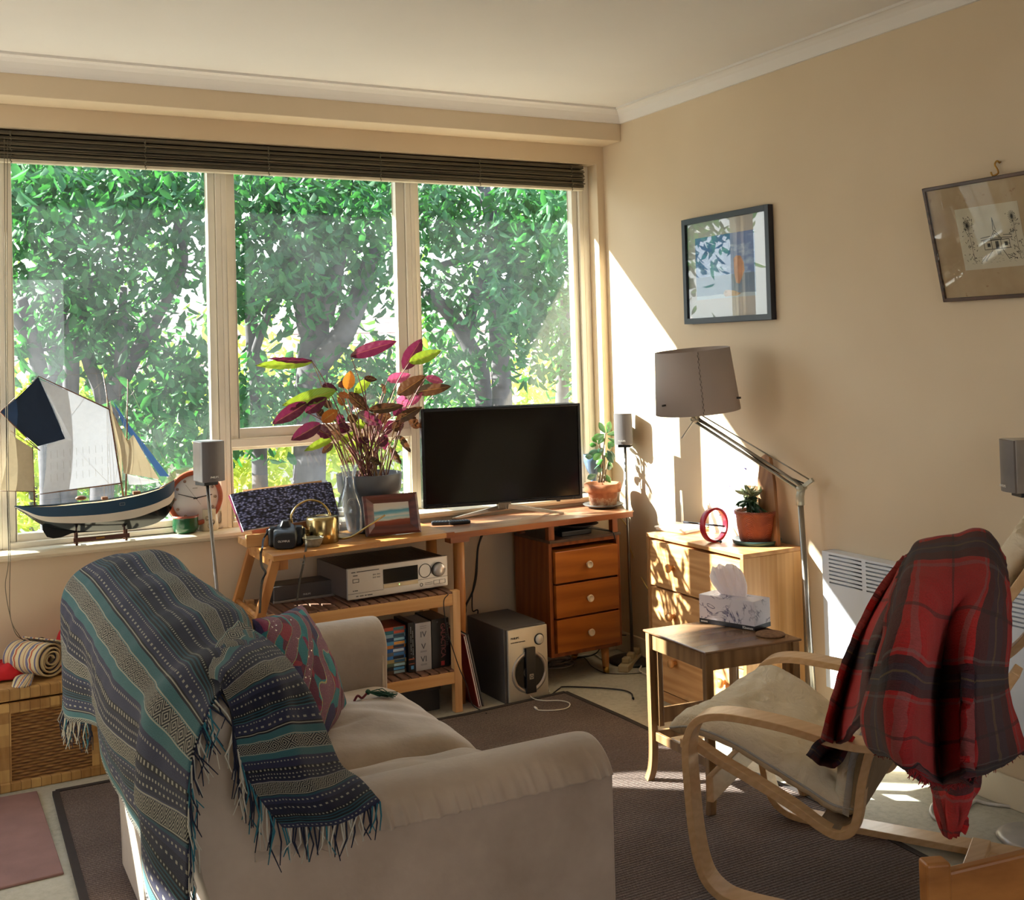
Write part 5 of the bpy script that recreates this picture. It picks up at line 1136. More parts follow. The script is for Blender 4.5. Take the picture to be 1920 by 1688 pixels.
def sail(name, pts, mat, dy, bulge=.012):
    c_ = [SPx(x, y, dy) for x, y in pts]; n = len(c_); ctr = sum(c_, V())/n; m = MB(); R_ = 10; G = []
    E = []
    for i in range(n):
        for k in range(8): E.append(c_[i].lerp(c_[(i+1) % n], k/8))
    for r_ in range(R_+1):
        f = 1-r_/R_; G.append([ctr+(p_-ctr)*f+V((0, -bulge*(1-f*f)+.001*noise.noise((ctr+(p_-ctr)*f)*40), 0)) for p_ in E])
    m.grid(G, closeu=True); return build(name, m, mat, ship, world=True, fix=False)
sail('mainsail', [(75, 712), (140, 738), (206, 769), (218, 835), (227, 906), (150, 915), (80, 925), (86, 880), (88, 834), (122, 822), (100, 765)], SAILW, .0)
sail('topsail', [(72, 707), (36, 742), (1, 773), (36, 808), (71, 837), (122, 823), (98, 765)], SAILN, -.006, .006)
sail('mizzen_sail', [(19, 814), (60, 840), (63, 880), (65, 921), (30, 921), (1, 920), (12, 868)], SAILT, -.002, .006)
sail('foresail', [(209, 768), (236, 830), (250, 815), (275, 860), (299, 899), (265, 893), (232, 888), (226, 840)], SAILT, -.008, .006)
sail('staysail', [(206, 750), (216, 790), (228, 850), (229, 905), (222, 860), (208, 790)], SAILT, .002, .003)
sail('jib', [(212, 752), (245, 800), (280, 845), (318, 894), (300, 893), (262, 838), (232, 800)], SAILB, .004, .004)
sail('lower_jib', [(238, 889), (270, 897), (302, 903), (270, 909), (242, 909)], SAILW, .003, .003)
m = MB()
for a_, b2, dy in (((193, 700), (72, 706), 0), ((193, 715), (60, 838), 0), ((240, 712), (193, 715), 0), ((210, 760), (328, 900), .002), ((240, 740), (212, 932), -.03), ((240, 740), (220, 932), .03), ((240, 740), (228, 932), -.035), ((200, 740), (195, 938), .03), ((200, 740), (203, 938), -.035), ((200, 740), (210, 938), -.038), ((61, 838), (45, 950), .02), ((122, 824), (205, 907), -.01), ((240, 720), (326, 900), 0), ((262, 812), (282, 915), 0), ((250, 860), (270, 925), 0)): m.tube([SPx(*a_, 0), SPx(*b2, dy)], .0005, 4)
tag(build('rigging', m, plain('rigging_tan', 'A49678', .8), ship, world=True, fix=False), kind='stuff')
m = MB()
for k in range(10):
    for r_ in range(3): cx_, cy_ = 95+k*12, 890-r_*22-(k*1.5); m.tube([SPx(cx_, cy_, -.014), SPx(cx_+1, cy_+14, -.0145)], .0004, 4)
tag(build('reef_points', m, plain('reef_cord', '8C8478', .8), ship, world=True, fix=False), kind='stuff')
m = MB(); m.cbox(SPx(150, 936), (.035, .03, .014)); m.cbox(SPx(178, 936), (.02, .03, .010)); m.cbox(SPx(258, 922), (.03, .025, .012)); 
build('deck_house', MB().cbox(SPx(196, 934), (.022, .03, .010)), SP, ship, world=True); build('rowing_boat', MB().blob(SPx(152, 934), (.022, .014, .010), 8), SP, ship, world=True); build('deck_house', MB().cbox(SPx(256, 924), (.028, .026, .012)), SP, ship, world=True)
build('chain_plate', frame(-.010, .010, -.005, .005, .0008, -.0005, .0005, MB()), SILVER, ship).matrix_basis = WM(ship).inverted() @ Matrix.Translation(SPx(226, 943)+V((0, -.046, 0)))
st = thing('ship_stand', 'dark wooden cradle stand under the model ship', 'stand', (SPx(190, 1010).x, yH, SZt))
xl, xr = AZ(143, 1022, SZt).x, AZ(236, 1013, SZt).x
for x in (xl, xr):
    zt2 = AY(140 if x == xl else 235, 997 if x == xl else 991, yH).z
    for dy in (-.022, .022): build('leg', MB().cbox((x, yH+dy, (SZt+zt2)/2), (.009, .008, zt2-SZt)), DKWOOD, st, world=True)
    build('cross_piece', MB().cbox((x, yH, SZt+.018), (.007, .044, .009)), DKWOOD, st, world=True)
build('front_rail', MB().box((xl-.012, yH-.028, SZt+.014), (xr+.012, yH-.024, SZt+.030)), DKWOOD, st, world=True)
build('name_plate', MB().box(((xl+xr)/2-.022, yH-.0295, SZt+.019), ((xl+xr)/2+.010, yH-.028, SZt+.026)), BRASS, st, world=True)
# ---- clock
yc = .052; cc = AY(366, 934, yc); rc_ = (AY(419, 934, yc).x-AY(313.5, 934, yc).x)/2
ck = thing('clock', 'round clock with a wide reddish wooden rim leaning on the window', 'clock', cc)
RX = Matrix.Rotation(PI/2, 4, 'X')
build('rim', MB().lathe([(rc_*.83, -.006), (rc_*.83, .002), (rc_*.86, .006), (rc_*.97, .006), (rc_, 0), (rc_, -.016), (rc_*.8, -.016)], 64, T=RX), wood('clock_wood', 'A5502E', '7E3418', 'X', 8, .3), ck)
build('face', MB().lathe([(0, 0), (rc_*.84, 0), (rc_*.84, -.006), (0, -.006)], 64, T=RX), plain('clock_white', 'DCDDE0', .4, var=.01), ck)
m = MB()
for k in range(12):
    a_ = PI*k/6; m.lathe([(0, .0015), (.0062, .0015), (.0062, 0)], 14, T=Matrix.Translation((rc_*.72*math.sin(a_), -.0002, rc_*.72*math.cos(a_))) @ RX)
tag(build('hour_dots', m, plain('dot_brown', '8A7468', .5), ck), kind='stuff')
HB = plain('hand_black', '0C0C0E', .4)
build('hour_hand', MB().bar((-.008, -.004, -.002), (rc_*.60, -.004, .010), .003, .0045, w2=.002, h2=.003, up=(0, 0, 1)), HB, ck)
build('minute_hand', MB().bar((.008, -.0055, -.003), (-rc_*.62, -.0055, rc_*.20), .0025, .004, w2=.002, h2=.0025), HB, ck)
build('second_hand', MB().bar((rc_*.18, -.007, -rc_*.24), (-rc_*.34, -.007, rc_*.50), .0008, .0008), HB, ck)
build('hub', MB().lathe([(0, .009), (.0035, .009), (.0035, 0)], 14, T=RX), HB, ck)
m = MB(); m.box((-.010, -.0006, rc_*.34), (.010, -.0002, rc_*.37)); build('dial_mark', m, plain('dial_grey', '9C9898', .5), ck)
# ---- green bowl and cream mug
p = AZ(348, 1001, SZt); gy2 = p.y+.022; gx2 = AY(348, 985, gy2).x; rg_ = (AY(372, 975, gy2).x-AY(323, 975, gy2).x)/2; hg = AY(348, 965, gy2).z-SZt-.002
t = thing('bowl', 'dark green glazed bowl with a brown rim on the window sill', 'bowl', (gx2, gy2, SZt))
build('body', MB().lathe([(0, 0), (rg_*.66, 0), (rg_*.9, .010), (rg_*.99, hg*.35), (rg_*.97, hg*.75), (rg_*.99, hg*.88)], 40), plain('green_glaze', '1E4A30', .15, var=.1), t)
build('rim', MB().lathe([(rg_*.99, hg*.88), (rg_, hg), (rg_*.93, hg*1.0), (rg_*.9, hg*.8), (rg_*.6, hg*.3), (0, hg*.2)], 40), plain('brown_glaze', '8E4E3C', .3), t)
p = AZ(392, 995, SZt); my = p.y+.018; mx = AY(391, 975, my).x; rm = (AY(409, 975, my).x-AY(373, 975, my).x)/2; hm = AY(391, 953, my).z-SZt
t = thing('mug', 'cream mug with a dark floral motif beside the green bowl', 'mug', (mx, my, SZt))
build('body', MB().lathe([(0, 0), (rm*.95, 0), (rm, .004), (rm, hm), (rm*.93, hm), (rm*.9, .006), (0, .006)], 40), plain('cream_ceramic', 'C9BFA4', .3), t)
build('handle', MB().tube(spline([(rm*.9, .004, hm*.82), (rm*1.35, .010, hm*.8), (rm*1.55, .012, hm*.5), (rm*1.3, .010, hm*.22), (rm*.9, .004, hm*.2)], 20), .004, 8), plain('cream_ceramic', 'C9BFA4', .3), t)
m = MB()
for k in range(7):
    a_ = -PI/2-.05+.55*math.cos(k*2.4)*.6; zc = hm*(.42+.18*math.sin(k*1.9)); c_ = V(((rm+.0008)*math.cos(a_), (rm+.0008)*math.sin(a_), zc)); m.tube([c_+V((.006*math.cos(j), 0, .006*math.sin(j)*(1 if k % 2 else 1.6))) for j in [2*PI*q_/12 for q_ in range(13)]], .0008, 4, cap=False)
build('floral_motif', m, plain('motif_dark', '3A3A34', .5), t)
# ================================================================ PINE CHEST OF DRAWERS
ch = thing('chest_of_drawers', 'pine chest of three drawers with round knobs against the right wall', 'chest of drawers', (0, 0, 0))
ch.location = (-.305, -1.362, 0)
C0, C1, CX0, CX1, CH = -1.362, -.722, -.305, -.016, .70
def pinemat():
    t = NT('knotty_pine'); co = t.co('Object', (1, .10, 1)); s = t.sep(t.co('Object'))
    w = t.n('ShaderNodeTexWave', wave_type='BANDS', bands_direction='Z'); t.put(w.inputs[0], co); w.inputs['Scale'].default_value = 9; w.inputs['Distortion'].default_value = 12; w.inputs['Detail'].default_value = 3
    kn = t.n('ShaderNodeTexVoronoi'); t.put(kn.inputs[0], t.co('Object', (1, 1, 1.6))); kn.inputs['Scale'].default_value = 5.2
    k = t.M('LESS_THAN', kn.outputs['Distance'], .055); k2 = t.ramp(kn.outputs['Distance'], [(.06, (1,)*3), (.16, (0,)*3)])
    c = t.ramp(t.M('ADD', t.M('MULTIPLY', w.outputs[1], .3), t.M('MULTIPLY', t.noise(co, 45, 3), .6)), [(.2, hx('BE8850')), (.7, hx('DCAA74'))])
    c = t.mix(t.M('MULTIPLY', k2, .35), c, hx('8A5424')); c = t.mix(t.M('MULTIPLY', k, .8), c, hx('6A3A1C'))
    return t.out(t.bsdf(c, .5, 0, t.bump(w.outputs[1], .05, .001)))
PK = pinemat()
def planks():
    t = NT('pine_side_planks'); s = t.sep(t.co('Object')); pl_ = t.M('FLOOR', t.M('DIVIDE', s[0], .082)); j = t.M('LESS_THAN', t.M('FRACT', t.M('DIVIDE', s[0], .082)), .012)
    wn = t.n('ShaderNodeTexWhiteNoise', noise_dimensions='1D'); t.put(wn.inputs['W'], pl_)
    w = t.n('ShaderNodeTexWave', wave_type='BANDS', bands_direction='X'); t.put(w.inputs[0], t.co('Object', (1, 1, .1))); w.inputs['Scale'].default_value = 14; w.inputs['Distortion'].default_value = 7; w.inputs['Detail'].default_value = 3
    c = t.ramp(t.M('ADD', t.M('MULTIPLY', w.outputs[1], .12), t.M('ADD', t.M('MULTIPLY', t.noise(t.co('Object', (1, 1, .06)), 30, 4), .35), t.M('MULTIPLY', wn.outputs[0], .5))), [(.15, hx('BA8448')), (.85, hx('DCAC74'))])
    return t.out(t.bsdf(t.mix(t.M('MULTIPLY', j, .6), c, hx('7A4A24')), .5))
PS = planks(); TOPP = wood('pine_top', 'DDA972', 'BC8450', 'Y', 7, .35)
for y in (C0, C1-.018): build('side_panel', MB().box((CX0, y, 0), (CX1, y+.018, CH-.016)), PS, ch, world=True, bevel=.0015)
build('top', MB().box((CX0, C0, CH-.016), (CX1, C1, CH)), TOPP, ch, world=True, bevel=.002)
build('back_panel', MB().box((CX1-.006, C0+.018, .02), (CX1, C1-.018, CH-.016)), PS, ch, world=True)
build('plinth', MB().box((CX0+.012, C0+.018, .0), (CX0+.028, C1-.018, .04)), PK, ch, world=True)
for a_, b2 in ((.482, .672), (.262, .474), (.048, .256)):
    d_ = build('drawer', MB().box((CX0+.002, C0+.021, a_), (CX0+.28, C1-.021, b2)), PK, ch, world=True, bevel=.002)
    zc = {.482: .578, .262: .378, .048: .186}[a_]
    for yk in (-.906, -1.228):
        k_ = MB().lathe([(0, 0), (.010, 0), (.008, .010), (.012, .016), (.018, .022), (.019, .028), (.014, .035), (0, .037)], 26, T=Matrix.Translation((CX0+.002, yk, zc)) @ Matrix.Rotation(-PI/2, 4, 'Y'))
        build('knob', k_, wood('pine_knob', 'D8A064', 'B0743C', 'Z', 20, .4), d_, world=True)
# white router
p = AZ(1272, 997, CH); t = thing('router', 'white wireless router with upright antenna on the pine chest', 'router', (p.x+.03, p.y+.02, CH), .25)
build('housing', MB().prism([(-.075, -.085), (.075, -.085), (.075, .085), (-.075, .085)], .022), WHITEP, t, bevel=.01, seg=4)
m = MB().box((-.078, -.088, .012), (.078, .088, .020)); build('top_cover', m, plain('router_white', 'F0EEEC', .3, var=0), t, bevel=.006, seg=3)
an = AX(1280, 978, p.x+.09); a2 = AX(1277, 920, p.x+.09); build('antenna', MB().tube([loc(t, an)-V((0, 0, .02)), loc(t, a2)], [.006, .0045], 10), WHITEP, t)
# red ring
p = AZ(1340, 1017, CH); t = thing('ring_ornament', 'red metal ring ornament crossed by a black needle on the pine chest', 'ornament', (p.x, p.y, CH), .12)
rrg = (AX(1340, 952, p.x).z-CH)/2; RED = plain('red_enamel', 'B02436', .3)
m = MB(); G = []
for k in range(49):
    a_ = 2*PI*k/48; c_, s_ = math.cos(a_), math.sin(a_); G.append([(c_*r_, y_, rrg+s_*r_) for r_, y_ in ((rrg, -.012), (rrg, .012), (rrg-.010, .012), (rrg-.010, -.012), (rrg, -.012))])
m.grid(G); build('ring', m, RED, t, bevel=.001)
NE = plain('needle_black', '1E2028', .4); n1, n2 = AX(1293, 978, p.x), AX(1351, 988, p.x)
build('needle', MB().tube([loc(t, V((p.x-.03, n1.y, n1.z))), loc(t, V((p.x+.02, n2.y, n2.z)))], [.005, .0035], 8), NE, t)
build('foot', MB().tube([(0, -.03, .006), (0, .03, .006)], .003, 8), NE, t); build('foot_ball', MB().blob((0, -.034, .007), (.006, .006, .006), 6), NE, t)
# leaning board and card
p1, p2 = AX(1435, 1008, -.09), AX(1436, 852, -.035)
t = thing('leaning_board', 'tall narrow wooden board leaning on the wall behind the succulent', 'board', (p1.x, p1.y, CH))
m = MB(); pts = [AX(1424, 1009, -.09), AX(1458, 1009, -.09), AX(1450, 905, -.05), AX(1442, 857, -.035), AX(1433, 852, -.035), AX(1425, 858, -.035), AX(1420, 900, -.05)]
for q_ in pts[:2]: q_.z = CH+.001
build('plank', MB().poly3(pts, .016, (1, 0, 0)), wood('board_wood', 'A8764A', '74482A', 'Z', 8, .45), t, world=True, bevel=.002)
cx_ = -.075; pts = [AX(1330, 992, cx_), AX(1402, 1003, cx_), AX(1398, 890, cx_), AX(1328, 884, cx_)]; pts[0].z = pts[1].z = CH+.001
t = thing('greeting_card', 'white card with small purple mountain shapes standing on the pine chest', 'card', pts[0])
build('card', MB().poly3(pts, .0012, (1, 0, 0)), plain('card_white', 'E8E6E8', .6, var=.01), t, world=True)
m = MB()
for tri in ([(1349, 967), (1358, 944), (1367, 968)], [(1366, 969), (1379, 950), (1384, 972)], [(1356, 914), (1369, 914), (1369, 905), (1357, 905)], [(1393, 877), (1400, 878), (1400, 883), (1394, 882)][:3]): build('mountain_print', MB().poly3([AX(a_, b2, cx_-.0006) for a_, b2 in tri], .0005, (-1, 0, 0)), plain('print_purple', '6E68A8', .5), t, world=True)
# succulent in relief pot
p = AZ(1419, 1012, CH+.014); sy, sxx = p.y, p.x
t = thing('saucer', 'dark green saucer under the embossed terracotta pot on the pine chest', 'saucer', (sxx, sy, CH))
rS = .098; build('plate', MB().lathe([(0, 0), (.078, 0), (rS*.96, .004), (rS, .018), (rS*.97, .019), (.085, .008), (0, .007)], 44), plain('saucer_green', '2C4A48', .35), t)
sp_ = thing('succulent', 'dark leaved succulent in an embossed orange terracotta pot on the pine chest', 'potted plant', (sxx, sy, CH+.0075))
n_ = V((-.84, -.54, 0)); rq = ((AP(1455, 965, (sxx, sy, 0), n_)-AP(1377, 965, (sxx, sy, 0), n_)).length)/2; hq = AP(1417, 956, (sxx, sy, 0), n_).z-CH-.0075
def relief():
    t = NT('relief_terracotta'); s = t.sep(t.co('Object')); a_ = t.M('ARCTAN2', s[1], s[0]); z_ = s[2]
    arch = t.M('SUBTRACT', z_, t.M('MULTIPLY', t.M('ABSOLUTE', t.M('SINE', t.M('MULTIPLY', a_, 3))), .04)); r_ = t.M('SINE', t.M('MULTIPLY', arch, 900))
    n = t.noise(t.co('Object'), 25, 3); c = t.ramp(t.M('ADD', t.M('MULTIPLY', n, .6), t.M('MULTIPLY', r_, .18)), [(.15, hx('7A3420')), (.6, hx('B05A36'))]); return t.out(t.bsdf(c, .5, 0, t.bump(r_, .5, .003)))
build('pot', MB().lathe([(0, 0), (rq*.72, 0), (rq*.78, .008), (rq*.90, hq*.5), (rq*.93, hq*.8), (rq*.93, hq*.86), (rq, hq*.89), (rq*1.01, hq*.97), (rq*.97, hq), (rq*.90, hq*.98), (rq*.86, hq*.8), (0, hq*.8)], 48), relief(), sp_)
build('soil', MB().lathe([(0, hq*.90), (rq*.88, hq*.88), (rq*.86, hq*.8)], 24), SOIL, sp_)
SD = plain('succulent_dark', '2E5234', .4, var=.3, scale=30); SL = plain('succulent_pale', '9AA47A', .45, var=.2, scale=30)
random.seed(5); cs_ = V((0, 0, hq+.045))
n1_ = loc(sp_, AP(1400, 925, (sxx, sy, 0), n_)); bx_ = V((n1_.x, n1_.y, 0))
for k in range(58):
    a_ = random.uniform(0, 2*PI); lower = k < 34; el = random.uniform(-.9, .25) if lower else random.uniform(.15, 1.2)
    b_3 = V((bx_.x*.75, bx_.y*.75, hq+(.028 if lower else .055)))+V((random.gauss(0, .012), random.gauss(0, .012), random.gauss(0, .008))); L3 = random.uniform(.035, .06)
    tp = b_3+V((math.cos(a_)*math.cos(el), math.sin(a_)*math.cos(el), math.sin(el)))*L3
    build('leaf', paddle(MB(), b_3, tp, .010 if lower else .007, .003, mi=0), SD if lower else SL, sp_, fix=False)
for k in range(6): build('stem', MB().tube([(bx_.x*.6+.012*math.cos(k), bx_.y*.6+.012*math.sin(k), hq*.88), (bx_.x*.75+.015*math.cos(k*2), bx_.y*.75+.01*math.sin(k), hq+.05)], .004, 6), plain('succulent_stem', '4A5A3C', .6), sp_)
# ================================================================ FLOOR LAMP
LM = plain('lamp_nickel', '9A948C', .28, .9, var=.05); LJ = plain('lamp_joint', 'B9B5A4', .4, .3)
pt_ = AX(1500, 930, -.09); pb2 = V((-.10, -1.50, 0))
lp = thing('floor_lamp', 'silver floor lamp with jointed arm and grey drum shade beside the pine chest', 'floor lamp', pb2)
build('base', MB().lathe([(0, 0), (.115, 0), (.12, .008), (.115, .018), (.02, .024), (0, .024)], 40), LM, lp)
build('pole', MB().tube([V((-.10, -1.50, .02)), pt_], [.013, .011], 18), LM, lp, world=True)
hd = AY(1304, 786, -1.05); el_ = AX(1503, 915, -.09)
d_ = (hd-el_).normalized(); up_ = V((0, 0, 1)); pr = (up_-d_*up_.dot(d_)).normalized(); sd = d_.cross(pr)
build('elbow', MB().tube([pt_-V((0, 0, .035)), pt_, el_], [.016, .016, .015], 14), LJ, lp, world=True)
build('elbow_knob', MB().tube([el_-sd*.028, el_+sd*.028], .011, 16), LJ, lp, world=True)
build('elbow_lever', MB().bar(el_, el_+V((.01, -.05, .035)), .012, .014), LJ, lp, world=True)
for o_, r_ in ((-.010, .006), (.008, .006)): build('arm_rod', MB().tube([el_+pr*o_, hd+pr*o_], r_, 12), LM, lp, world=True)
build('tension_rod', MB().tube([el_+pr*.045-d_*.01, hd+pr*.028+d_*-.02], .0028, 8), LM, lp, world=True)
build('cord', MB().tube(spline([el_+pr*.02, el_.lerp(hd, .3)+pr*-.006+sd*.012, el_.lerp(hd, .7)+pr*.004+sd*.012, hd], 20), .003, 6), WIRE_B, lp, world=True)
build('head_joint', MB().blob(hd, (.018, .018, .016), 8).tube([hd-sd*.024, hd+sd*.024], .010, 14), LJ, lp, world=True)
build('handle', MB().tube([hd-V((.01, 0, .005)), AY(1278, 822, -1.08)], .0025, 8), LM, lp, world=True)
Ys = -1.05; c0 = AY(1309, 772, Ys); r1 = (AY(1377, 767, Ys).x-AY(1240, 777, Ys).x)/2; r2 = (AY(1358, 649, Ys).x-AY(1237, 663, Ys).x)/2; c1 = AY(1297.5, 656, Ys)
ax = (c1-c0); Hs = ax.length*1.0; T_ = Matrix.Translation(c0) @ ax.to_track_quat('Z', 'Y').to_matrix().to_4x4()
def shademat():
    t = NT('lamp_shade'); c = hx('B4A69E'); p = t.bsdf(c, .8, 0, t.bump(t.noise(t.co('Object'), 220, 2), .1, .001)); tl = t.n('ShaderNodeBsdfTranslucent'); tl.inputs[0].default_value = c+(1,); m = t.n('ShaderNodeMixShader'); t.put(m.inputs[0], .12)
    t.t.links.new(p, m.inputs[1]); t.t.links.new(tl.outputs[0], m.inputs[2]); return t.out(m.outputs[0])
r1 *= .93; r2 *= .93
shd = build('lamp_shade', MB().lathe([(r1, 0), (r2, Hs), (r2-.002, Hs), (r1-.002, 0), (r1, 0)], 72, T=T_), shademat(), lp, world=True)
viewd = (CP-c0); vl_ = T_.to_3x3().inverted() @ viewd; va = math.atan2(vl_.y, vl_.x)
m = MB(); sa_ = va+.12
for k in range(22):
    z_ = Hs*(.015+k*.0445); rr = r1+(r2-r1)*z_/Hs+.0006; aa = sa_+(.022 if k % 2 else 0)
    P = [T_.to_3x3() @ V((rr*math.cos(aa), rr*math.sin(aa), zz))+T_.translation for zz in (z_, z_+Hs*.04)]; m.tube(P, .0011, 4)
build('seam_stitching', m, plain('stitch_grey', '6E6660', .8), shd, world=True)
for aa in (va-.85, va+1.22): P = [T_.to_3x3() @ V(((r1-.01+q_)*math.cos(aa), (r1-.01+q_)*math.sin(aa), Hs*.19))+T_.translation for q_ in (0, .022)]; build('shade_pin', MB().tube(P, .004, 8), DARKM, shd, world=True)
build('socket', MB().tube([hd, c0+(c1-c0)*.3], [.018, .016], 16), LJ, lp, world=True)
# ================================================================ SIDE TABLE, TISSUES, COASTER
T1, T2, T3 = AZ(1204.7, 1180, .525), AZ(1322.6, 1224, .525), AZ(1503.8, 1197.5, .525); T4 = T1+T3-T2; T4.z = T1.z
stb = thing('side_table', 'small worn wooden side table with thin flared legs in front of the pine chest', 'side table', (T2.x, T2.y, 0))
m = MB(); m.poly3([T1, T2, T3, T4], -.008, (0, 0, 1)); build('table_top', m, WORNTOP, stb, world=True, bevel=.003)
ctr = (T1+T3)/2
def flr(p, k=.88, z=0): q = ctr+(p-ctr)*k; q.z = z; return q
for p in (T1, T2, T3, T4):
    t0 = flr(p, .90, .517); b0 = flr(p, .90, .14); e0 = flr(p, .97, 0.013 if p.y < -.52 else 0); P = spline([t0, flr(p, .90, .3), b0, flr(p, .92, .06), e0], 20)
    m = MB().strip(P, .026, .026, (T3-T2)); build('leg', m, WORN, stb, world=True, bevel=.003)
    q_ = flr(p, .82, .5); m = MB().strip([flr(p, .80, .505), flr(p, .80, .2)], .020, .020, (T3-T2)); build('inner_leg', m, WORN, stb, world=True, bevel=.002)
for a_, b2 in ((T1, T2), (T2, T3), (T3, T4), (T4, T1)):
    build('apron', MB().bar(flr(a_, .89, .488), flr(b2, .89, .488), .012, .056), WORN, stb, world=True, bevel=.002)
    if (a_, b2) != (T2, T3): build('stretcher', MB().bar(flr(a_, .88, .165), flr(b2, .88, .165), .012, .030), WORN, stb, world=True, bevel=.002)
build('back_rail', MB().bar(flr(T1, .88, .23), flr(T4, .88, .23), .010, .055), WORN, stb, world=True, bevel=.004)
K1, K2, K3 = AZ(1312, 1166.6, .5265), AZ(1415, 1183.6, .5265), AZ(1445, 1174, .5265); K3 = K2+(K3-K2)*1.0; K4 = K1+K3-K2
tb = thing('tissue_box', 'marble patterned tissue box with a tissue pulled up on the side table', 'tissue box', K2)
hK = AP(1416.4, 1129, K2, V((-.6, -.8, 0))).z-.5265
def marble():
    t = NT('marble_print'); co = t.co('Object'); v = t.noise(co, 9, 5, .6, 1.5); line = t.M('ABSOLUTE', t.M('SUBTRACT', v, .5)); w = t.noise(co, 13, 2)
    f = t.M('MULTIPLY', t.ramp(line, [(0, (1,)*3), (.012, (.7,)*3), (.03, (0,)*3)]), t.ramp(w, [(.45, (0,)*3), (.58, (1,)*3)]))
    return t.out(t.bsdf(t.mix(f, hx('D6D2DC'), hx('3A3868')), .4))
def boxq(a_, b2, c_, d_, z0, z1):
    m = MB(); vs = [V((p.x, p.y, z)) for z in (z0, z1) for p in (a_, b2, c_, d_)]; m.add(vs, [(0,3,2,1),(4,5,6,7),(0,1,5,4),(1,2,6,5),(2,3,7,6),(3,0,4,7)]); return m
build('carton', boxq(K1, K2, K3, K4, .5405, .5265+hK), marble(), tb, world=True, bevel=.001)
kc = (K1+K3)/2; gk = lambda p, f=1.004: V((kc.x+(p.x-kc.x)*f, kc.y+(p.y-kc.y)*f, 0))
build('black_band', boxq(gk(K1), gk(K2), gk(K3), gk(K4), .5265, .5415), plain('band_black', '12101A', .4), tb, world=True)
eK = (K2-K1).normalized(); nK = V((eK.y, -eK.x, 0)); nK = -nK if nK.dot(CP-kc) < 0 else nK
lw = (K2-K1).length
def ktext(body, size, f, z, nm, mat): o_ = loc(tb, V((K1.x, K1.y, z))+eK*lw*f+nK*.0016); text(nm, body, size, o_, eK, (0, 0, 1), mat, tb)
ktext('Kleenex', .0125, .79, .5295, 'brand_text', WHITEP); ktext('mansize', .0095, .03, .5300, 'side_text', WHITEP) if 0 else None
m = MB()
for k in range(9): o_ = V((K1.x, K1.y, .530))+eK*lw*(.03+.014*k)+nK*.0014; m.add([o_, o_+eK*.0022, o_+eK*.0022+V((0, 0, .005)), o_+V((0, 0, .005))], [(0, 1, 2, 3)])
tag(build('small_print', m, WHITEP, tb, world=True, fix=False), kind='stuff')
def tissuemat():
    t = NT('tissue'); p = t.bsdf(hx('ECE6EA'), .9); tl = t.n('ShaderNodeBsdfTranslucent'); tl.inputs[0].default_value = hx('F4EEF0')+(1,); m = t.n('ShaderNodeMixShader'); t.put(m.inputs[0], .5)
    t.t.links.new(p, m.inputs[1]); t.t.links.new(tl.outputs[0], m.inputs[2]); return t.out(m.outputs[0])
zt = .5265+hK; pn = V((-.6, -.8, 0)); pc = kc
def kp_(x, y, o=0): return AP(x, y, pc+pn*o, pn)
def tissue(o, ph, tops):
    G = []; n1 = 40; base = [pc+eK*(.048*(2*k/n1-1)) for k in range(n1+1)]
    tp_ = []
    for k in range(n1+1):
        f = k/n1*(len(tops)-1); i0 = min(int(f), len(tops)-2); a_, b2 = tops[i0], tops[i0+1]; x = a_[0]+(b2[0]-a_[0])*(f-i0); y = a_[1]+(b2[1]-a_[1])*(f-i0); tp_.append(kp_(x, y, o))
    for i in range(17):
        w_ = i/16; r_ = []
        for k in range(n1+1):
            p = V((base[k].x, base[k].y, zt-.004)).lerp(tp_[k], w_); bulge = math.sin(PI*w_)*.010*(2*k/n1-1)
            fold = .011*w_*math.sin(k*.62+ph+1.5*noise.noise(V((k*.2, w_*2, ph))))+.004*noise.noise(V((k*.5, w_*5, ph)))
            r_.append(p+eK*bulge+pn.normalized()*fold)
        G.append(r_)
    return G
G = tissue(.004, 0, [(1330, 1080), (1336, 1062), (1352, 1068), (1362, 1057), (1380, 1060), (1393, 1074)]); G2 = tissue(-.012, 2.2, [(1337, 1072), (1346, 1058), (1358, 1060), (1376, 1064), (1390, 1069)])
build('tissue', MB().grid(G).grid(G2), tissuemat(), tb, world=True, fix=False)
p = AZ(1446, 1190, .5265); co_ = thing('coaster', 'round cork coaster on the side table beside the tissue box', 'coaster', (p.x-.004, p.y+.0, .5265))
build('disc', MB().lathe([(0, 0), (.048, 0), (.048, .005), (0, .005)], 40), plain('cork', '8A6446', .8, var=.3, scale=90), co_, bevel=.001)
# ================================================================ PANEL HEATER
HW = plain('heater_white', 'DDE2EC', .35, var=.01)
ht = thing('panel_heater', 'white wall mounted panel heater with a louvred top grille', 'heater', (0, -2.0, .2))
HY0, HY1, HXf, HZ0, HZ1 = -2.66, -1.525, -.062, .205, .712
lz = [AX(1565, 1045, HXf).z, AX(1564, 1098, HXf).z]
m = MB(); y_a, y_b = HY1-.03, HY1-.03
cols_ = []; y = HY1-.035
while y-.165 > HY0: cols_.append((y-.165, y)); y -= .185
z_hi, z_lo = lz[0]+.006, lz[1]-.004
m.box((HXf, HY0, HZ0), (HXf+.006, HY1, z_lo)); m.box((HXf, HY0, z_hi), (HXf+.006, HY1, HZ1))
ys_ = [HY1]+[v_ for c_ in cols_ for v_ in (c_[1], c_[0])]+[HY0]
for k in range(0, len(ys_), 2): m.box((HXf, ys_[k+1], z_lo), (HXf+.006, ys_[k], z_hi))
nz = 8; pz = (z_hi-z_lo)/nz
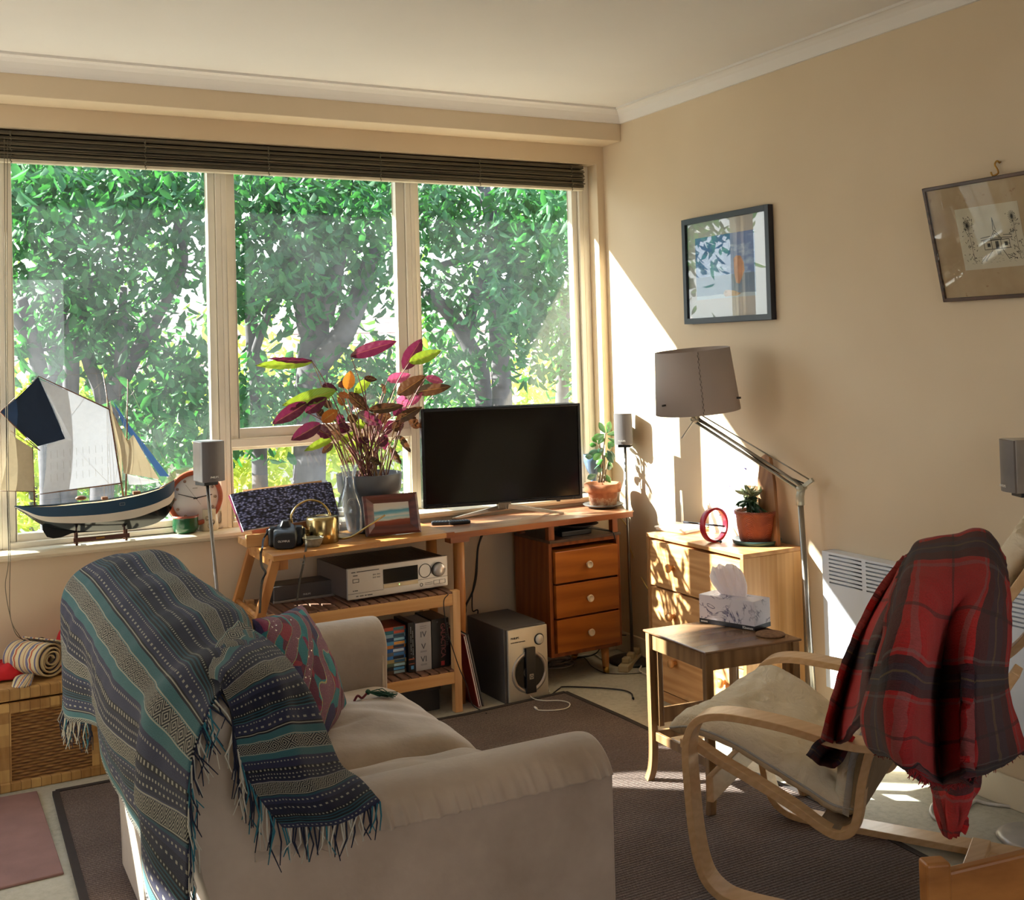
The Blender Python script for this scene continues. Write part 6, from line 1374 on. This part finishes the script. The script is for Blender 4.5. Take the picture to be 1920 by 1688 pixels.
for c_ in cols_:
    for k in range(nz): m.add([(HXf+.001, c_[0], z_lo+pz*k+.004), (HXf+.001, c_[1], z_lo+pz*k+.004), (HXf+.018, c_[1], z_lo+pz*k+pz*.95), (HXf+.018, c_[0], z_lo+pz*k+pz*.95), (HXf+.0, c_[0], z_lo+pz*k), (HXf+.0, c_[1], z_lo+pz*k), (HXf+.0, c_[0], z_lo+pz*k+pz*.62), (HXf, c_[1], z_lo+pz*k+pz*.62)], [(4, 5, 7, 6), (6, 7, 3, 2)])
build('front_panel', m, HW, ht, world=True, fix=False)
m = MB(); m.box((HXf+.006, HY1-.005, HZ0), (-.002, HY1, HZ1)); m.box((HXf+.006, HY0, HZ0), (-.002, HY0+.005, HZ1)); m.box((HXf+.006, HY0, HZ1-.005), (-.002, HY1, HZ1)); m.box((HXf+.006, HY0, HZ0), (-.002, HY1, HZ0+.005)); build('casing', m, HW, ht, world=True)
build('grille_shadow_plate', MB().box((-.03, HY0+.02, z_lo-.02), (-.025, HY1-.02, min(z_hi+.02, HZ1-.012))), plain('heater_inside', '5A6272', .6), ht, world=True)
# ================================================================ PICTURES
NB = plain('black_frame', '1A1F2C', .35)
fx = -.028; F = [AX(1276.8, 412.9, fx), AX(1438.8, 383.6, fx), AX(1447, 600, fx), AX(1283, 607.6, fx)]
ya, yb2 = (F[0].y+F[3].y)/2, (F[1].y+F[2].y)/2; za, zb2 = (F[0].z+F[1].z)/2, (F[2].z+F[3].z)/2
pk = thing('framed_picture', 'square black framed beach picture with wide pale mount on the right wall', 'framed picture', (-.014, (ya+yb2)/2, zb2))
fw = .024
m = MB(); m.box((fx, ya-fw, zb2), (-.001, ya, za)); m.box((fx, yb2, zb2), (-.001, yb2+fw, za)); m.box((fx, yb2+fw, za-fw), (-.001, ya-fw, za)); m.box((fx, yb2+fw, zb2), (-.001, ya-fw, zb2+fw)); build('frame', m, NB, pk, world=True, bevel=.001)
mx_ = -.012; build('mount', MB().box((mx_, yb2+fw, zb2+fw), (-.002, ya-fw, za-fw)), plain('mount_white', 'B9B8B8', .8, var=.02), pk, world=True)
I_ = [AX(a_, b2, mx_) for a_, b2 in ((1303.6, 447), (1414, 431), (1418.5, 554.5), (1306.7, 562.5))]; iy0, iy1 = (I_[0].y+I_[3].y)/2, (I_[1].y+I_[2].y)/2; iz1, iz0 = (I_[0].z+I_[1].z)/2, (I_[2].z+I_[3].z)/2
def seam():
    t = NT('beach_print'); s = t.sep(t.co('UV')); n = t.noise(t.co('UV', (1, 1.5, 1)), 4, 4, .6)
    sky = t.mix(t.ramp(t.M('ADD', n, t.M('MULTIPLY', t.M('SUBTRACT', .9, s[1]), .25)), [(.55, (0,)*3), (.75, (1,)*3)]), hx('2A66B4'), hx('8AB0D8')); sea = t.mix(n, hx('164C7C'), hx('2A6A9A'))
    c = t.mix(t.M('GREATER_THAN', s[1], .36), sea, sky); c = t.mix(t.M('LESS_THAN', s[1], t.M('ADD', .035, t.M('MULTIPLY', n, .05))), c, hx('A8C0D0')); return t.out(t.bsdf(c, .4))
build('print', MB().add([(mx_-.001, iy0, iz0), (mx_-.001, iy1, iz0), (mx_-.001, iy1, iz1), (mx_-.001, iy0, iz1)], [(0, 1, 2, 3)], uvs=[(0, 0), (1, 0), (1, 1), (0, 1)]), seam(), pk, world=True, fix=False)
def pr_(u, v, o=.0016): return V((mx_-o, iy0+(iy1-iy0)*u, iz0+(iz1-iz0)*v))
build('printed_figure', MB().poly3([pr_(.66, .60), pr_(.70, .64), pr_(.77, .63), pr_(.82, .52), pr_(.83, .40), pr_(.78, .28), pr_(.74, .20), pr_(.69, .22), pr_(.66, .38)], .0003, (-1, 0, 0)), plain('figure_tan', 'B07050', .6, var=.3, scale=40), pk, world=True)
build('printed_figure', MB().poly3([pr_(.47, .07), pr_(.50, .12), pr_(.56, .12), pr_(.66, .10), pr_(.76, .05), pr_(.70, .02), pr_(.50, .02)], .0003, (-1, 0, 0)), plain('figure_sand', 'B0906E', .6, var=.3, scale=40), pk, world=True)
build('pane', MB().box((fx+.005, yb2+fw, zb2+fw), (fx+.007, ya-fw, za-fw)), PICGLASS, pk, world=True)
# old etching leaning forward from its hook
b0_ = AX(1773, 563, -.015); t0_ = AX(1726, 358, -.095); b1_ = V((-.015, b0_.y-.56, b0_.z)); t0_.y = b0_.y; t1_ = V((t0_.x, t0_.y-.56, t0_.z))
nE = (b1_-b0_).cross(t0_-b0_).normalized(); nE = -nE if nE.x > 0 else nE
et = thing('old_etching', 'antique framed temple etching with stained mount tilting forward from its hook', 'framed picture', b0_)
FRB = wood('thin_dark_frame', '5A3E2C', '2E1C14', 'Y', 20, .4)
for a_, b2 in ((b0_, b1_), (t0_, t1_), (b0_, t0_), (b1_, t1_)): dd = (b2-a_).normalized(); build('frame_rail', MB().bar(a_-dd*.006, b2+dd*.006, .012, .014, up=nE), FRB, et, world=True, bevel=.002)
def stainm():
    t = NT('stained_mount'); co = t.co('Object'); n = t.noise(co, 5, 4, .6); sp2 = t.noise(co, 38, 3, .6)
    c = t.ramp(n, [(.3, hx('A48C6C')), (.7, hx('BCA888'))]); return t.out(t.bsdf(t.mix(t.ramp(sp2, [(.66, (0,)*3), (.72, (.6,)*3)]), c, hx('8A6444')), .8))
build('mount', MB().poly3([b0_, b1_, t1_, t0_], .004, -nE), stainm(), et, world=True)
ex_ = V((0, -1, 0)); P0 = AP(1811, 507.5, b0_, nE); P3 = AP(1785, 394.7, b0_, nE); ey_ = (P3-P0); hh_ = ey_.length; ey_ = (t0_-b0_).normalized(); ww_ = .235
build('paper', MB().poly3([P0, P0+ex_*ww_, P0+ex_*ww_+ey_*hh_, P0+ey_*hh_], .001, nE), plain('old_paper', 'C6BFAA', .8, var=.04), et, world=True)
def E(u, v): return P0+ex_*(u*ww_)+ey_*(v*hh_)+nE*.0016
m = MB(); w_ = .0020
def ln(pts, w=w_): ribbon(m, [E(*p) for p in pts], w, nE)
for pts in ([(.38, .30), (.38, .44), (.78, .44), (.78, .30)], [(.34, .45), (.48, .47), (.70, .47), (.83, .46)], [(.34, .49), (.5, .51)], [(.70, .51), (.84, .50)], [(.49, .45), (.575, .60), (.67, .45), (.49, .45)], [(.52, .47), (.575, .55), (.64, .47)], [(.555, .60), (.565, .68), (.572, .80), (.585, .68), (.60, .60)], [(.50, .30), (.50, .45)], [(.65, .30), (.65, .45)], [(.38, .30), (.80, .30)], [(.36, .12), (.50, .28)], [(.74, .12), (.66, .28)], [(.30, .12), (.40, .22)], [(.86, .12), (.72, .20)]): ln(pts)
for a_, b2, c_, d_ in ((.43, .34, .48, .40), (.70, .34, .75, .40), (.56, .30, .61, .42)): m.add([E(a_, b2), E(c_, b2), E(c_, d_), E(a_, d_)], [(0, 1, 2, 3)])
random.seed(3)
for cu_, cv in ((.16, .72), (.88, .78)):
    for k in range(18): a_ = 2*PI*k/18; ln([(cu_, cv), (cu_+.06*math.cos(a_), cv+.09*math.sin(a_))], .0014)
    for k in range(60):
        u_ = cu_+random.gauss(.01, .055); v_ = random.uniform(.12, .85); ln([(u_, v_), (u_+random.uniform(-.02, .02), v_+random.uniform(-.03, .03)), (u_+random.uniform(-.03, .03), v_+random.uniform(-.03, .03))], .0013)
    ln([(cu_+.03, .12), (cu_+.01, .70)], .0012)
for k in range(5): ln([(.57+.012*k, .20), (.57+.012*k, .26)], .0012)
for k in range(40): u_ = random.uniform(.12, .95); v_ = random.uniform(.08, .22); ln([(u_, v_), (u_+.03, v_+random.uniform(-.02, .02))], .0006)
tag(build('etched_drawing', m, plain('etching_ink', '24211E', .8), et, world=True, fix=False), kind='stuff')
build('pane', MB().poly3([b0_+nE*.005, b1_+nE*.005, t1_+nE*.005, t0_+nE*.005], .001, nE), PICGLASS, et, world=True)
hk0 = AX(1875, 306, -.004); hk = thing('picture_hook', 'brass hook on the wall holding the old etching', 'hook', hk0)
tp_ = t0_.lerp(t1_, .34)
build('hook', MB().tube(spline([hk0, hk0+V((-.006, .006, .008)), hk0+V((-.012, .010, -.004)), hk0+V((-.008, .004, -.020)), hk0+V((-.014, -.002, -.034)), V((-.03, hk0.y+.008, hk0.z-.040)), V((-.034, hk0.y+.012, hk0.z-.028))], 30), .0028, 8), BRASS, hk, world=True)
build('nail', MB().tube([hk0+V((.004, 0, .004)), hk0+V((-.012, 0, .004))], .002, 8), BRASS, hk, world=True)
# ================================================================ ARMCHAIR
O = V((-1.20, -2.25, .0125)); D = V((.53, -.85, 0)).normalized(); Wd = V((-D.y, D.x, 0))
ac = thing('armchair', 'bentwood armchair with beige quilted cushion turned away from the camera', 'armchair', O)
def A(u, v, z): return O+D*u+Wd*v+V((0, 0, z))
armp = [(.95, .010), (.60, .010), (.24, .010), (.12, .011), (.06, .020), (.018, .050), (-.004, .10), (-.018, .18), (-.026, .28), (-.030, .38), (-.022, .435), (.004, .476), (.05, .495), (.12, .500), (.24, .492), (.36, .474), (.43, .470), (.49, .478), (.57, .50), (.66, .545), (.74, .61), (.80, .70)]
for v_ in (.0, .60):
    P = spline([A(u, v_, z) for u, z in armp], 90); build('arm_frame', MB().strip(P, .074, .020, Wd), BIRCH, ac, world=True, bevel=.002)
sfp = [(-.04, .392), (.04, .352), (.14, .310), (.24, .265), (.31, .226), (.355, .214), (.392, .235), (.408, .285), (.420, .36), (.448, .45), (.51, .53), (.60, .63), (.70, .75), (.79, .87), (.845, .955)]
for v_ in (.052, .548):
    P = spline([A(u, v_, z) for u, z in sfp], 80); build('seat_frame', MB().strip(P, .040, .022, Wd), BIRCH, ac, world=True, bevel=.002)
build('front_crossbar', MB().bar(A(.012, .03, .275), A(.012, .57, .275), .020, .070, up=(0, 0, 1)), BIRCH, ac, world=True, bevel=.003)
build('rear_crossbar', MB().bar(A(.62, .0, .03), A(.62, .60, .03), .05, .02), BIRCH, ac, world=True, bevel=.003)
build('crossbar_end', MB().cbox(A(-.045, .04, .385), (.03, .05, .022)), BIRCH, ac, world=True)
build('bolt', MB().tube([A(-.035, -.0, .205), A(-.046, -.0, .203)], .007, 12), STEEL, ac, world=True)
def canvas(nm, h1, h2):
    t = NT(nm); co = t.co('Object'); n = t.noise(co, 6, 4, .6); n2 = t.noise(co, 300, 2); c = t.ramp(n, [(.3, hx(h1)), (.7, hx(h2))]); n3 = t.noise(t.co('Object', (1, 1, 1), (.3, .2, 1.0)), 16, 3, .5, 1.5); return t.out(t.bsdf(c, .9, 0, t.bump(t.M('ADD', t.M('ADD', t.M('MULTIPLY', n, 1.0), t.M('MULTIPLY', n3, 1.8)), t.M('MULTIPLY', n2, .15)), .6, .010)))
CUSH = canvas('cushion_canvas', 'D8C8AC', 'E6D8C0'); SLING = canvas('sling_canvas', '8A7660', '9C8870'); LIN = canvas('grey_lining', 'A4A09C', 'BBB8B4')
sl_ = [(u+.010, z-.004) for u, z in sfp[9:]]; slp = [(.30, .232), (.36, .224), (.395, .25), (.418, .32)]+[(u+.012, z) for u, z in sfp[8:]]
G, U = sheet([[A(u, v_, z) for v_ in (.045, .2, .4, .66)] for u, z in slp], 10, 40); build('back_sling', MB().grid(G), SLING, ac, world=True, solid=.004, fix=False)
def quilt(path, v0, v1, th, nm, n=60, dz=None, tuft=((.5, .5),), du=None, sq=9):
    """cushion along a (u,z) path"""
    P = spline([V((u, 0, z)) for u, z in path], n); m = MB(); top = []; bot = []; NV = 30
    for i, p in enumerate(P):
        d = (P[min(i+1, n)]-P[max(i-1, 0)]).normalized(); nn = V((-d.z, 0, d.x)); nn = nn if (nn.z > 0 or nn.x < 0) else -nn
        nn = V((-d.z, 0, d.x)); rt = []; rb = []; a_ = i/n
        for j in range(NV+1):
            b2 = j/NV; ed = math.sqrt(max(0, 1-(1-min(1, sq*min(b2, 1-b2)))**2))*math.sqrt(max(0, 1-(1-min(1, 12*min(a_, 1-a_)+.0))**2))
            tf = sum(math.exp(-(((a_-ta)*3.2)**2+((b2-tb2)*2.6)**2)*26)*.036 for ta, tb2 in tuft)
            cr_ = .012*noise.noise(V((a_*9, b2*16, 3)))+.009*noise.noise(V((a_*24, b2*6, 8)))-.010*math.exp(-((b2-.5)/.03)**2)
            lift = dz(a_, b2) if dz else 0
            h_ = th*(.18+.82*ed)*1-tf*ed+cr_*ed; q0 = A(p.x+(du(a_, b2) if du else 0), v0+(v1-v0)*b2, p.z+lift)
            N3 = D*nn.x+V((0, 0, nn.z)); rt.append(q0+N3*(th*.5+h_*.5)); rb.append(q0+N3*(th*.5-h_*.5))
        top.append(rt); bot.append(rb)
    m.grid(top); m.grid(bot)
    for a_, b2 in ((top[0], bot[0]), (top[-1], bot[-1]), ([r_[0] for r_ in top], [r_[0] for r_ in bot]), ([r_[-1] for r_ in top], [r_[-1] for r_ in bot])): m.grid([a_, b2])
    return build(nm, m, CUSH, ac, world=True), top, bot
o1, tp1, bt1 = quilt([(-.115, .372), (-.05, .382), (.04, .363), (.14, .320), (.24, .275), (.32, .238), (.385, .232)], .085, .56, .072, 'seat_cushion', du=lambda a_, b2: .14*b2*(1-a_)**1.5, sq=7, dz=lambda a_, b2: .052*max(0, b2-.35)*1.5*max(0, 1-a_*1.5), tuft=((.35, .33), (.35, .67), (.72, .33), (.72, .67)))
o2, tp2, bt2 = quilt([(.398, .245), (.408, .31), (.425, .40), (.47, .485), (.56, .585), (.66, .70), (.76, .83), (.835, .945), (.855, .975)], .085, .62, .072, 'back_cushion', sq=40, tuft=((.35, .33), (.35, .67), (.68, .33), (.68, .67)))
build('piping', MB().tube([r_[0].lerp(b_2[0], .5)-Wd*.002 for r_, b_2 in zip(tp1, bt1)], .0035, 6), LIN, ac, world=True)
build('zip_gusset', MB().strip([r_[0].lerp(b_2[0], .62)-Wd*.003 for r_, b_2 in zip(tp2, bt2)][:40], .018, .002, D*-.3+V((0, 0, .1))), LIN, ac, world=True)
# tartan throw --------------------------------------------------------------
def tartan():
    t = NT('tartan_wool'); s = t.sep(t.co('UV')); wob = t.M('MULTIPLY', t.M('SUBTRACT', t.noise(t.co('UV'), 9, 3), .5), .012); u = t.M('ADD', s[0], wob); v = t.M('ADD', s[1], wob); P = .34
    def st(x, a_, b2): f = t.M('FRACT', t.M('DIVIDE', x, P)); return t.M('MULTIPLY', t.M('GREATER_THAN', f, a_), t.M('LESS_THAN', f, b2))
    red = hx('A80C10'); c = t.mix(t.noise(t.co('UV'), 6, 3), hx('9A0407'), hx('CC0A0E')); dk_ = hx('0A0A14'); gn = hx('16283A'); gy = hx('6E7470'); yl = hx('A88A3A')
    for x in (u, v):
        c = t.mix(t.M('MULTIPLY', st(x, .05, .30), .88), c, dk_); c = t.mix(t.M('MULTIPLY', st(x, .12, .23), .55), c, gn); c = t.mix(t.M('MULTIPLY', st(x, .33, .355), .28), c, gy); c = t.mix(t.M('MULTIPLY', st(x, .0, .025), .35), c, gy); c = t.mix(t.M('MULTIPLY', st(x, .165, .18), .22), c, yl); c = t.mix(t.M('MULTIPLY', st(x, .66, .69), .6), c, dk_)
    fz = t.noise(t.co('UV'), 260, 3, .8); c = t.mix(.45, c, t.ramp(fz, [(.3, (.4,)*3), (.75, (1.5,)*3)]), 'MULTIPLY')
    return t.out(t.bsdf(c, 1, 0, t.bump(fz, .9, .006), Sheen_Weight=.06, Sheen_Roughness=.5, Sheen_Tint=(1, .3, .25, 1)))
TART = tartan()
tt = thing('tartan_throw', 'fluffy red tartan wool throw hanging over the armchair back', 'blanket', A(.76, .1, .95))
def U_(x, y, u, off=0): return AP(x, y, A(u, 0, 0), D)
rear = [[U_(1700, 1046, 0.76), U_(1738, 1018, 0.79), U_(1795, 1000, 0.8), U_(1848, 1003, 0.81), U_(1884, 1045, 0.8)],
  [U_(1672, 1110, 0.88), U_(1730, 1085, 0.91), U_(1795, 1075, 0.93), U_(1850, 1080, 0.92), U_(1891, 1110, 0.89)],
  [U_(1650, 1190, 0.92), U_(1715, 1180, 0.96), U_(1775, 1180, 0.94), U_(1835, 1180, 0.97), U_(1889, 1190, 0.92)],
  [U_(1634, 1270, 0.92), U_(1700, 1270, 0.97), U_(1765, 1275, 0.94), U_(1828, 1270, 0.98), U_(1880, 1265, 0.92)],
  [U_(1622, 1335, 0.91), U_(1690, 1350, 0.97), U_(1760, 1365, 0.94), U_(1835, 1350, 0.98), U_(1893, 1320, 0.92)],
  [U_(1632, 1385, 0.9), U_(1695, 1415, 0.97), U_(1760, 1445, 0.94), U_(1842, 1420, 0.98), U_(1922, 1395, 0.92)],
  [U_(1645, 1402, 0.9), U_(1700, 1432, 0.97), U_(1765, 1470, 0.94), U_(1838, 1452, 0.98), U_(1926, 1402, 0.92)]]
G, UV = sheet(rear, 70, 80, .009, 5, uvl=(.50, .78))
m = MB().grid(G, 0, UV)
front = [[U_(1700, 1046, 0.76), U_(1690, 1062, 0.73), U_(1700, 1075, 0.84)],
  [U_(1652, 1115, 0.72), U_(1655, 1120, 0.66), U_(1690, 1130, 0.88)],
  [U_(1610, 1190, 0.66), U_(1620, 1200, 0.58), U_(1665, 1200, 0.9)],
  [U_(1578, 1255, 0.58), U_(1598, 1265, 0.5), U_(1650, 1265, 0.9)],
  [U_(1560, 1320, 0.5), U_(1580, 1335, 0.42), U_(1640, 1320, 0.88)],
  [U_(1544, 1388, 0.44), U_(1572, 1396, 0.37), U_(1622, 1340, 0.84)]]
G3, UV3 = sheet(front, 40, 70, .008, 7, uv0=(.12, .1), uvl=(.26, .6)); m.grid(G3, 0, UV3)
tail = [[U_(1742, 1425, .90), U_(1785, 1440, .94), U_(1835, 1440, .95)], [U_(1752, 1480, .90), U_(1790, 1490, .94), U_(1824, 1478, .95)], [U_(1760, 1525, .90), U_(1788, 1535, .92), U_(1811, 1520, .93)], [U_(1775, 1560, .90), U_(1788, 1567, .91), U_(1797, 1556, .92)]]
G4, UV4 = sheet(tail, 20, 24, .005, 6, uv0=(.2, .72), uvl=(.13, .22)); m.grid(G4, 0, UV4)
low = [[U_(1553, 1382, .36), U_(1590, 1388, .34), U_(1600, 1380, .42)], [U_(1528, 1400, .33), U_(1550, 1415, .29), U_(1580, 1420, .38)], [U_(1515, 1418, .33), U_(1535, 1432, .29), U_(1562, 1437, .36)]]
G5, UV5 = sheet(low, 20, 20, .004, 6, uv0=(.1, .66), uvl=(.14, .12)); m.grid(G5, 0, UV5)
build('cloth', m, TART, tt, world=True, solid=.011, fix=False)
fm = MB()
hem = [G[-1][j] for j in range(0, 71, 5)]
for p, q in zip(hem, hem[1:]):
    for k in range(16):
        c_ = p.lerp(q, k/16); fm.tube([c_, c_+V((random.gauss(0, .003), random.gauss(0, .003), -random.uniform(.002, .006)))], [.0008, .0003], 3, cap=False)
tag(build('fuzzy_hem', fm, plain('red_fuzz', '7A0A10', 1), tt, world=True, fix=False), kind='stuff')
# ================================================================ WICKER CHEST AND CLOTHS
def wicker():
    t = NT('wicker'); s = t.sep(t.co('Object')); x = t.M('ADD', s[0], s[1]); z = s[2]
    row = t.M('FLOOR', t.M('DIVIDE', z, .0105)); ph_ = t.M('MULTIPLY', row, PI); w1 = t.M('SINE', t.M('ADD', t.M('MULTIPLY', x, 2*PI/.052), ph_)); w2 = t.M('SINE', t.M('MULTIPLY', z, 2*PI/.0105))
    h_ = t.M('ADD', t.M('MULTIPLY', w1, .5), t.M('MULTIPLY', w2, .6)); n = t.noise(t.co('Object', (1, 1, 5)), 18, 4, .7)
    c = t.ramp(t.M('ADD', t.M('MULTIPLY', n, .7), t.M('MULTIPLY', h_, .18)), [(.15, hx('6A4220')), (.4, hx('A87840')), (.7, hx('CDA062'))]); return t.out(t.bsdf(c, .65, 0, t.bump(h_, .9, .006)))
def wband():
    t = NT('wicker_band'); s = t.sep(t.co('Object')); x = t.M('ADD', s[0], s[1]); cell = t.M('ADD', t.M('FLOOR', t.M('DIVIDE', x, .033)), t.M('MULTIPLY', t.M('FLOOR', t.M('DIVIDE', s[2], .04)), 17)); wn = t.n('ShaderNodeTexWhiteNoise', noise_dimensions='1D'); t.put(wn.inputs['W'], cell)
    j = t.M('LESS_THAN', t.M('FRACT', t.M('DIVIDE', x, .033)), .07); c = t.ramp(t.M('ADD', t.M('MULTIPLY', wn.outputs[0], .5), t.M('MULTIPLY', t.noise(t.co('Object', (1, 1, .2)), 60, 3), .5)), [(.2, hx('9A6E38')), (.8, hx('CFA766'))]); return t.out(t.bsdf(t.mix(t.M('MULTIPLY', j, .7), c, hx('5A3818')), .6, 0, t.bump(t.M('MULTIPLY', j, -1), .6, .004)))
wk_ = thing('wicker_chest', 'woven wicker chest with banded lid under the window', 'wicker chest', (-2.46, -.395, 0))
BX0, BX1, BY0, BY1, BH = -3.35, -2.46, -.395, -.02, .36
build('body', MB().box((BX0, BY0+.006, .0), (BX1-.006, BY1, BH-.05)), wicker(), wk_, world=True, bevel=.006)
WB = wband(); build('lid', MB().box((BX0, BY0, BH-.045), (BX1, BY1, BH)), WB, wk_, world=True, bevel=.008, seg=3)
build('upper_band', MB().box((BX0, BY0+.001, BH-.088), (BX1-.001, BY1, BH-.050)), WB, wk_, world=True, bevel=.005); build('lower_band', MB().box((BX0, BY0+.001, .0), (BX1-.001, BY1, .035)), WB, wk_, world=True, bevel=.005)
for x in (BX1-.06, BX0): build('corner_band', MB().box((x, BY0+.002, .034), (x+.059, BY0+.03, BH-.086)), WB, wk_, world=True)
xpx = AY(14, 1370, BY0).x; build('corner_band', MB().box((xpx-.03, BY0+.003, .034), (xpx+.012, BY0+.03, BH-.086)), WB, wk_, world=True)
def rollm():
    t = NT('striped_cotton'); s = t.sep(t.co('UV')); f = t.M('FRACT', t.M('DIVIDE', s[0], .075)); zg = t.M('MULTIPLY', t.M('ABSOLUTE', t.M('SUBTRACT', t.M('FRACT', t.M('DIVIDE', s[1], .03)), .5)), .12)
    c = t.ramp(t.M('FRACT', t.M('ADD', f, t.M('MULTIPLY', zg, t.M('MULTIPLY', t.M('GREATER_THAN', f, .42), t.M('LESS_THAN', f, .72))))), [(0, hx('C4B088')), (.14, hx('5E5A74')), (.24, hx('C9B890')), (.42, hx('B8A078')), (.5, hx('A4482E')), (.58, hx('C9B890')), (.66, hx('6A6680')), (.78, hx('C4B088')), (.9, hx('8A5A4A')), (.94, hx('C4B088'))], 'CONSTANT'); return t.out(t.bsdf(c, .9, 0, t.bump(t.noise(t.co('UV'), 400, 2), .3, .002)))
ce = AZ(96, 1270, BH+.005); ce.y = -.30; ce = AY(98, 1248, -.33); Rr = .066
ro = thing('rolled_cloth', 'rolled striped cream and grey cotton cloth on the wicker chest', 'rolled cloth', (ce.x, ce.y, BH))
axr = V((-.62, .78, 0)).normalized(); c0_ = V((ce.x, ce.y, BH+Rr*1.02)); e1 = V((axr.y, -axr.x, 0)); m = MB(); Lr = .17; G = []; U = []
for i in range(13):
    w_ = i/12; r_ = []; u2 = []; s_ = 0; prev = None
    for k in range(150):
        a_ = k/149*4.2*2*PI; rad = .010+(Rr-.010)*k/149; p = c0_+axr*(Lr*w_+.006*math.sin(a_*.7))+e1*math.cos(a_)*rad*1.12+V((0, 0, 1))*math.sin(a_)*rad*.98
        if prev: s_ += (p-prev).length
        prev = p; r_.append(p); u2.append((w_*Lr, s_))
    for k in range(12): p = r_[149]+e1*.006*k*-1+V((0, 0, -1))*.0; 
    G.append(r_); U.append(u2)
m.grid(G, 0, U); build('roll', m, rollm(), ro, world=True, solid=.005, fix=False)
pts = [[AZ(x, y, BH+.012) for x, y in r_] for r_ in ([(22, 1288), (40, 1290), (58, 1285)], [(30, 1278), (52, 1280), (66, 1268)], [(52, 1262), (62, 1258), (72, 1250)])]; pts[1] = [p+V((0, 0, .014)) for p in pts[1]]
G, U = sheet(pts, 12, 12, .003, 5); build('loose_flap', MB().grid(G, 0, U), rollm(), ro, world=True, solid=.004, fix=False)
build('tie_cord', MB().tube(spline([AY(44, 1200, -.22), AY(60, 1205, -.2), AY(78, 1196, -.18), AY(90, 1205, -.16), AY(100, 1200, -.15)], 20), .003, 6), TIE, ro, world=True)
REDC = plain('red_cloth', 'C21A22', .8, var=.25, scale=9, bump=.3, bs=60)
def heap(nm, lab, c, rx_, ry_, hz_, seed, sq=1):
    t = thing('red_cloth', lab, 'cloth', (c[0], c[1], BH)); G = []; random.seed(seed)
    for i in range(27):
        r_ = []
        for j in range(49):
            a_ = 2*PI*j/48; f = i/26; rr = 1+.22*noise.noise(V((math.cos(a_)*1.6, math.sin(a_)*1.6, seed)))*f; x = rx_*f*rr*math.cos(a_); y = ry_*f*rr*math.sin(a_)
            z = hz_*(1-f**2.2)*(.75+.6*noise.noise(V((x*16, y*16, seed*3))))+.006+abs(.018*noise.noise(V((x*38, y*38, seed)))); r_.append(V((c[0]+x, c[1]+y, BH+max(.003, z))))
        G.append(r_)
    build('folds', MB().grid(G), REDC, t, world=True, solid=.003, fix=False)
p = AZ(20, 1275, BH); heap('a', 'red cloth bundled at the left end of the wicker chest', (p.x-.06, p.y+.05), .13, .09, .085, 4)
p = AZ(140, 1262, BH); heap('b', 'red cloth heaped between the striped roll and the draped sofa', (p.x+.03, -.20), .11, .14, .17, 9)
# ================================================================ WHITE FLOOR CABLE AND NEAR CHAIR
cable('cable', [AZ(1925, 1516, .006), AZ(1890, 1512, .006), AZ(1850, 1507, .006), AZ(1830, 1502, .007), AZ(1815, 1512, .006), AZ(1790, 1535, .006), AZ(1760, 1538, .006), AZ(1745, 1525, .006), AZ(1750, 1508, .006), AZ(1765, 1500, .006), AZ(1800, 1496, .006)], .0055, plain('grey_white_wire', 'C9C4BE', .5), 'thick white cable curling over the floor behind the armchair')
HP = wood('orange_pine', 'C08244', '8A5426', 'X', 6, .4, st=.1)
zc = .60; a0, a1 = AZ(1752, 1612, zc), AZ(1935, 1590, zc)
dc = thing('wooden_chair', 'corner of an orange pine chair back at the lower right', 'chair', (a0.x, a0.y, 0))
r0, r1_ = AZ(1795, 1640, zc-.01), AZ(1925, 1584, zc+.03)
dr = (V((r1_.x, r1_.y, 0))-V((r0.x, r0.y, 0))).normalized(); nr = V((dr.y, -dr.x, 0)); nr = nr if nr.dot(CP-r0) > 0 else -nr
far = V((a0.x, a0.y, 0))+dr*.42
build('back_post', MB().bar(V((a0.x, a0.y, 0)), V((a0.x, a0.y, zc)), .045, .034, up=nr), HP, dc, world=True, bevel=.006, seg=3)
build('back_post', MB().bar(far, far+V((0, 0, zc+.06)), .045, .034, up=nr), HP, dc, world=True, bevel=.006, seg=3)
build('top_rail', MB().bar(V((a0.x, a0.y, zc-.065)), far+V((0, 0, zc-.005)), .022, .085, up=(0, 0, 1)), HP, dc, world=True, bevel=.005)
build('seat', MB().poly3([V((a0.x, a0.y, .40)), far+V((0, 0, .40)), far+nr*.38+V((0, 0, .40)), V((a0.x, a0.y, .40))+nr*.38], .02, (0, 0, 1)), HP, dc, world=True, bevel=.004)
for q_ in (V((a0.x, a0.y, 0))+nr*.36, far+nr*.36): build('front_leg', MB().bar(q_, q_+V((0, 0, .40)), .034, .034, up=nr), HP, dc, world=True)
